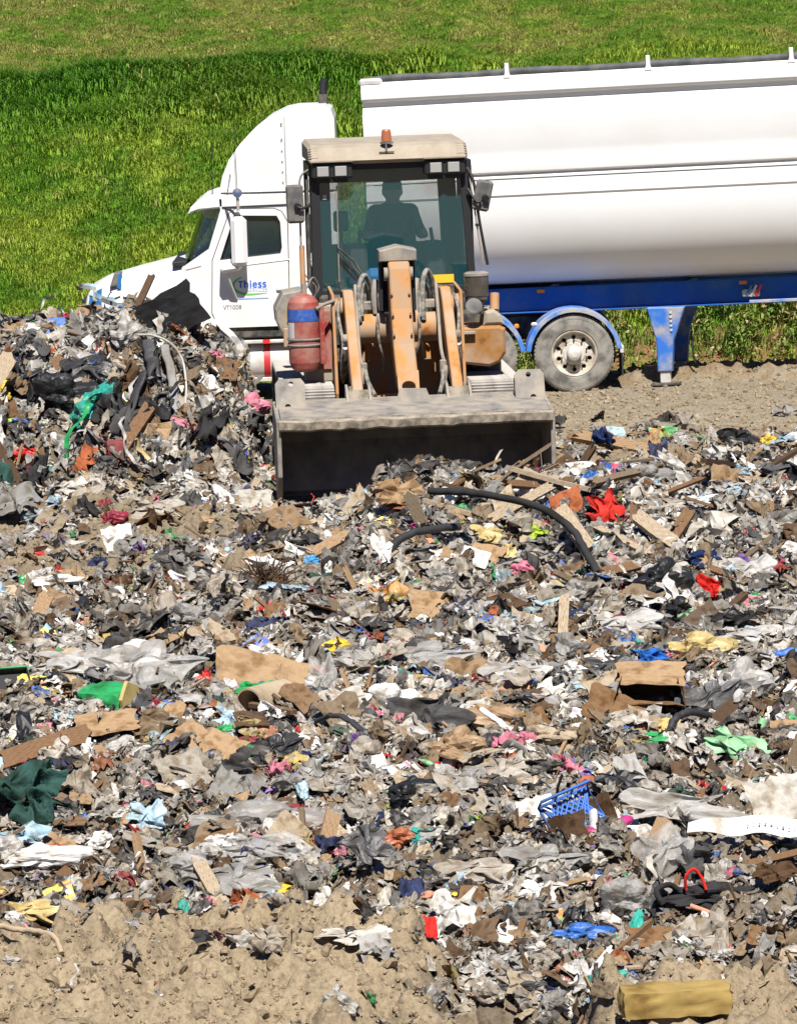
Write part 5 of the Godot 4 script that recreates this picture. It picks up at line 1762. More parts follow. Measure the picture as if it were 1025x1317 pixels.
func film_mesh(sd: int, n: int, amp: float, dome: float, smooth := false, fold := 1.0) -> ArrayMesh:
	# a crumpled sheet about one unit across, lying in xz: straight creases in many directions over a soft swell
	var r := RandomNumberGenerator.new()
	r.seed = sd
	var f1 := fnl(sd, 0.8, 2)
	var f3 := fnl(sd + 2, 0.9, 2)
	var cr: Array = []
	for k in int(8.0 * fold):
		cr.append([Vector2.from_angle(r.randf() * TAU), r.randf_range(-0.75, 0.75), r.randf_range(0.3, 1.0) * (1.0 if r.randf() < 0.5 else -1.0)])
	for k in int(9.0 * fold) if n > 10 else 0:
		cr.append([Vector2.from_angle(r.randf() * TAU) * r.randf_range(1.8, 3.2), r.randf_range(-0.75, 0.75), r.randf_range(0.15, 0.42) * (1.0 if r.randf() < 0.5 else -1.0)])
	var pts := PackedVector3Array()
	for j in n:
		for i in n:
			var s := -1.0 + 2.0 * i / (n - 1.0)
			var t := -1.0 + 2.0 * j / (n - 1.0)
			var k := lerpf(1.0, 1.0 / maxf(1.0, Vector2(s, t).length()), 0.55)
			var p := Vector2(s, t) * k * 0.5
			var edge := maxf(absf(s), absf(t))
			p *= 1.0 + edge * 0.6 * f1.get_noise_2d(s * 1.2 + 7.0, t * 1.2)
			p += Vector2(f3.get_noise_2d(s, t), f3.get_noise_2d(s + 9.0, t)) * 0.3
			var y := dome * (1.0 - edge * edge)
			for c in cr:
				# a zigzag across each crease direction: peaks and valleys along straight lines
				var q: float = (c[0] as Vector2).dot(Vector2(s, t)) - c[1]
				y += amp * 0.55 * c[2] * (absf(fposmod(q * 0.9 + 0.5, 2.0) - 1.0) - 0.5)
			y += amp * 0.8 * f1.get_noise_2d(s * 1.3, t * 1.3 + 20.0)
			pts.append(Vector3(p.x, y, p.y * 0.85))
	square_up(pts)
	var b := MB.new()
	b.grid(pts, n, n, smooth)
	return b.commit()

func rag_mesh(sd: int, n: int, amp: float, dome: float) -> ArrayMesh:
	# cloth thrown down: long soft folds
	var f := fnl(sd, 0.75, 2)
	var g := fnl(sd + 3, 0.55, 2)
	var pts := PackedVector3Array()
	for j in n:
		for i in n:
			var s := -1.0 + 2.0 * i / (n - 1.0)
			var t := -1.0 + 2.0 * j / (n - 1.0)
			var k := lerpf(1.0, 1.0 / maxf(1.0, Vector2(s, t).length()), 0.6)
			var p := Vector2(s, t) * k * 0.5
			var edge := maxf(absf(s), absf(t))
			p *= 1.0 + edge * 0.75 * f.get_noise_2d(s * 1.3 + 3.0, t * 1.3)
			var w: float = g.get_noise_2d(s, t) * 7.0 + s * 2.6
			p += Vector2(g.get_noise_2d(s + 4.0, t), g.get_noise_2d(s, t + 6.0)) * 0.35
			pts.append(Vector3(p.x, dome * (1.0 - edge * edge) + amp * (0.55 * absf(sin(w)) + f.get_noise_2d(s * 1.4, t * 1.4 + 11.0)), p.y * 0.85))
	square_up(pts)
	var b := MB.new()
	b.grid(pts, n, n, true)
	return b.commit()

func square_up(pts: PackedVector3Array) -> void:
	# brings a sheet to one unit by 0.9 across
	var lo := pts[0]
	var hi := pts[0]
	for p in pts:
		lo = lo.min(p)
		hi = hi.max(p)
	for i in pts.size():
		pts[i] = Vector3((pts[i].x - (lo.x + hi.x) * 0.5) / (hi.x - lo.x), pts[i].y - lo.y * 0.6, (pts[i].z - (lo.z + hi.z) * 0.5) / (hi.z - lo.z) * 0.9)

func bag_mesh(sd: int, n: int, rough: float, neck: float) -> ArrayMesh:
	# a stuffed, creased bag: soft lump cut by straight creases, with a gathered neck
	var r0 := RandomNumberGenerator.new()
	r0.seed = sd
	var g := fnl(sd + 5, 0.9, 2)
	var cr: Array = []
	for k in 9:
		cr.append([Vector3(r0.randf_range(-1, 1), r0.randf_range(-1, 1), r0.randf_range(-1, 1)).normalized(), r0.randf_range(-0.6, 0.6), r0.randf_range(0.3, 1.0) * (1.0 if r0.randf() < 0.55 else -1.0)])
	for k in 14:
		cr.append([Vector3(r0.randf_range(-1, 1), r0.randf_range(-1, 1), r0.randf_range(-1, 1)).normalized() * r0.randf_range(2.2, 4.0), r0.randf_range(-0.6, 0.6), r0.randf_range(0.12, 0.3) * (1.0 if r0.randf() < 0.5 else -1.0)])
	var pts := PackedVector3Array()
	var w := n * 2 + 1
	for j in n + 1:
		var a := PI * j / n
		for i in w:
			var b := TAU * (i % (w - 1)) / (w - 1)
			var d := Vector3(sin(a) * cos(b), cos(a), sin(a) * sin(b))
			var r: float = 0.42 + 0.24 * g.get_noise_3dv(d)
			for c in cr:
				var q: float = (c[0] as Vector3).dot(d) - c[1]
				r += rough * 0.32 * c[2] * (absf(fposmod(q * 1.1 + 0.5, 2.0) - 1.0) - 0.5)
			r = clampf(r, 0.2, 0.66)
			var gather := exp(-pow((1.0 - d.x) / 0.18, 2.0))
			r *= 1.0 + neck * gather
			pts.append(Vector3(d.x, d.y * 0.62, d.z * 0.85) * r)
	var m := MB.new()
	m.grid(pts, w, n + 1, false)
	return m.commit()

func card_mesh(sd: int, n: int, thick: float, bend: float, torn: float, crease := 0.0) -> ArrayMesh:
	# stiff sheet with thickness, torn outline, bend and a fold; one unit across
	var r := RandomNumberGenerator.new()
	r.seed = sd
	var f := fnl(sd, 2.2, 3)
	var top := PackedVector3Array()
	var bot := PackedVector3Array()
	var fold := r.randf_range(-0.3, 0.3)
	for j in n:
		for i in n:
			var s := -1.0 + 2.0 * i / (n - 1.0)
			var t := -1.0 + 2.0 * j / (n - 1.0)
			var p := Vector2(s, t) * 0.5
			var e := maxf(absf(s), absf(t))
			p *= 1.0 + torn * f.get_noise_2d(s * 2.0, t * 2.0) * pow(e, 3.0)
			p += Vector2(0.12 * t * torn, 0.1 * s * torn)
			var y: float = bend * (1.0 - s * s) + f.get_noise_2d(s, t + 8.0) * 0.05 + crease * maxf(0.0, s * 0.5 - fold)
			top.append(Vector3(p.x, y + thick * 0.5, p.y))
			bot.append(Vector3(p.x, y - thick * 0.5, p.y))
	var b := MB.new()
	b.grid(top, n, n, false)
	var rev := PackedVector3Array()
	for j in n:
		for i in n:
			rev.append(bot[j * n + (n - 1 - i)])
	b.grid(rev, n, n, false)
	for i in n - 1:
		for q in [[i, i + 1], [(n - 1) * n + i, (n - 1) * n + i + 1], [i * n, (i + 1) * n], [i * n + n - 1, (i + 1) * n + n - 1]]:
			var mid := (top[q[0]] + top[q[1]]) * 0.5
			b.oquad(top[q[0]], top[q[1]], bot[q[1]], bot[q[0]], Vector3(mid.x, 0, mid.z))
	return b.commit()

func plank_mesh(sd: int, l: float, w: float, h: float) -> ArrayMesh:
	# sawn timber with splintered ends, along x
	var r := RandomNumberGenerator.new()
	r.seed = sd
	var b := MB.new()
	var k := 5
	var rows: Array = []
	for side in [0, 1]:
		for i in k:
			var z := lerpf(-w * 0.5, w * 0.5, i / (k - 1.0))
			var e := (l * 0.5 - r.randf() * minf(l * 0.12, w * 1.2)) * (-1.0 if side == 0 else 1.0)
			rows.append(Vector3(e, 0, z))
	var sag := r.randf_range(-0.02, 0.02) * l
	for i in k - 1:
		var a: Vector3 = rows[i]
		var c: Vector3 = rows[i + 1]
		var d: Vector3 = rows[k + i + 1]
		var e: Vector3 = rows[k + i]
		var up := Vector3(0, h * 0.5, 0)
		var m1 := (a + e) * 0.5 + Vector3(0, sag, 0)
		var m2 := (c + d) * 0.5 + Vector3(0, sag, 0)
		b.oquad(a + up, c + up, m2 + up, m1 + up, Vector3.UP)
		b.oquad(m1 + up, m2 + up, d + up, e + up, Vector3.UP)
		b.oquad(a - up, c - up, m2 - up, m1 - up, Vector3.DOWN)
		b.oquad(m1 - up, m2 - up, d - up, e - up, Vector3.DOWN)
		b.oquad(a + up, c + up, c - up, a - up, Vector3.LEFT)
		b.oquad(e + up, d + up, d - up, e - up, Vector3.RIGHT)
	for i in [0, k - 1]:
		var a: Vector3 = rows[i]
		var e: Vector3 = rows[k + i]
		var up := Vector3(0, h * 0.5, 0)
		var m1 := (a + e) * 0.5 + Vector3(0, sag, 0)
		b.oquad(a + up, m1 + up, m1 - up, a - up, Vector3(0, 0, a.z))
		b.oquad(m1 + up, e + up, e - up, m1 - up, Vector3(0, 0, a.z))
	return b.commit()

func strip_mesh(sd: int, w: float) -> ArrayMesh:
	# ribbon about one unit long that curls and twists
	var f := fnl(sd, 1.1, 2)
	var pts := PackedVector3Array()
	for i in 15:
		var t := i / 14.0
		var p := Vector3(t - 0.5, 0.10 * (f.get_noise_1d(t * 2.0) + 0.5) * 1.4, f.get_noise_1d(t * 1.6 + 30.0) * 0.4)
		var a: float = f.get_noise_1d(t * 2.2 + 60.0) * 2.4
		var s := Vector3(0, sin(a), cos(a)) * w * 0.5
		pts.append(p - s)
		pts.append(p + s)
	var b := MB.new()
	b.grid(pts, 2, 15)
	return b.commit()

func shard_mesh(sd: int) -> ArrayMesh:
	var r := RandomNumberGenerator.new()
	r.seed = sd
	var poly: Array = []
	var k := r.randi_range(4, 6)
	for i in k:
		poly.append(Vector2.from_angle(TAU * (i + r.randf_range(-0.25, 0.25)) / k) * r.randf_range(0.3, 0.55))
	var b := MB.new()
	b.t = Transform3D(Basis(Vector3.RIGHT, PI / 2), Vector3.ZERO)
	b.prism(poly, -0.05, 0.05, 0.015)
	return b.commit()

func clod_mesh(sd: int, n: int) -> ArrayMesh:
	var f := fnl(sd, 1.7, 3)
	var pts := PackedVector3Array()
	var w := n * 2 + 1
	for j in n + 1:
		var a := PI * j / n
		for i in w:
			var b := TAU * (i % (w - 1)) / (w - 1)
			var d := Vector3(sin(a) * cos(b), cos(a), sin(a) * sin(b))
			pts.append(d * Vector3(1, 0.7, 0.9) * (0.42 + 0.3 * f.get_noise_3dv(d)))
	var m := MB.new()
	m.grid(pts, w, n + 1, n > 4)
	return m.commit()

func bottle_mesh() -> ArrayMesh:
	var b := MB.new()
	b.t = Transform3D(LAYX, Vector3.ZERO)
	b.lathe([Vector2(0.0, -0.5), Vector2(0.13, -0.5), Vector2(0.15, -0.46), Vector2(0.15, -0.2), Vector2(0.135, -0.16), Vector2(0.15, -0.1), Vector2(0.15, 0.1), Vector2(0.13, 0.22), Vector2(0.07, 0.34), Vector2(0.055, 0.38), Vector2(0.055, 0.42)], 12)
	return b.commit()

func proto(kind: String, k: int) -> ArrayMesh:
	var key := kind + str(k)
	if not protos.has(key):
		match kind:
			"film": protos[key] = film_mesh(200 + k * 7, 13, 0.15, 0.08)
			"bigfilm": protos[key] = film_mesh(300 + k * 7, 32, 0.11, 0.12, false, 1.3)
			"bag": protos[key] = bag_mesh(400 + k * 7, 11, 0.34, 0.5)
			"bigbag": protos[key] = bag_mesh(500 + k * 7, 22, 0.30, 0.5)
			"rag": protos[key] = rag_mesh(600 + k * 7, 16, 0.2, 0.05)
			"bigrag": protos[key] = rag_mesh(650 + k * 7, 28, 0.17, 0.10)
			"card": protos[key] = card_mesh(700 + k * 7, 6, 0.022, 0.06, 0.35, 0.25 if k % 2 else 0.0)
			"bigcard": protos[key] = card_mesh(750 + k * 7, 9, 0.016, 0.05, 0.22, 0.2 if k % 2 else 0.0)
			"paper": protos[key] = card_mesh(800 + k * 7, 6, 0.006, 0.14, 0.2, 0.5 if k % 2 else 0.0)
			"strip": protos[key] = strip_mesh(850 + k * 7, 0.07)
			"shard": protos[key] = shard_mesh(900 + k * 7)
			"clod": protos[key] = clod_mesh(950 + k * 7, 4)
			"bigclod": protos[key] = clod_mesh(950 + k * 7, 9)
			"wood": protos[key] = plank_mesh(1000 + k * 7, 1.0, [0.06, 0.1, 0.16, 0.22][k % 4], [0.05, 0.06, 0.04, 0.03][k % 4])
			"bottle": protos[key] = bottle_mesh()
			"bit": protos[key] = film_mesh(1100 + k * 7, 9, 0.2, 0.08, false, 0.8)
			"flake": protos[key] = card_mesh(1200 + k * 7, 4, 0.025, 0.12, 0.6, 0.3)
			"splinter": protos[key] = plank_mesh(1300 + k * 7, 1.0, 0.09 + 0.04 * k, 0.05)
	return protos[key]

func ray_of(u: float, v: float) -> Vector3:
	return cam.basis * Vector3((u - 512.5) / FOCAL, -(v - 658.5) / FOCAL, -1.0)

func pick(u: float, v: float) -> Vector3:
	# where the line of sight through a point of the photograph meets the ground
	var r := ray_of(u, v)
	var d := 17.2
	while d < 55.5:
		var p := EYE + r * (d / -r.z)
		if p.y <= ht(p.x, p.z):
			return Vector3(p.x, ht(p.x, p.z), p.z)
		d += 0.03
	return EYE + r * (52.0 / -r.z)

func slope_basis(x: float, z: float) -> Basis:
	var e := 0.12
	var n := Vector3(ht(x - e, z) - ht(x + e, z), 2.0 * e, ht(x, z - e) - ht(x, z + e)).normalized()
	var s := Vector3.RIGHT - n * n.x
	s = s.normalized()
	return Basis(s, n, s.cross(n))

func note_hero(o: Node3D, p: Vector3, short: String) -> void:
	heroes.append([p, short])

func lay(called: String, cat: String, kind: String, u: float, v: float, w: float, h: float, colour: String, label: String, short: String, k := 0, tilt := 38.0, turn := 0.0, skin := "") -> Node3D:
	# a piece seen at (u, v), w by h photo pixels; it lies on the ground there at its real size
	var p := pick(u, v + h * 0.4)
	var dist := (p - EYE).length()
	var s := dist / FOCAL
	if kind in ["bigfilm", "bigrag"]:
		w *= 1.16
		h *= 1.1
	var W := w * s
	var H := h * s
	var o: MeshInstance3D
	var dep := asin((EYE.y - p.y) / dist)
	if skin == "":
		skin = {"film": "film", "bigfilm": "film", "bag": "film", "bigbag": "film", "rag": "cloth", "bigrag": "cloth", "card": "card", "bigcard": "card", "paper": "card", "strip": "film", "shard": "plastic", "wood": "wood", "bottle": "plastic", "clod": "card", "bigclod": "card"}[kind]
	o = obj(called, proto(kind, k), pool(skin, colour))
	var t := deg_to_rad(tilt)
	if kind in ["bag", "bigbag", "bigclod"]:
		o.transform = Transform3D(Basis(Vector3.BACK, deg_to_rad(turn)) * Basis.from_scale(Vector3(W / 0.95, H / 0.62, minf(W, H * 1.6) / 0.85)), p + Vector3(0, H * 0.36, 0))
	else:
		var l := H / sin(t + dep)
		o.transform = Transform3D(Basis(Vector3.RIGHT, t) * Basis(Vector3.UP, deg_to_rad(turn)) * Basis.from_scale(Vector3(W, minf(W, l), l)), p + Vector3(0, l * 0.5 * sin(t) * 0.85 + 0.01, 0))
	tag(o, label, cat)
	note_hero(o, o.position, short)
	return o

func beam(called: String, cat: String, u0: float, v0: float, u1: float, v1: float, thick_px: float, colour: String, label: String, short: String, up0 := 0.05, up1 := 0.08, skin := "wood") -> void:
	# a timber seen between two points: its lower end rests on the trash, its upper end leans up and away
	if v1 > v0:
		var q := u0; u0 = u1; u1 = q
		q = v0; v0 = v1; v1 = q
	var a := pick(u0, v0 + 3.0) + Vector3(0, minf(up0, up1), 0)
	var c := pick(u1, v1)
	var s := a.distance_to(EYE) / FOCAL
	var across := Vector2(u1 - u0, v1 - v0).length() * s
	var r := ray_of(u1, v1)
	var reach := minf(a.z - c.z, across * 0.9)
	c = EYE + r * ((a.z - reach) / r.z) + Vector3(0, 0.02, 0)
	var l := a.distance_to(c)
	var th := thick_px * s
	var m := plank_mesh(int(u0 * 3 + v0), l, th, maxf(th * 0.4, 0.018))
	var x := (c - a).normalized()
	var y := Vector3(0, 0.75, 0.66)
	y = (y - x * y.dot(x)).normalized()
	var z := x.cross(y)
	var o := obj(called, m, pool(skin, colour))
	o.transform = Transform3D(Basis(x, y, z), (a + c) * 0.5)
	tag(o, label, cat)
	note_hero(o, o.position, short)

func line(called: String, cat: String, px: Array, r: float, colour: String, skin: String, label: String, short: String, lift := 0.05, flat := 1.0) -> void:
	# a hose, cord or band that runs over the heap through the given points of the photograph
	var pts: Array = []
	var low := 0
	for i in px.size() / 2:
		pts.append(pick(px[i * 2], px[i * 2 + 1]))
		if px[i * 2 + 1] > px[low * 2 + 1]:
			low = i
	for way in [1, -1]:
		var i: int = low + way
		while i >= 0 and i < pts.size():
			var ry := ray_of(px[i * 2], px[i * 2 + 1])
			var was: Vector3 = pts[i - way]
			var gap := Vector2(px[i * 2] - px[(i - way) * 2], px[i * 2 + 1] - px[(i - way) * 2 + 1]).length() * was.distance_to(EYE) / FOCAL
			var z: float = clampf(pts[i].z, was.z - gap, was.z + gap)
			pts[i] = EYE + ry * (z / ry.z)
			pts[i].y = maxf(pts[i].y, ht(pts[i].x, pts[i].z))
			i += way
	for i in pts.size():
		pts[i] += Vector3(0, lift * 0.6, 0)
	var b := MB.new()
	var way2: Array = curve(pts, 5)
	var r2 := RandomNumberGenerator.new()
	r2.seed = int(px[0] * 7 + px[1])
	for i in way2.size():
		way2[i] += Vector3(r2.randf_range(-1, 1), r2.randf_range(-1, 1), r2.randf_range(-1, 1)) * r * 0.2
	b.tube(way2, r, 8, -1.0, flat)
	var o := part(called, b, pool(skin, colour), null)
	tag(o, label, cat)
	note_hero(o, pts[pts.size() / 2], short)

func custom(called: String, cat: String, u: float, v: float, label: String, short: String, turn := 0.0, raise := 0.0) -> Node3D:
	var p := pick(u, v)
	var o := thing(called, label, cat, p + Vector3(0, raise, 0), deg_to_rad(turn))
	note_hero(o, p, short)
	return o

func panel(called: String, parent: Node, at: Vector3, size: Vector3, turn: Basis, m: Material, sd := 0) -> void:
	# torn cardboard panel, scaled from a stock sheet
	var o := obj(called, proto("bigcard", sd % 6), m, parent)
	o.transform = Transform3D(turn * Basis.from_scale(Vector3(size.x, maxf(size.x, size.z) * 0.5, size.z)), at)

func make_heroes() -> void:
	# --- on the tall heap at the left
	lay("foam_mat", "mat", "bigcard", 214, 410, 92, 56, "black", "torn black foam mat standing up on the tall heap before the white truck", "black foam mat", 0, 70.0, 28.0)
	beam("broken_stick", "stick", 168, 410, 198, 352, 9, "dark brown", "dark broken branch sticking up before the truck bonnet", "upright branch", 0.0, 0.0)
	lay("grey_cap_rag", "rag", "rag", 174, 392, 34, 26, "dusty grey", "grey and blue rag caught on the branch before the bonnet", "snagged rag", 1, 60.0, 20.0)
	lay("blue_rag", "rag", "rag", 163, 402, 22, 12, "blue", "small blue rag hanging beside the snagged grey rag", "small blue rag", 2, 55.0)
	lay("striped_bag", "bag", "bigbag", 158, 432, 34, 46, "pale grey", "pale ribbed plastic bag standing upright on the heap crest", "ribbed bag", 1)
	beam("broom_handle", "stick", 197, 437, 224, 422, 7, "orange", "short orange wooden handle under the black foam mat", "orange handle", 0.02, 0.06)
	line("plastic_rope", "rope", [78, 452, 120, 446, 165, 444, 205, 440, 232, 462, 240, 500, 238, 545], 0.013, "off-white", "film", "white twisted plastic rope draped over the heap crest", "white rope", 0.09)
	line("rubber_strip", "strip", [192, 445, 198, 480, 205, 520, 212, 555], 0.075, "charcoal", "film", "broad dark grey rubber strip hanging down the heap", "dark rubber strip", 0.09, 0.18)
	line("rubber_strip", "strip", [212, 450, 222, 490, 226, 530, 232, 570], 0.05, "grey", "film", "dusty grey plastic strip hanging right of the dark rubber strip", "dusty strip", 0.08, 0.16)
	line("rubber_strip", "strip", [152, 592, 160, 560, 172, 520, 185, 485], 0.055, "charcoal", "film", "black plastic tube slanting down the middle of the heap", "black slanting tube", 0.08, 0.4)
	lay("net_bag", "bag", "bigbag", 118, 530, 58, 46, "teal", "teal green mesh bag lying on the tall heap", "teal mesh bag", 2, 38.0, 35.0)
	lay("bin_liner", "bag", "bigbag", 78, 508, 70, 56, "black", "large black bin liner on the left heap above the red cloth", "heap bin liner", 0)
	lay("bin_liner", "bag", "bigfilm", 110, 480, 56, 40, "charcoal", "torn black bin liner near the top of the left heap", "torn liner", 1, 45.0)
	lay("yellow_wrapper", "wrapper", "film", 5, 508, 24, 40, "yellow", "yellow wrapper at the left edge of the heap", "yellow wrapper", 1, 60.0)
	lay("yellow_wrapper", "wrapper", "film", 12, 548, 30, 18, "lime", "lime yellow wrapper below the yellow wrapper at the left edge", "lime wrapper", 2, 45.0)
	lay("floral_bundle", "cloth", "bigbag", 320, 525, 44, 34, "pink", "pink floral cloth bundle beside the loader bucket", "pink bundle", 3)
	lay("red_cloth", "cloth", "bigbag", 28, 586, 26, 20, "red", "balled red cloth low on the left heap", "balled red cloth", 1)
	lay("plastic_crate", "crate", "card", 62, 425, 52, 18, "blue", "blue plastic crate panel on the far crest of the heap", "blue crate panel", 1, 50.0, 8.0, "plastic")
	beam("board", "board", 150, 600, 196, 522, 18, "brown", "brown wooden board slanting down the left heap", "slanting board", 0.06, 0.06)
	beam("board", "board", 118, 455, 138, 405, 10, "tan", "tan split stick leaning near the heap crest", "leaning split stick", 0.05, 0.0)
	lay("grey_tarp", "tarp", "bigrag", 24, 655, 60, 44, "grey", "grey tarpaulin bunched at the foot of the heap, left edge", "bunched tarp", 0, 30.0)
	lay("carton", "carton", "bigcard", 330, 646, 42, 28, "off-white", "off-white printed carton beside the bucket's left corner", "printed carton", 1, 65.0)
	lay("blue_bag", "bag", "bag", 362, 662, 26, 18, "bright blue", "bright blue plastic bag at the bucket's left corner", "corner blue bag", 1)
	lay("white_bag", "bag", "bigfilm", 90, 632, 44, 22, "off-white", "off-white sheet of packaging at the foot of the left heap", "heap foot sheet", 2, 40.0)
	lay("maroon_rag", "rag", "bigbag", 144, 667, 28, 20, "maroon", "crumpled maroon rag below the left heap", "maroon rag", 2)
	lay("polystyrene_block", "block", "bigcard", 153, 696, 38, 32, "white", "white polystyrene block on the bare dirt at left", "white block", 2, 48.0, 12.0)
	lay("plastic_roll", "roll", "bigbag", 70, 750, 60, 17, "white", "long white plastic roll lying on the dirt at left", "white roll", 4)
	lay("grey_cushion", "cushion", "bigbag", 250, 796, 62, 34, "grey", "dark grey stuffed cushion beside the cardboard scrap", "grey cushion", 5)
	lay("cardboard_sheet", "cardboard", "bigcard", 238, 747, 60, 34, "tan", "crumpled tan cardboard lying on dirt left of the root ball", "crumpled tan card", 3, 35.0, 15.0)
	lay("grey_film", "plastic", "bigfilm", 205, 660, 60, 26, "dusty grey", "dusty grey film over a dark hollow below the heap", "hollow film", 3, 35.0)
	# --- heap pushed up by the bucket
	lay("paper_sack", "sack", "bigrag", 516, 648, 66, 40, "tan", "crumpled brown paper sack on the crest in front of the bucket", "brown paper sack", 1, 48.0)
	line("rubber_hose", "hose", [552, 640, 600, 642, 650, 650, 700, 664, 735, 690, 752, 716, 768, 746], 0.033, "charcoal", "card", "long thick black hose arching over the pushed heap", "long black hose", 0.10)
	line("rubber_hose", "hose", [560, 668, 600, 664, 640, 668, 690, 690], 0.022, "charcoal", "card", "thinner black hose behind the yellow film", "thin black hose", 0.09)
	line("rubber_hose", "hose", [492, 738, 510, 705, 540, 690, 590, 684], 0.036, "charcoal", "film", "dark padded tube bent left of the purple wrapper", "bent padded tube", 0.08)
	lay("yellow_film", "plastic", "bigfilm", 627, 694, 44, 32, "straw", "pale yellow plastic film on the pushed heap", "pale yellow film", 4, 50.0)
	lay("yellow_film", "plastic", "bigfilm", 651, 720, 30, 34, "straw", "second yellow film, lower right of the pale yellow film", "lower yellow film", 5, 50.0)
	lay("lime_rag", "rag", "bigrag", 686, 690, 34, 18, "lime", "lime green rag behind the long black hose", "lime rag", 2, 45.0)
	lay("purple_wrapper", "wrapper", "film", 541, 678, 26, 22, "magenta", "purple foil wrapper below the paper sack", "purple wrapper", 3, 55.0, 30.0)
	lay("white_bag", "bag", "bigfilm", 494, 712, 24, 50, "white", "white plastic bag stretched down the heap front", "stretched white bag", 0, 55.0, 10.0)
	lay("white_bag", "bag", "bigfilm", 566, 722, 36, 30, "white", "white crumpled bag right of the stretched white bag", "crumpled white bag", 1, 50.0)
	lay("white_paper", "paper", "paper", 611, 727, 38, 22, "white", "white folded paper beside the crumpled white bag", "folded paper", 1, 50.0, -25.0)
	lay("lilac_bag", "bag", "bag", 455, 735, 26, 26, "lilac", "lilac plastic bag on the left of the pushed heap", "lilac bag", 2)
	lay("pink_rag", "rag", "rag", 672, 740, 34, 20, "pink", "dusty pink rag on the heap beside white paper", "pink rag", 3, 45.0)
	lay("red_packet", "packet", "bigrag", 499, 769, 46, 38, "red", "red printed food packet at the foot of the pushed heap", "red food packet", 4, 50.0, -12.0, "print")
	lay("cardboard_sheet", "cardboard", "bigcard", 560, 785, 64, 36, "tan", "flat tan cardboard piece right of the red food packet", "flat tan cardboard", 4, 45.0, -10.0)
	lay("blue_packet", "packet", "film", 401, 725, 24, 16, "bright blue", "bright blue packet left of the pushed heap", "bright blue packet", 4, 45.0)
	beam("board", "board", 398, 720, 452, 688, 16, "tan", "tan board slanting up the left of the pushed heap", "slanting tan board")
	beam("board", "board", 718, 655, 762, 722, 20, "beige", "pale plank pointing down towards the end of the long hose", "pale plank", 0.12, 0.08)
	beam("board", "board", 815, 664, 872, 712, 20, "beige", "split pale plank right of the pale plank", "split plank", 0.14, 0.08)
	beam("board", "board", 758, 676, 838, 728, 9, "beige", "thin pale batten crossing the timber pile", "thin batten", 0.16, 0.1)
	beam("board", "board", 704, 634, 800, 660, 17, "brown", "weathered brown board behind the timber pile", "weathered board", 0.1, 0.1)
	beam("board", "board", 770, 640, 830, 652, 10, "tan", "tan lath lying behind the weathered board", "tan lath", 0.08, 0.08)
	beam("board", "board", 862, 700, 888, 658, 16, "brown", "short brown board leaning up beside the split plank", "leaning brown board", 0.04, 0.14)
	beam("board", "board", 908, 732, 982, 766, 10, "brown", "long brown lath on the right of the timber pile", "long brown lath", 0.1, 0.06)
	beam("board", "board", 768, 752, 850, 770, 9, "maroon", "red painted batten in front of the black bag", "red batten", 0.06, 0.06)
	beam("board", "board", 822, 730, 832, 700, 12, "dark brown", "dark stub of timber standing in the pile", "dark timber stub", 0.02, 0.1)
	beam("log", "log", 772, 745, 820, 730, 15, "brown", "short brown log under the thin batten", "brown log", 0.06, 0.06)
	beam("post", "post", 722, 842, 726, 766, 13, "beige", "pale splintered post standing upright in the trash", "upright post", 0.0, 0.0)
	beam("board", "board", 706, 842, 730, 800, 20, "brown", "brown block of timber leaning on the upright post", "brown timber block", 0.0, 0.06)
	beam("log", "log", 738, 562, 845, 584, 17, "tan", "long tan log lying on dirt behind the bucket's right side", "long tan log", 0.05, 0.04)
	lay("bin_liner", "bag", "bigbag", 850, 748, 62, 52, "black", "shiny black bin liner in front of the timber pile", "shiny black liner", 3)
	lay("red_cloth", "cloth", "bigrag", 918, 764, 40, 36, "red", "bright red cloth right of the shiny black liner", "bright red cloth", 5, 55.0)
	lay("blue_jeans", "cloth", "bigrag", 908, 728, 40, 30, "navy", "navy blue cloth behind the bright red cloth", "navy cloth", 1, 45.0)
	lay("clear_film", "plastic", "bigfilm", 965, 735, 60, 34, "pale grey", "pale crumpled film behind the right end of the brown lath", "film by lath", 2, 40.0)
	lay("pink_box", "box", "card", 965, 783, 28, 20, "pink", "small pink foam piece on the right", "pink foam piece", 2, 45.0)
	lay("green_bag", "bag", "bigbag", 886, 800, 32, 20, "pale green", "pale green bottle bag lump below the red cloth", "pale green lump", 2)
	lay("blue_box", "box", "card", 838, 632, 18, 17, "bright blue", "small bright blue box on the dirt right of the bucket", "small blue box", 3, 70.0, 4.0, "plastic")
	lay("grey_bag", "bag", "bigbag", 832, 612, 46, 32, "grey", "grey stuffed bag behind the small blue box", "grey stuffed bag", 0)
	lay("white_bag", "bag", "bigfilm", 905, 650, 46, 22, "white", "white torn bag right of the small blue box", "white torn bag", 3, 40.0)
	lay("yellow_bag", "bag", "bag", 986, 568, 20, 16, "yellow", "yellow bag among far scraps at the right edge", "far yellow bag", 3)
	lay("blue_paper", "paper", "paper", 788, 558, 30, 12, "pale blue", "pale blue paper lying on the tan log", "pale blue paper", 2, 40.0)
	# --- the flat of trash, middle
	root_ball(345, 772)
	lay("plastic_sheeting", "plastic", "bigfilm", 190, 862, 140, 62, "pale grey", "large heap of white plastic sheeting at the left", "white sheeting heap", 0, 30.0, 0.0, "clear")
	lay("plastic_sheeting", "plastic", "bigbag", 170, 848, 66, 50, "white", "raised white fold of sheeting on the sheeting heap", "raised sheeting fold", 4)
	lay("cardboard_sheet", "cardboard", "bigcard", 332, 874, 122, 66, "tan", "big tan cardboard sheet right of the white sheeting heap", "big cardboard sheet", 0, 42.0, -18.0)
	lay("green_sack", "sack", "bigrag", 336, 896, 60, 24, "green", "green woven sack on the big cardboard sheet's front corner", "green sack", 0, 50.0)
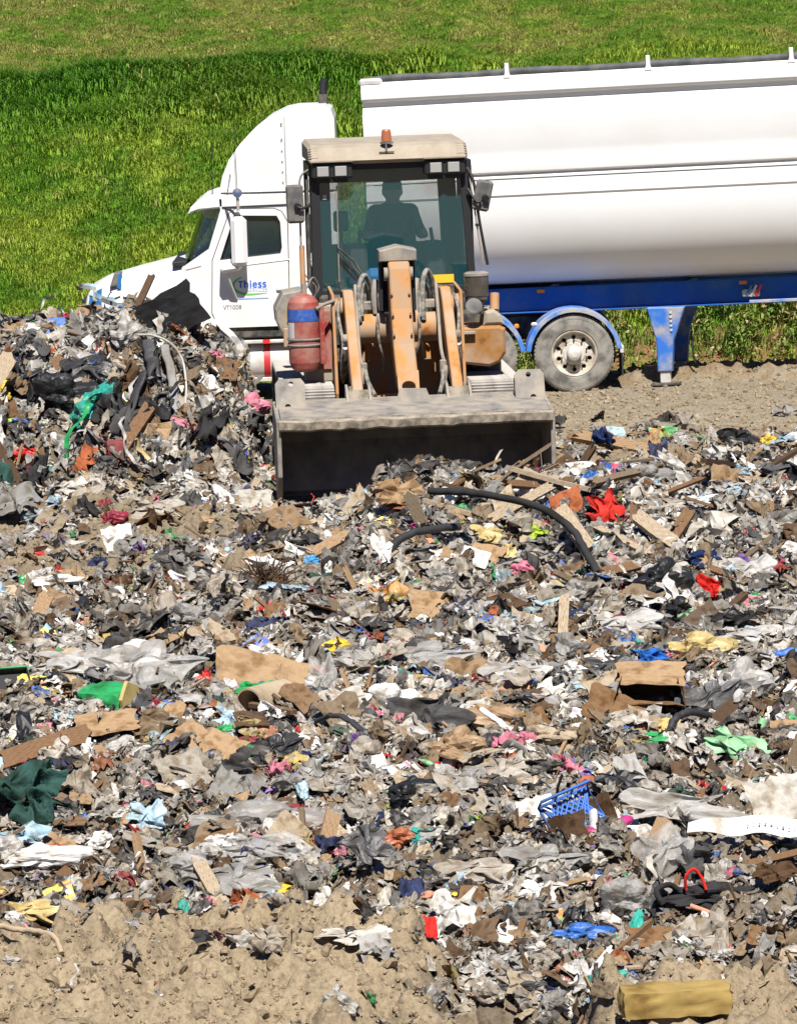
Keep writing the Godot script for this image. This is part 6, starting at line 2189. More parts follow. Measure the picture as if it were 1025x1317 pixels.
	card_tube(342, 922)
	green_carton(158, 918)
	lay("carton_tray", "carton", "bigcard", 138, 934, 78, 28, "tan", "folded tan carton tray in front of the green carton", "tan carton tray", 1, 50.0, 6.0)
	lay("olive_rag", "rag", "bigrag", 205, 940, 60, 34, "muddy", "muddy brown cloth beside the tan carton tray", "muddy cloth", 2, 35.0)
	black_bin(12, 892)
	lay("black_ring", "rubber", "rag", 120, 948, 70, 22, "charcoal", "black rubber flap under the tan carton tray", "rubber flap", 0, 40.0)
	lay("pink_wrapper", "wrapper", "film", 62, 940, 28, 14, "pink", "pink wrapper left of the tan carton tray", "pink wrapper", 2, 45.0)
	lay("blue_cup", "cup", "bag", 53, 972, 14, 16, "blue", "small blue cup beside a white cup at left", "small blue cup", 0)
	lay("white_cup", "cup", "bag", 68, 974, 18, 18, "white", "small white cup right of the small blue cup", "small white cup", 1)
	lay("jacket", "jacket", "bigrag", 44, 1032, 100, 92, "dark green", "dark green jacket crumpled at the left edge", "dark green jacket", 3, 46.0, 30.0)
	lay("blue_cloth", "cloth", "bigrag", 30, 1084, 66, 30, "pale blue", "pale blue cloth under the dark green jacket", "pale blue cloth", 4, 40.0)
	lay("white_sack", "sack", "bigbag", 44, 1108, 96, 32, "white", "long white sack in front of the pale blue cloth", "long white sack", 2)
	lay("yellow_film", "plastic", "bigfilm", 38, 1176, 72, 36, "straw", "thin yellow film at the lower left beside the hose", "thin yellow film", 1, 42.0)
	line("garden_hose", "hose", [-6, 1203, 25, 1200, 52, 1203, 72, 1214, 80, 1232], 0.016, "beige", "card", "beige hose curling into the soil at lower left", "beige hose", 0.03)
	lay("blue_film", "plastic", "bigfilm", 190, 1058, 46, 44, "pale blue", "pale blue torn film left of the clear film tube", "pale blue film", 2, 50.0)
	lay("grey_sheet", "plastic", "bigcard", 238, 1006, 56, 50, "dusty grey", "stiff grey plastic sheet standing on edge", "stiff grey sheet", 1, 60.0, 20.0)
	lay("grey_sheet", "plastic", "bigcard", 288, 1014, 30, 44, "grey", "folded grey sheet right of the stiff grey sheet", "folded grey sheet", 3, 60.0, -30.0)
	lay("cardboard_sheet", "cardboard", "bigcard", 246, 955, 50, 44, "tan", "crumpled tan cardboard flap above the stiff grey sheet", "tan card flap", 5, 50.0, 40.0)
	lay("cardboard_sheet", "cardboard", "bigcard", 286, 962, 46, 40, "tan", "second cardboard flap right of the tan card flap", "second card flap", 2, 40.0, 60.0)
	lay("cardboard_sheet", "cardboard", "bigcard", 262, 988, 40, 26, "brown", "small brown cardboard disc below the tan card flap", "brown card disc", 4, 40.0)
	lay("green_film", "plastic", "film", 292, 942, 30, 22, "green", "green plastic film right of the cardboard flaps", "green film", 0, 45.0, 30.0)
	lay("clear_tube", "plastic", "bigbag", 312, 1058, 150, 48, "pale grey", "long clear film tube lying across the trash at left centre", "clear film tube", 1, 38.0, 0.0, "clear")
	lay("clear_bag", "bag", "bigfilm", 335, 1100, 90, 40, "pale grey", "clear grey bag in front of the clear film tube", "clear grey bag", 3, 36.0, 0.0, "clear")
	lay("clear_bag", "bag", "bigfilm", 240, 1112, 60, 40, "pale grey", "pale clear bag left of the clear grey bag", "pale clear bag", 4, 40.0, 0.0, "clear")
	lay("clear_bag", "bag", "bigfilm", 300, 1140, 110, 46, "grey", "dusty film behind the front soil bank", "dusty bank film", 5, 34.0)
	lay("juice_carton", "carton", "bag", 354, 1144, 34, 18, "yellow", "small yellow and blue carton at the top of the soil bank", "yellow carton", 5)
	lay("bin_liner", "bag", "bigfilm", 355, 972, 74, 46, "black", "black plastic sheet torn open beside the yellow foam", "torn black sheet", 0, 44.0, 20.0)
	lay("yellow_foam", "foam", "bigclod", 381, 986, 40, 30, "straw", "lump of yellow foam right of the torn black sheet", "yellow foam lump", 0)
	line("purple_ribbon", "ribbon", [335, 1028, 358, 1018, 380, 1008, 392, 1022, 405, 1034], 0.035, "purple", "film", "purple plastic ribbon in the left middle", "purple ribbon", 0.06, 0.35)
	lay("clear_film", "plastic", "bigfilm", 415, 882, 36, 66, "pale grey", "clear plastic film standing upright right of the big cardboard sheet", "upright clear film", 2, 70.0, 0.0, "clear")
	lay("white_bag", "bag", "bigbag", 500, 902, 56, 50, "white", "white carrier bag puffed up in the centre", "puffed white bag", 0)
	lay("white_bag", "bag", "bigfilm", 445, 905, 60, 40, "off-white", "off-white film left of the puffed white bag", "off-white film", 1, 45.0)
	lay("blue_bag", "bag", "bigbag", 467, 926, 36, 18, "blue", "crumpled blue bag below the puffed white bag", "crumpled blue bag", 5)
	lay("white_paper", "paper", "paper", 505, 872, 14, 24, "white", "small white paper standing upright above the puffed bag", "upright paper", 3, 75.0)
	lay("jacket", "jacket", "bigrag", 556, 926, 92, 60, "dark grey", "dark grey jacket heaped in the centre", "dark grey jacket", 5, 44.0, 20.0)
	lay("seat_cushion", "cushion", "bigbag", 586, 958, 60, 44, "tan", "rounded tan foam cushion in front of the dark grey jacket", "round tan cushion", 3)
	lay("seat_cushion", "cushion", "bigbag", 640, 925, 84, 38, "tan", "long tan foam cushion right of the dark grey jacket", "long tan cushion", 4, 0.0, -18.0)
	lay("seat_cushion", "cushion", "bigbag", 705, 948, 56, 26, "beige", "beige foam cushion right of the long tan cushion", "beige cushion", 5)
	line("black_hose", "hose", [405, 940, 425, 932, 445, 935, 465, 950, 478, 968], 0.028, "charcoal", "plastic", "black curved strap arching beside the blue bag", "black arching strap", 0.1, 0.6)
	line("steel_band", "band", [598, 975, 615, 985, 640, 978, 655, 962, 672, 970, 684, 990], 0.025, "grey", "plastic", "bent grey steel band under the cushions", "bent steel band", 0.06, 0.4)
	line("white_band", "band", [618, 925, 638, 938, 655, 952, 668, 958], 0.035, "white", "plastic", "curved white plastic trim on the long tan cushion", "white trim", 0.12, 0.4)
	line("red_strap", "strap", [494, 996, 515, 990, 535, 986, 550, 990, 566, 998], 0.03, "red", "cloth", "bright red strap in the lower centre", "bright red strap", 0.06, 0.5)
	lay("black_bag", "bag", "bigbag", 528, 1022, 58, 34, "black", "black bag below the bright red strap", "centre black bag", 2)
	lay("rust_rag", "rag", "bigbag", 512, 1080, 38, 26, "rust", "rust brown rag in the lower centre", "rust brown rag", 4)
	lay("teal_film", "plastic", "bigfilm", 548, 1084, 36, 30, "teal", "teal film beside the rust brown rag", "teal film", 4, 45.0)
	lay("bin_liner", "bag", "bigfilm", 470, 1092, 62, 56, "dark grey", "dark torn liner left of the rust brown rag", "dark torn liner", 5, 48.0, 10.0)
	lay("card_disc", "cardboard", "bigcard", 428, 1074, 26, 22, "beige", "round beige card left of the dark torn liner", "round beige card", 0, 45.0, 40.0)
	lay("green_card", "card", "card", 387, 1072, 18, 22, "green", "small green card at the end of the clear film tube", "small green card", 0, 65.0)
	lay("polystyrene_sheet", "sheet", "bigcard", 690, 1046, 46, 36, "white", "white card behind the blue plastic basket", "white backing card", 2, 60.0, 12.0)
	basket(735, 1068)
	line("magenta_bag", "bag", [742, 1082, 765, 1076, 790, 1072, 808, 1060], 0.04, "magenta", "film", "magenta plastic strap right of the blue plastic basket", "magenta strap", 0.05, 0.6)
	lay("white_tarp", "tarp", "bigrag", 880, 1048, 150, 48, "pale grey", "pale grey tarp spread right of the basket", "pale grey tarp", 5, 36.0)
	lay("white_tarp", "tarp", "bigcard", 1002, 1038, 70, 66, "off-white", "pale stiff sheet at the right edge", "pale stiff sheet", 3, 55.0, 10.0)
	line("nylon_rope", "rope", [838, 1074, 855, 1066, 868, 1058, 878, 1046], 0.016, "teal", "plastic", "green cord lying on the pale grey tarp", "green cord", 0.12)
	banner(962, 1106)
	lay("clear_bag", "bag", "bigbag", 808, 1155, 78, 56, "pale grey", "inflated clear bag left of the red handled bag", "inflated clear bag", 0, 38.0, 0.0, "clear")
	lay("clear_bag", "bag", "bigfilm", 855, 1108, 70, 76, "pale grey", "clear grey bag draped behind the inflated clear bag", "draped clear bag", 1, 55.0, 15.0, "clear")
	handbag(898, 1172)
	lay("cardboard_sheet", "cardboard", "bigcard", 842, 1216, 66, 36, "brown", "muddy brown cardboard below the black handbag", "muddy brown card", 4, 40.0)
	lay("blue_film", "plastic", "bigbag", 738, 1202, 62, 24, "blue", "blue plastic film lump in the lower right", "blue film lump", 1)
	beam("green_rod", "rod", 768, 1212, 800, 1217, 9, "green", "green plastic rod right of the blue film lump", "green rod", 0.05, 0.05, "plastic")
	foam_block(868, 1288)
	beam("white_strip", "strip", 752, 1272, 788, 1222, 8, "white", "thin white strip sticking up left of the yellow block", "thin white strip", 0.02, 0.03, "plastic")
	lay("black_cushion", "cushion", "bigbag", 670, 1266, 50, 28, "dark grey", "dark grey lump in soil left of the white strip", "dark grey lump", 3)
	lay("blue_wrapper", "wrapper", "film", 690, 1285, 44, 16, "bright blue", "blue wrapper below the dark grey lump", "low blue wrapper", 2, 40.0)
	lay("red_packet", "packet", "bigrag", 566, 1200, 40, 28, "white", "red and white packet in the lower centre", "red white packet", 2, 48.0)
	lay("red_packet", "packet", "card", 555, 1198, 16, 28, "red", "red end of packet beside the red white packet", "red packet end", 0, 50.0)
	lay("red_cup", "cup", "bag", 674, 1180, 22, 18, "maroon", "small dark red cup in the lower centre", "dark red cup", 3)
	lay("black_shoe", "shoe", "bigbag", 640, 1188, 24, 18, "black", "small black shoe left of the dark red cup", "black shoe", 2)
	lay("plastic_disc", "disc", "bag", 617, 1160, 22, 12, "teal", "teal plastic disc above the black shoe", "teal disc", 4)
	lay("orange_ball", "ball", "bag", 550, 1156, 26, 16, "salmon", "salmon orange lump above the red white packet", "salmon lump", 1)
	lay("white_film", "plastic", "bigfilm", 455, 1208, 88, 24, "off-white", "pale sheet lying on soil right of the front bank", "pale soil sheet", 2, 30.0)
	lay("grey_cloth", "cloth", "bigrag", 345, 1215, 36, 52, "dusty grey", "grey cloth strip hanging down the front soil bank", "bank cloth strip", 1, 60.0, 80.0)
	open_box(836, 912)
	lay("box_flap", "cardboard", "bigcard", 786, 914, 72, 46, "brown", "dark brown cardboard flap left of the open cardboard box", "dark box flap", 0, 50.0, -30.0)
	lay("grey_sheeting", "plastic", "bigbag", 948, 880, 70, 62, "pale grey", "silver grey plastic sheeting bulging right of the open box", "bulging silver sheeting", 3)
	lay("grey_sheeting", "plastic", "bigfilm", 915, 905, 80, 50, "dark grey", "dark folded sheeting beside the bulging silver sheeting", "dark sheeting", 0, 55.0, 25.0)
	lay("green_film", "plastic", "bigfilm", 945, 968, 78, 46, "pale green", "shiny green film sheet at the right", "shiny green film", 3, 46.0, -25.0)
	lay("green_film", "plastic", "bigfilm", 860, 956, 58, 22, "green", "small green film left of the shiny green film", "small green film", 4, 40.0)
	line("black_hose", "hose", [862, 962, 862, 940, 872, 926, 890, 920, 912, 926], 0.026, "charcoal", "plastic", "black rubber hoop standing before the open box", "black rubber hoop", 0.04)
	lay("cement_bag", "sack", "bigcard", 852, 936, 46, 18, "straw", "yellow printed paper sack under the open box", "yellow printed sack", 2, 45.0)
	lay("yellow_bag", "bag", "bigbag", 890, 836, 70, 36, "straw", "soft yellow plastic bag above the open cardboard box", "soft yellow bag", 1)
	lay("blue_film", "plastic", "bigfilm", 995, 846, 62, 16, "blue", "blue film strip at the right edge", "blue film strip", 2, 40.0)
	line("green_strap", "strap", [820, 828, 828, 842, 838, 856, 850, 864], 0.02, "teal", "plastic", "green strap among blue scraps left of the soft yellow bag", "green strap", 0.06, 0.5)
	lay("blue_scrap", "rag", "bigrag", 836, 856, 44, 28, "blue", "blue net scrap beside the green strap", "blue net scrap", 3, 42.0)
	lay("black_bag", "bag", "bigfilm", 780, 862, 66, 30, "charcoal", "black crumpled bag left of the blue net scrap", "black crumpled bag", 2, 40.0)
	lay("blue_bag", "bag", "bigfilm", 752, 886, 36, 16, "pale blue", "pale blue bag below the black crumpled bag", "pale blue bag", 4, 40.0)
	lay("grey_film", "plastic", "bigfilm", 545, 850, 130, 36, "pale grey", "wide pale film spread in the centre", "wide pale film", 0, 28.0, 0.0, "clear")
	lay("grey_film", "plastic", "bigfilm", 660, 870, 90, 40, "pale grey", "crumpled grey film right of the wide pale film", "crumpled grey film", 1, 34.0)
	lay("grey_film", "plastic", "bigfilm", 790, 806, 110, 34, "pale grey", "grey film sheet behind the upright post", "grey film sheet", 2, 30.0)
	lay("grey_film", "plastic", "bigfilm", 965, 825, 90, 30, "pale grey", "pale film right of the soft yellow bag", "right pale film", 3, 34.0)
	lay("grey_film", "plastic", "bigfilm", 90, 860, 80, 40, "pale grey", "grey film left of the white sheeting heap", "left grey film", 4, 32.0)
	lay("grey_film", "plastic", "bigfilm", 640, 1000, 80, 40, "dusty grey", "dusty film below the beige cushion", "dusty centre film", 5, 38.0)
	lay("grey_film", "plastic", "bigfilm", 700, 1110, 100, 44, "grey", "crumpled grey film below the basket", "film below basket", 0, 38.0)
	lay("grey_film", "plastic", "bigfilm", 610, 1130, 90, 40, "dusty grey", "dusty film above the teal disc", "film above lid", 1, 36.0)
	lay("red_box", "card", "card", 684, 841, 34, 16, "salmon", "small salmon cardboard piece left of the brown timber block", "salmon card", 1, 40.0)
	lay("cardboard_sheet", "cardboard", "bigcard", 1008, 940, 34, 24, "tan", "tan cardboard piece at the right edge", "right edge card", 2, 50.0)
	lay("white_sheet", "sheet", "bigcard", 815, 1002, 30, 60, "pale grey", "narrow grey sheet standing above the pale grey tarp", "narrow grey sheet", 5, 62.0, 20.0)
	lay("dark_hole_rag", "rag", "bigrag", 1000, 1135, 60, 30, "dark brown", "dark brown rag under the white banner", "dark brown rag", 0, 36.0)

func root_ball(u: float, v: float) -> void:
	var o := custom("root_ball", "roots", u, v, "tangled dark brown root ball on the flat trash", "root ball")
	var r := RandomNumberGenerator.new()
	r.seed = 33
	var b := MB.new()
	for k in 130:
		var a := r.randf() * TAU
		var d := Vector3(cos(a) * r.randf_range(0.3, 1), r.randf_range(0.05, 1.0), sin(a) * r.randf_range(0.3, 1)).normalized()
		var p := d * r.randf_range(0.08, 0.2) + Vector3(0, 0.1, 0)
		var q := p + (d + Vector3(r.randf_range(-1, 1), r.randf_range(-1, 0.6), r.randf_range(-1, 1)) * 0.8) * r.randf_range(0.08, 0.16)
		b.tube([p, (p + q) * 0.5 + Vector3(r.randf_range(-1, 1), r.randf_range(-1, 1), r.randf_range(-1, 1)) * 0.03, q], 0.006, 4, 0.002)
	part("twigs", b, pool("wood", "dark brown"), o)
	var core := obj("core", proto("bigclod", 1), pool("card", "dark brown"), o)
	core.transform = Transform3D(Basis.from_scale(Vector3(0.42, 0.34, 0.36)), Vector3(0, 0.1, 0))

func card_tube(u: float, v: float) -> void:
	var o := custom("cardboard_tube", "tube", u, v, "short wide cardboard tube lying open towards the camera", "cardboard tube", -35.0, 0.1)
	var b := MB.new()
	b.t = Transform3D(Basis(Vector3.RIGHT, PI / 2), Vector3.ZERO)
	b.lathe([Vector2(0.105, 0.19), Vector2(0.12, 0.19), Vector2(0.12, -0.22), Vector2(0.105, -0.22), Vector2(0.105, 0.19)], 24)
	part("shell", b, pool("card", "beige"), o)

func green_carton(u: float, v: float) -> void:
	var o := custom("drink_carton", "carton", u, v, "green carton with a yellow folded end lying in the trash", "green carton", -28.0, 0.08)
	var b := lump_box(Vector3(0.34, 0.19, 0.2), 61, 0.035)
	for i in b.v.size():
		b.v[i] = Basis(Vector3.RIGHT, 0.3) * b.v[i] + Vector3(-0.12, 0, 0)
	part("body", b, pool("plastic", "green"), o)
	var e := MB.new()
	e.t = Transform3D(Basis(Vector3.UP, PI / 2) * Basis(Vector3.BACK, 0.3), Vector3(0.052, 0.01, 0))
	e.prism(V([-0.11, -0.12, 0.11, -0.12, 0.12, 0.06, 0.0, 0.15, -0.12, 0.06]), 0.0, 0.03, 0.004)
	part("end_flap", e, pool("card", "straw"), o)

func black_bin(u: float, v: float) -> void:
	var o := custom("tray", "tray", u, v, "black tray with a green rim at the left edge", "black tray", 15.0, 0.07)
	var b := MB.new()
	b.t = Transform3D(Basis(Vector3.RIGHT, 0.7), Vector3.ZERO)
	b.box(Vector3(0, -0.03, 0), Vector3(0.3, 0.015, 0.22), Basis(), 0.004)
	for s in [-1.0, 1.0]:
		b.box(Vector3(s * 0.15, 0.0, 0), Vector3(0.012, 0.07, 0.22), Basis(), 0.004)
		b.box(Vector3(0, 0.0, s * 0.11), Vector3(0.3, 0.07, 0.012), Basis(), 0.004)
	part("body", b, pool("plastic", "black"), o)
	var rim := MB.new()
	rim.t = b.t
	rim.tube([Vector3(-0.155, 0.035, -0.115), Vector3(0.155, 0.035, -0.115), Vector3(0.155, 0.035, 0.115), Vector3(-0.155, 0.035, 0.115), Vector3(-0.155, 0.035, -0.115)], 0.008, 6)
	part("rim", rim, pool("plastic", "green"), o)

func basket(u: float, v: float) -> void:
	var o := custom("plastic_basket", "basket", u, v, "blue lattice plastic basket tipped on its side", "blue plastic basket", 12.0, 0.10)
	var m := pool("plastic", "blue")
	var t := Basis(Vector3.RIGHT, 0.95) * Basis(Vector3.UP, 0.35)
	for k in 9:
		var a := -0.16 + k * 0.04
		for s in [-1.0, 1.0]:
			var b := MB.new()
			b.t = Transform3D(t, Vector3.ZERO)
			var x0 := clampf(a - 0.09, -0.16, 0.16)
			var x1 := clampf(a + 0.09, -0.16, 0.16)
			b.tube([Vector3(x0, 0.01, -0.1 * s), Vector3((x0 + x1) * 0.5, 0.0, 0.0), Vector3(x1, 0.012, 0.1 * s)], 0.0075, 5)
			part("slat", b, m, o)
	var rim := MB.new()
	rim.t = Transform3D(t, Vector3.ZERO)
	rim.tube([Vector3(-0.165, 0.01, -0.105), Vector3(0.165, 0.01, -0.105), Vector3(0.165, 0.01, 0.105), Vector3(-0.165, 0.01, 0.105), Vector3(-0.165, 0.01, -0.105)], 0.010, 6)
	rim.tube([Vector3(-0.165, 0.09, -0.105), Vector3(0.165, 0.09, -0.105)], 0.010, 6)
	for x in [-0.165, -0.055, 0.055, 0.165]:
		rim.tube([Vector3(x, 0.01, -0.105), Vector3(x, 0.09, -0.105)], 0.007, 5)
	part("rim", rim, m, o)

func banner(u: float, v: float) -> void:
	var o := custom("banner", "banner", u, v, "long white banner with small blue print at the right edge", "white banner", -9.0, 0.10)
	var pts := PackedVector3Array()
	for i in 17:
		var x := lerpf(-0.34, 0.42, i / 16.0)
		var w := 0.085 * (1.0 - 0.55 * ss(-0.1, -0.34, x))
		var y := 0.012 * sin(i * 0.9)
		for k in 4:
			var q := k / 3.0
			pts.append(Vector3(x, y + w * q * 1.0 - 0.03 * x, -0.09 * q + 0.01 * sin(i * 1.3 + k)))
	var b := MB.new()
	b.grid(pts, 4, 17)
	part("sheet", b, pool("film", "white"), o)
	var p := MB.new()
	var r := RandomNumberGenerator.new()
	r.seed = 8
	for k in 12:
		var x := 0.0 + k * 0.033
		var i := int(roundf((x + 0.34) / 0.76 * 16.0))
		var y := 0.012 * sin(i * 0.9)
		p.box(Vector3(x, y + 0.04 - 0.03 * x + 0.006, -0.024), Vector3(r.randf_range(0.006, 0.014), r.randf_range(0.006, 0.014), 0.002), Basis(Vector3.RIGHT, -0.75), 0.0)
	part("print", p, pool("film", "purple"), o)

func handbag(u: float, v: float) -> void:
	var o := custom("handbag", "bag", u, v, "black handbag with bright red looped handles", "black handbag", 10.0, 0.08)
	var body := obj("body", proto("bigbag", 4), pool("cloth", "charcoal"), o)
	body.transform = Transform3D(Basis.from_scale(Vector3(0.44, 0.22, 0.28)), Vector3(0.02, 0, 0))
	tb("handle", curve([Vector3(-0.08, 0.05, 0.06), Vector3(-0.085, 0.12, 0.07), Vector3(-0.04, 0.16, 0.06), Vector3(0.0, 0.12, 0.07), Vector3(0.02, 0.05, 0.1)], 6), 0.009, pool("cloth", "red"), o)
	tb("handle", curve([Vector3(-0.08, -0.02, 0.14), Vector3(0.0, -0.05, 0.18), Vector3(0.08, -0.09, 0.19), Vector3(0.12, -0.13, 0.2)], 6), 0.014, pool("cloth", "salmon"), o)
	tb("strap", curve([Vector3(-0.1, 0.03, 0.02), Vector3(-0.17, 0.08, 0.04), Vector3(-0.25, 0.06, 0.08), Vector3(-0.22, -0.01, 0.1)], 6), 0.016, pool("cloth", "charcoal"), o)

func lump_box(size: Vector3, sd: int, dent: float) -> MB:
	# box with finely divided, dented faces and rubbed edges
	var f := fnl(sd, 7.0, 3)
	var b := MB.new()
	for k in 3:
		for s in [-1.0, 1.0]:
			var n := 11
			var pts := PackedVector3Array()
			for j in n:
				for i in n:
					var q := Vector3.ZERO
					q[k] = s
					q[(k + 1) % 3] = (-1.0 + 2.0 * i / (n - 1.0)) * s
					q[(k + 2) % 3] = -1.0 + 2.0 * j / (n - 1.0)
					var round := q.normalized() * maxf(1.0, q.length() * 0.955)
					q = q.lerp(round, ss(1.25, 1.75, q.length()))
					var p := q * size * 0.5
					pts.append(p + q.normalized() * f.get_noise_3dv(p * 1.6) * dent)
			b.grid(pts, n, n, true)
	return b

func foam_block(u: float, v: float) -> void:
	var o := custom("foam_block", "block", u, v, "yellow brown foam block half buried in the soil at lower right", "yellow foam block", 4.0, -0.01)
	var b := lump_box(Vector3(0.52, 0.125, 0.2), 55, 0.018)
	part("block", b, pool("card", "foam"), o)

func open_box(u: float, v: float) -> void:
	var o := custom("cardboard_box", "box", u, v, "open brown cardboard box lying on its side", "open cardboard box", -8.0, 0.02)
	var m := pool("card", "tan")
	panel("top_panel", o, Vector3(0, 0.21, -0.05), Vector3(0.46, 0.01, 0.28), Basis(Vector3.RIGHT, 0.45), m, 0)
	panel("back_panel", o, Vector3(0, 0.12, -0.2), Vector3(0.46, 0.01, 0.24), Basis(Vector3.RIGHT, 1.5), pool("card", "dark brown"), 2)
	panel("side_panel", o, Vector3(-0.22, 0.1, -0.05), Vector3(0.2, 0.01, 0.28), Basis(Vector3.BACK, 1.3), pool("card", "brown"), 4)
	panel("side_panel", o, Vector3(0.22, 0.1, -0.05), Vector3(0.2, 0.01, 0.28), Basis(Vector3.BACK, -1.3), pool("card", "brown"), 2)
	panel("bottom_panel", o, Vector3(0, 0.02, -0.05), Vector3(0.44, 0.01, 0.28), Basis(Vector3.RIGHT, 0.05), pool("card", "brown"), 0)

# ---------------------------------------------------------------- the countless rest
func weighted(list: Array) -> String:
	var sum := 0.0
	for e in list:
		sum += e[1]
	var r := rng.randf() * sum
	for e in list:
		r -= e[1]
		if r <= 0.0:
			return e[0]
	return list[-1][0]

func spot(dmin := 18.7, dmax := 47.0) -> Vector3:
	# a random place in the tipped trash, more likely where trash lies thick
	for k in 400:
		var d := dmin + (dmax - dmin) * rng.randf()
		if rng.randf() * 5.6 > d * 0.0985 + 0.8:
			continue
		var x := rng.randf_range(-1, 1) * (d * 0.0985 + 0.8) - 0.03
		if x < GX0 + 0.2 or x > GX1 - 0.2:
			continue
		if d > 39.75 and d < 47.2 and absf(x - 0.1) < 1.5:
			continue
		if rng.randf() < trash_share(x, d):
			return Vector3(x, ht(x, -d), -d)
	return Vector3(0, 0, -30)

func side_of(p: Vector3, q: Vector3) -> String:
	var d := p - q
	if absf(d.x) > absf(d.z) * 0.7:
		return "left of" if d.x < 0.0 else "right of"
	return "in front of" if d.z > 0.0 else "behind"

func where_label(colour: String, noun: String, p: Vector3, big: float) -> String:
	# says which one: by colour and size, then by the nearest landmarks
	var best: Array = []
	for h in heroes:
		best.append([Vector2(p.x - h[0].x, p.z - h[0].z).length_squared(), h])
	best.sort_custom(func(a, b): return a[0] < b[0])
	var sz := "large " if big > 0.3 else ("small " if big < 0.13 else "")
	for k in 5:
		var h: Array = best[k][1]
		var t := "%s%s %s lying %s the %s" % [sz, colour, noun, side_of(p, h[0]), h[1]]
		if not used_labels.has(t):
			used_labels[t] = 1
			return t
	for k in 6:
		for j in range(k + 1, 7):
			var t := "%s%s %s near the %s and %s" % [sz, colour, noun, best[k][1][1], best[j][1][1]]
			if not used_labels.has(t):
				used_labels[t] = 1
				return t
	return "%s%s %s between the %s and %s" % [sz, colour, noun, best[0][1][1], best[1][1][1]]

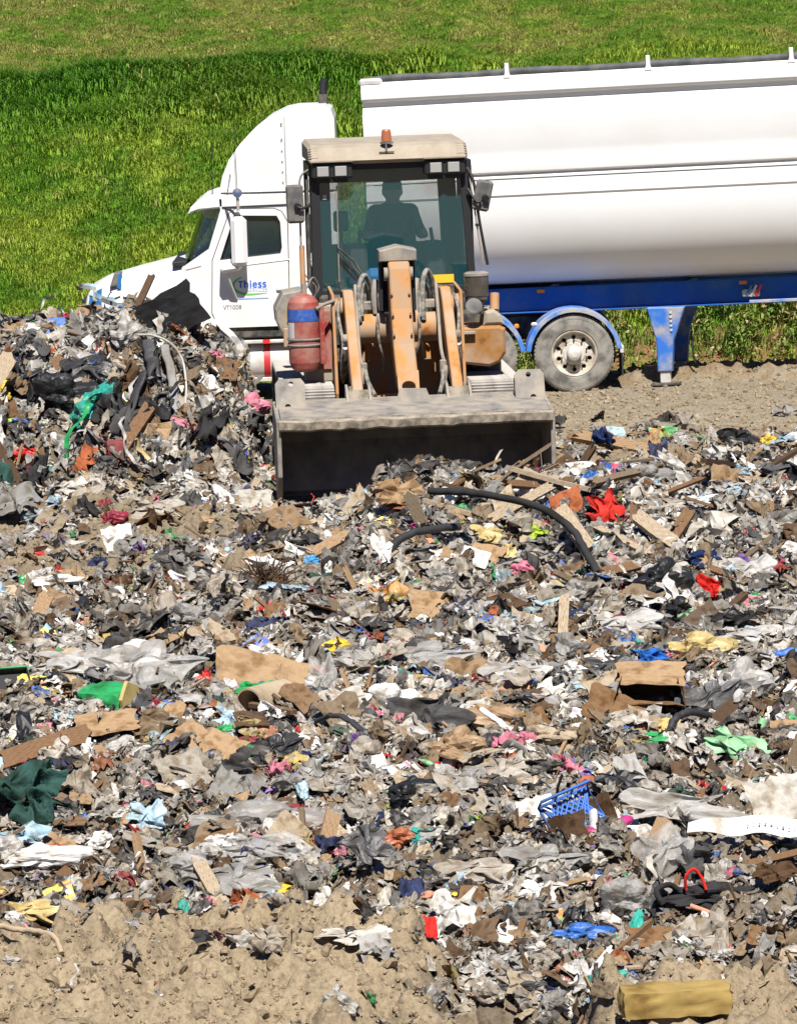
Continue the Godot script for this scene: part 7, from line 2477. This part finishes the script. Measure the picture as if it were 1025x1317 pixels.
func make_trash() -> void:
	make_heroes()
	rng.seed = 90
	var film_cols := [["pale grey", 9], ["grey", 7], ["dusty grey", 7], ["white", 6], ["off-white", 5], ["dark grey", 3], ["charcoal", 2.5], ["black", 3.5], ["pale blue", 1.2], ["blue", 0.6], ["green", 0.35], ["straw", 0.7], ["red", 0.3], ["pink", 0.35], ["lime", 0.2], ["teal", 0.3], ["purple", 0.25]]
	var card_cols := [["tan", 5], ["brown", 4], ["beige", 4], ["dark brown", 4], ["muddy", 2], ["dusty grey", 3], ["salmon", 0.4], ["rust", 0.5]]
	var paper_cols := [["white", 6], ["off-white", 6], ["pale grey", 4], ["beige", 3], ["pale blue", 1], ["red", 0.5], ["yellow", 0.5], ["blue", 0.5], ["pink", 0.4], ["dusty grey", 4]]
	var rag_cols := [["charcoal", 2.5], ["dark grey", 3], ["grey", 4], ["dusty grey", 5], ["navy", 1.2], ["maroon", 0.8], ["muddy", 4], ["dark green", 0.8], ["pink", 0.6], ["off-white", 2], ["rust", 0.7], ["dark brown", 2], ["red", 0.3]]
	var bright := [["red", 2], ["blue", 2], ["bright blue", 2], ["yellow", 1.5], ["green", 1.3], ["teal", 1], ["orange", 1.2], ["white", 5], ["pink", 1], ["lime", 0.7], ["purple", 0.7], ["black", 3], ["pale grey", 3], ["magenta", 0.6], ["maroon", 0.8], ["dark grey", 3]]
	var wood_cols := [["tan", 3], ["brown", 5], ["beige", 3], ["dark brown", 4], ["muddy", 4]]
	# those that show largest, one by one: name, noun, category, stock shape, variants, skin, count, size range, colours, group
	var kinds := [
		["plastic_film", "crumpled film", "plastic", "film", 6, "film", 300, 0.14, 0.42, film_cols, "crumpled plastic films in the trash"],
		["plastic_bag", "plastic bag", "bag", "bag", 6, "film", 240, 0.10, 0.26, film_cols, "small plastic bags in the trash"],
		["cardboard_piece", "cardboard piece", "cardboard", "card", 6, "card", 280, 0.09, 0.3, card_cols, "cardboard pieces in the trash"],
		["paper_scrap", "paper scrap", "paper", "paper", 6, "card", 240, 0.07, 0.19, paper_cols, "paper scraps in the trash"],
		["rag", "rag", "rag", "rag", 6, "cloth", 220, 0.12, 0.36, rag_cols, "rags in the trash"],
		["wood_piece", "wood piece", "wood", "wood", 8, "wood", 220, 0.16, 0.62, wood_cols, "broken wood pieces in the trash"],
		["plastic_fragment", "plastic fragment", "fragment", "shard", 8, "plastic", 240, 0.05, 0.13, bright, "plastic fragments in the trash"],
		["plastic_ribbon", "plastic strip", "strip", "strip", 8, "film", 150, 0.2, 0.6, film_cols, "plastic strips in the trash"],
		["plastic_bottle", "plastic bottle", "bottle", "bottle", 1, "plastic", 60, 0.16, 0.26, [["white", 4], ["pale grey", 3], ["pale green", 1], ["pale blue", 1], ["blue", 0.5], ["yellow", 0.4]], "plastic bottles in the trash"]]
	for q in kinds:
		for i in int(q[6]):
			var p := spot()
			var s: float = lerpf(q[7], q[8], pow(rng.randf(), 1.9)) * lerpf(1.0, 1.5, ss(20.0, 42.0, -p.z))
			var colour := weighted(q[9])
			if q[3] in ["film", "bag", "strip"] and colour in ["green", "red", "pink", "lime", "teal", "purple", "blue", "straw"]:
				s *= 0.6
			if q[0] == "plastic_film" and p.z > -33.5 and p.z < -27.0 and rng.randf() < 0.5:
				colour = ["pale grey", "grey", "white"][rng.randi() % 3]
			var sheer: bool = q[0] == "plastic_film" and colour in ["pale grey", "grey", "white"] and i % 3 != 0
			var o := obj(q[0], proto(q[3], rng.randi() % int(q[4])), pool("clear" if sheer else q[5], colour))
			var b := slope_basis(p.x, p.z) * Basis(Vector3.RIGHT, rng.randf_range(-0.2, 1.1)) * Basis(Vector3.BACK, rng.randf_range(-0.6, 0.6)) * Basis(Vector3.UP, rng.randf() * TAU)
			o.transform = Transform3D(b * Basis.from_scale(Vector3(s, s * rng.randf_range(0.7, 1.2), s * rng.randf_range(0.65, 1.0))), p + Vector3(0, s * 0.10 + 0.012, 0))
			tag(o, where_label(colour, q[1], o.position, s), q[2], q[10])
	# long things draped over and stuck into the tall heap, and the timber in front of the bucket
	for q in [["rag", "draped rag", "rag", "rag", 6, "cloth", 60, 0.35, 0.85, rag_cols, "rags in the trash", 0], ["plastic_ribbon", "draped strip", "strip", "strip", 8, "film", 100, 0.5, 1.3, film_cols, "plastic strips in the trash", 0], ["plastic_film", "draped film", "plastic", "film", 6, "film", 40, 0.35, 0.8, film_cols, "crumpled plastic films in the trash", 0], ["wood_piece", "long timber", "wood", "wood", 8, "wood", 26, 0.45, 1.1, wood_cols, "broken wood pieces in the trash", 0], ["wood_piece", "splintered timber", "wood", "wood", 8, "wood", 66, 0.4, 1.05, wood_cols, "broken wood pieces in the trash", 1]]:
		for i in int(q[6]):
			var x := rng.randf_range(-4.9, -1.5) if q[11] == 0 else rng.randf_range(0.5, 3.5)
			var d := rng.randf_range(40.9, 44.3) if q[11] == 0 else rng.randf_range(35.6, 39.4)
			if q[11] == 0 and x > -2.9 and x < -1.6 and d > 42.4:
				continue
			var p := Vector3(x, ht(x, -d), -d)
			var s := lerpf(q[7], q[8], pow(rng.randf(), 1.6))
			if q[0] == "rag":
				s *= lerpf(1.0, 0.55, ss(42.6, 43.6, d))
			var colour := weighted(q[9])
			if q[11] == 0 and q[0] != "wood_piece" and rng.randf() < 0.36:
				colour = ["black", "charcoal", "dark grey"][rng.randi() % 3]
			var o := obj(q[0], proto(q[3], rng.randi() % int(q[4])), pool(q[5], colour))
			var yaw := rng.randf_range(0.9, 2.2) if q[11] == 0 else rng.randf() * TAU
			var b := slope_basis(p.x, p.z) * Basis(Vector3.UP, yaw) * Basis(Vector3.BACK, rng.randf_range(-0.1, 0.45)) * Basis(Vector3.RIGHT, rng.randf_range(-0.6, 0.6))
			o.transform = Transform3D(b * Basis.from_scale(Vector3(s, s * 0.8, s * (0.55 if q[0] != "wood_piece" else 0.8))), p + Vector3(0, 0.05 + s * 0.09, 0))
			tag(o, where_label(colour, q[1], o.position, s * 0.6), q[2], q[10])
	# printed wrappers
	for i in 170:
		var p := spot()
		var s := lerpf(0.09, 0.24, pow(rng.randf(), 1.8)) * lerpf(1.0, 1.5, ss(24.0, 42.0, -p.z))
		var ink: String = ["red", "blue", "green", "yellow", "white", "orange", "pink", "teal", "brown", "grey"][i % 10]
		var o := obj("printed_wrapper", proto(["paper", "card", "film"][i % 3], rng.randi() % 6), pool("print", ink))
		o.transform = Transform3D(slope_basis(p.x, p.z) * Basis(Vector3.RIGHT, rng.randf_range(0.0, 1.1)) * Basis(Vector3.UP, rng.randf() * TAU) * Basis.from_scale(Vector3(s, s, s * 0.75)), p + Vector3(0, s * 0.12 + 0.015, 0))
		tag(o, where_label("printed", "packaging wrapper", o.position, s), "wrapper", "printed wrappers in the trash")
	# the rest as stuff
	var mats := {}
	for k in ["film", "card", "wood", "plastic", "clod", "cloth"]:
		var m := mat(Color(1, 1, 1), 0.85, 0.0, 0.4)
		m.vertex_color_use_as_albedo = true
		dress(m, k)
		mats[k] = m
	var soups := [
		["plastic_shreds", "bit", 6, "film", 26000, 0.05, 0.24, film_cols, "fine shreds of dusty grey plastic covering the tip"],
		["film_sheets", "film", 6, "film", 5200, 0.16, 0.46, [["pale grey", 8], ["grey", 6], ["white", 4], ["off-white", 4], ["dusty grey", 6], ["dark grey", 2], ["charcoal", 2.5], ["black", 3], ["pale blue", 0.7], ["blue", 0.3], ["straw", 0.4], ["green", 0.25], ["red", 0.2]], "crushed pale plastic sheets matted into the tip"],
		["card_sheets", "card", 6, "card", 1500, 0.12, 0.36, card_cols, "crushed cardboard sheets matted into the tip"],
		["crushed_bags", "bag", 6, "film", 1300, 0.12, 0.32, film_cols, "crushed plastic bags matted into the tip"],
		["matted_cloth", "rag", 6, "cloth", 1300, 0.16, 0.42, rag_cols, "rags matted into the tip"],
		["cardboard_flakes", "flake", 4, "card", 13000, 0.035, 0.17, card_cols, "small torn flakes of cardboard strewn through the trash"],
		["paper_flakes", "flake", 4, "card", 5500, 0.03, 0.14, paper_cols, "small pale paper flakes strewn through the trash"],
		["wood_splinters", "splinter", 3, "wood", 10000, 0.07, 0.34, wood_cols, "splinters and twigs strewn through the trash"],
		["plastic_chips", "shard", 3, "plastic", 13000, 0.022, 0.07, bright, "coloured plastic chips strewn through the trash"],
		["ribbon_shreds", "strip", 3, "film", 6000, 0.12, 0.45, film_cols, "thin plastic ribbons tangled through the trash"],
		["cloth_shreds", "bit", 3, "card", 9000, 0.06, 0.27, rag_cols, "dark cloth shreds matted into the trash"]]
	for q in soups:
		var bufs: Array = []
		for k in int(q[2]):
			bufs.append(PackedFloat32Array())
		for i in int(q[4]):
			var p := spot()
			var s: float = lerpf(q[5], q[6], pow(rng.randf(), 1.9)) * lerpf(0.72, 1.1, ss(20.0, 37.0, -p.z))
			var c: Color = PAL[weighted(q[7])]
			# loads were tipped together: pale stuff lies with pale, dark with dark
			var lot: float = nz.patch.get_noise_2d(p.x * 1.1 - 20.0, p.z * 0.9)
			if absf(lot) > 0.1 and rng.randf() < 0.5:
				var c2: Color = PAL[weighted(q[7])]
				if (c2.get_luminance() > c.get_luminance()) == (lot > 0.0):
					c = c2
			var v := rng.randf_range(0.65, 1.2)
			c = Color(c.r * v, c.g * v, c.b * v).lerp(Color(0.22, 0.185, 0.14), rng.randf() * (0.3 if s > 0.14 else 0.75))
			var b := slope_basis(p.x, p.z) * Basis(Vector3.RIGHT, rng.randf_range(-0.7, 1.25)) * Basis(Vector3.BACK, rng.randf_range(-0.9, 0.9)) * Basis(Vector3.UP, rng.randf() * TAU)
			if q[1] in ["film", "card", "rag", "bag"]:
				b = slope_basis(p.x, p.z) * Basis(Vector3.RIGHT, rng.randf_range(-0.1, 0.55)) * Basis(Vector3.UP, rng.randf() * TAU)
				p.y += 0.01
			push(bufs[i % int(q[2])], b * Basis.from_scale(Vector3(s, s, s * rng.randf_range(0.5, 1.0))), p + Vector3(0, rng.randf_range(-0.01, 0.05), 0), c)
		for k in int(q[2]):
			multi(q[0], proto(q[1], k), mats[q[3]], bufs[k], q[8], "litter")
	# clods: everywhere a few, thick on the soil bank and on the road
	var cl := [PackedFloat32Array(), PackedFloat32Array(), PackedFloat32Array()]
	for i in 66000:
		var p: Vector3
		var c := Color(0.27, 0.21, 0.14)
		var s := 0.0
		if i % 3 == 0:
			p = spot()
			s = lerpf(0.02, 0.09, pow(rng.randf(), 2.5))
		elif i % 3 == 1:
			var d := rng.randf_range(18.6, 22.3)
			var x := rng.randf_range(-2.6, 2.4)
			if rng.randf() > soil_share(x, d) + 0.04:
				continue
			p = Vector3(x, ht(x, -d), -d)
			c = Color(0.335, 0.268, 0.182)
			s = lerpf(0.005, 0.045, pow(rng.randf(), 3.0))
		else:
			var d := rng.randf_range(34.0, 53.5)
			var x := rng.randf_range(-1, 1) * (d * 0.0985 + 0.6)
			if x < 1.2 and d > 39.7:
				continue
			p = Vector3(x, ht(x, -d), -d)
			c = Color(0.32, 0.265, 0.185)
			s = lerpf(0.015, 0.10, pow(rng.randf(), 3.0))
		var v := rng.randf_range(0.75, 1.2)
		push(cl[i % 3], Basis(Vector3(rng.randf_range(-1, 1), 1, rng.randf_range(-1, 1)).normalized(), rng.randf() * TAU) * Basis.from_scale(Vector3(s, s, s)), p + Vector3(0, s * 0.1, 0), Color(c.r * v, c.g * v, c.b * v))
	var chunks := PackedFloat32Array()
	for i in 800:
		var d := rng.randf_range(18.6, 22.3)
		var x := rng.randf_range(-2.6, 2.4)
		if rng.randf() > soil_share(x, d) + 0.03:
			continue
		var s := lerpf(0.04, 0.17, pow(rng.randf(), 2.5))
		var v := rng.randf_range(0.8, 1.1)
		push(chunks, Basis(Vector3(rng.randf_range(-1, 1), 1, rng.randf_range(-1, 1)).normalized(), rng.randf() * TAU) * Basis.from_scale(Vector3(s, s * 0.8, s)), Vector3(x, ht(x, -d), -d), Color(0.325 * v, 0.26 * v, 0.176 * v))
	multi("soil_chunks", clod_mesh(77, 4), mats.clod, chunks, "larger broken chunks of soil on the front bank", "clods")
	multi("dirt_clods", proto("clod", 0), mats.clod, cl[0], "dirt clods mixed into the trash", "clods")
	multi("soil_clods", proto("clod", 1), mats.clod, cl[1], "tan soil clods on the front bank", "clods")
	multi("road_gravel", proto("clod", 2), mats.clod, cl[2], "gravel and dry clods on the trodden dirt and road", "gravel")
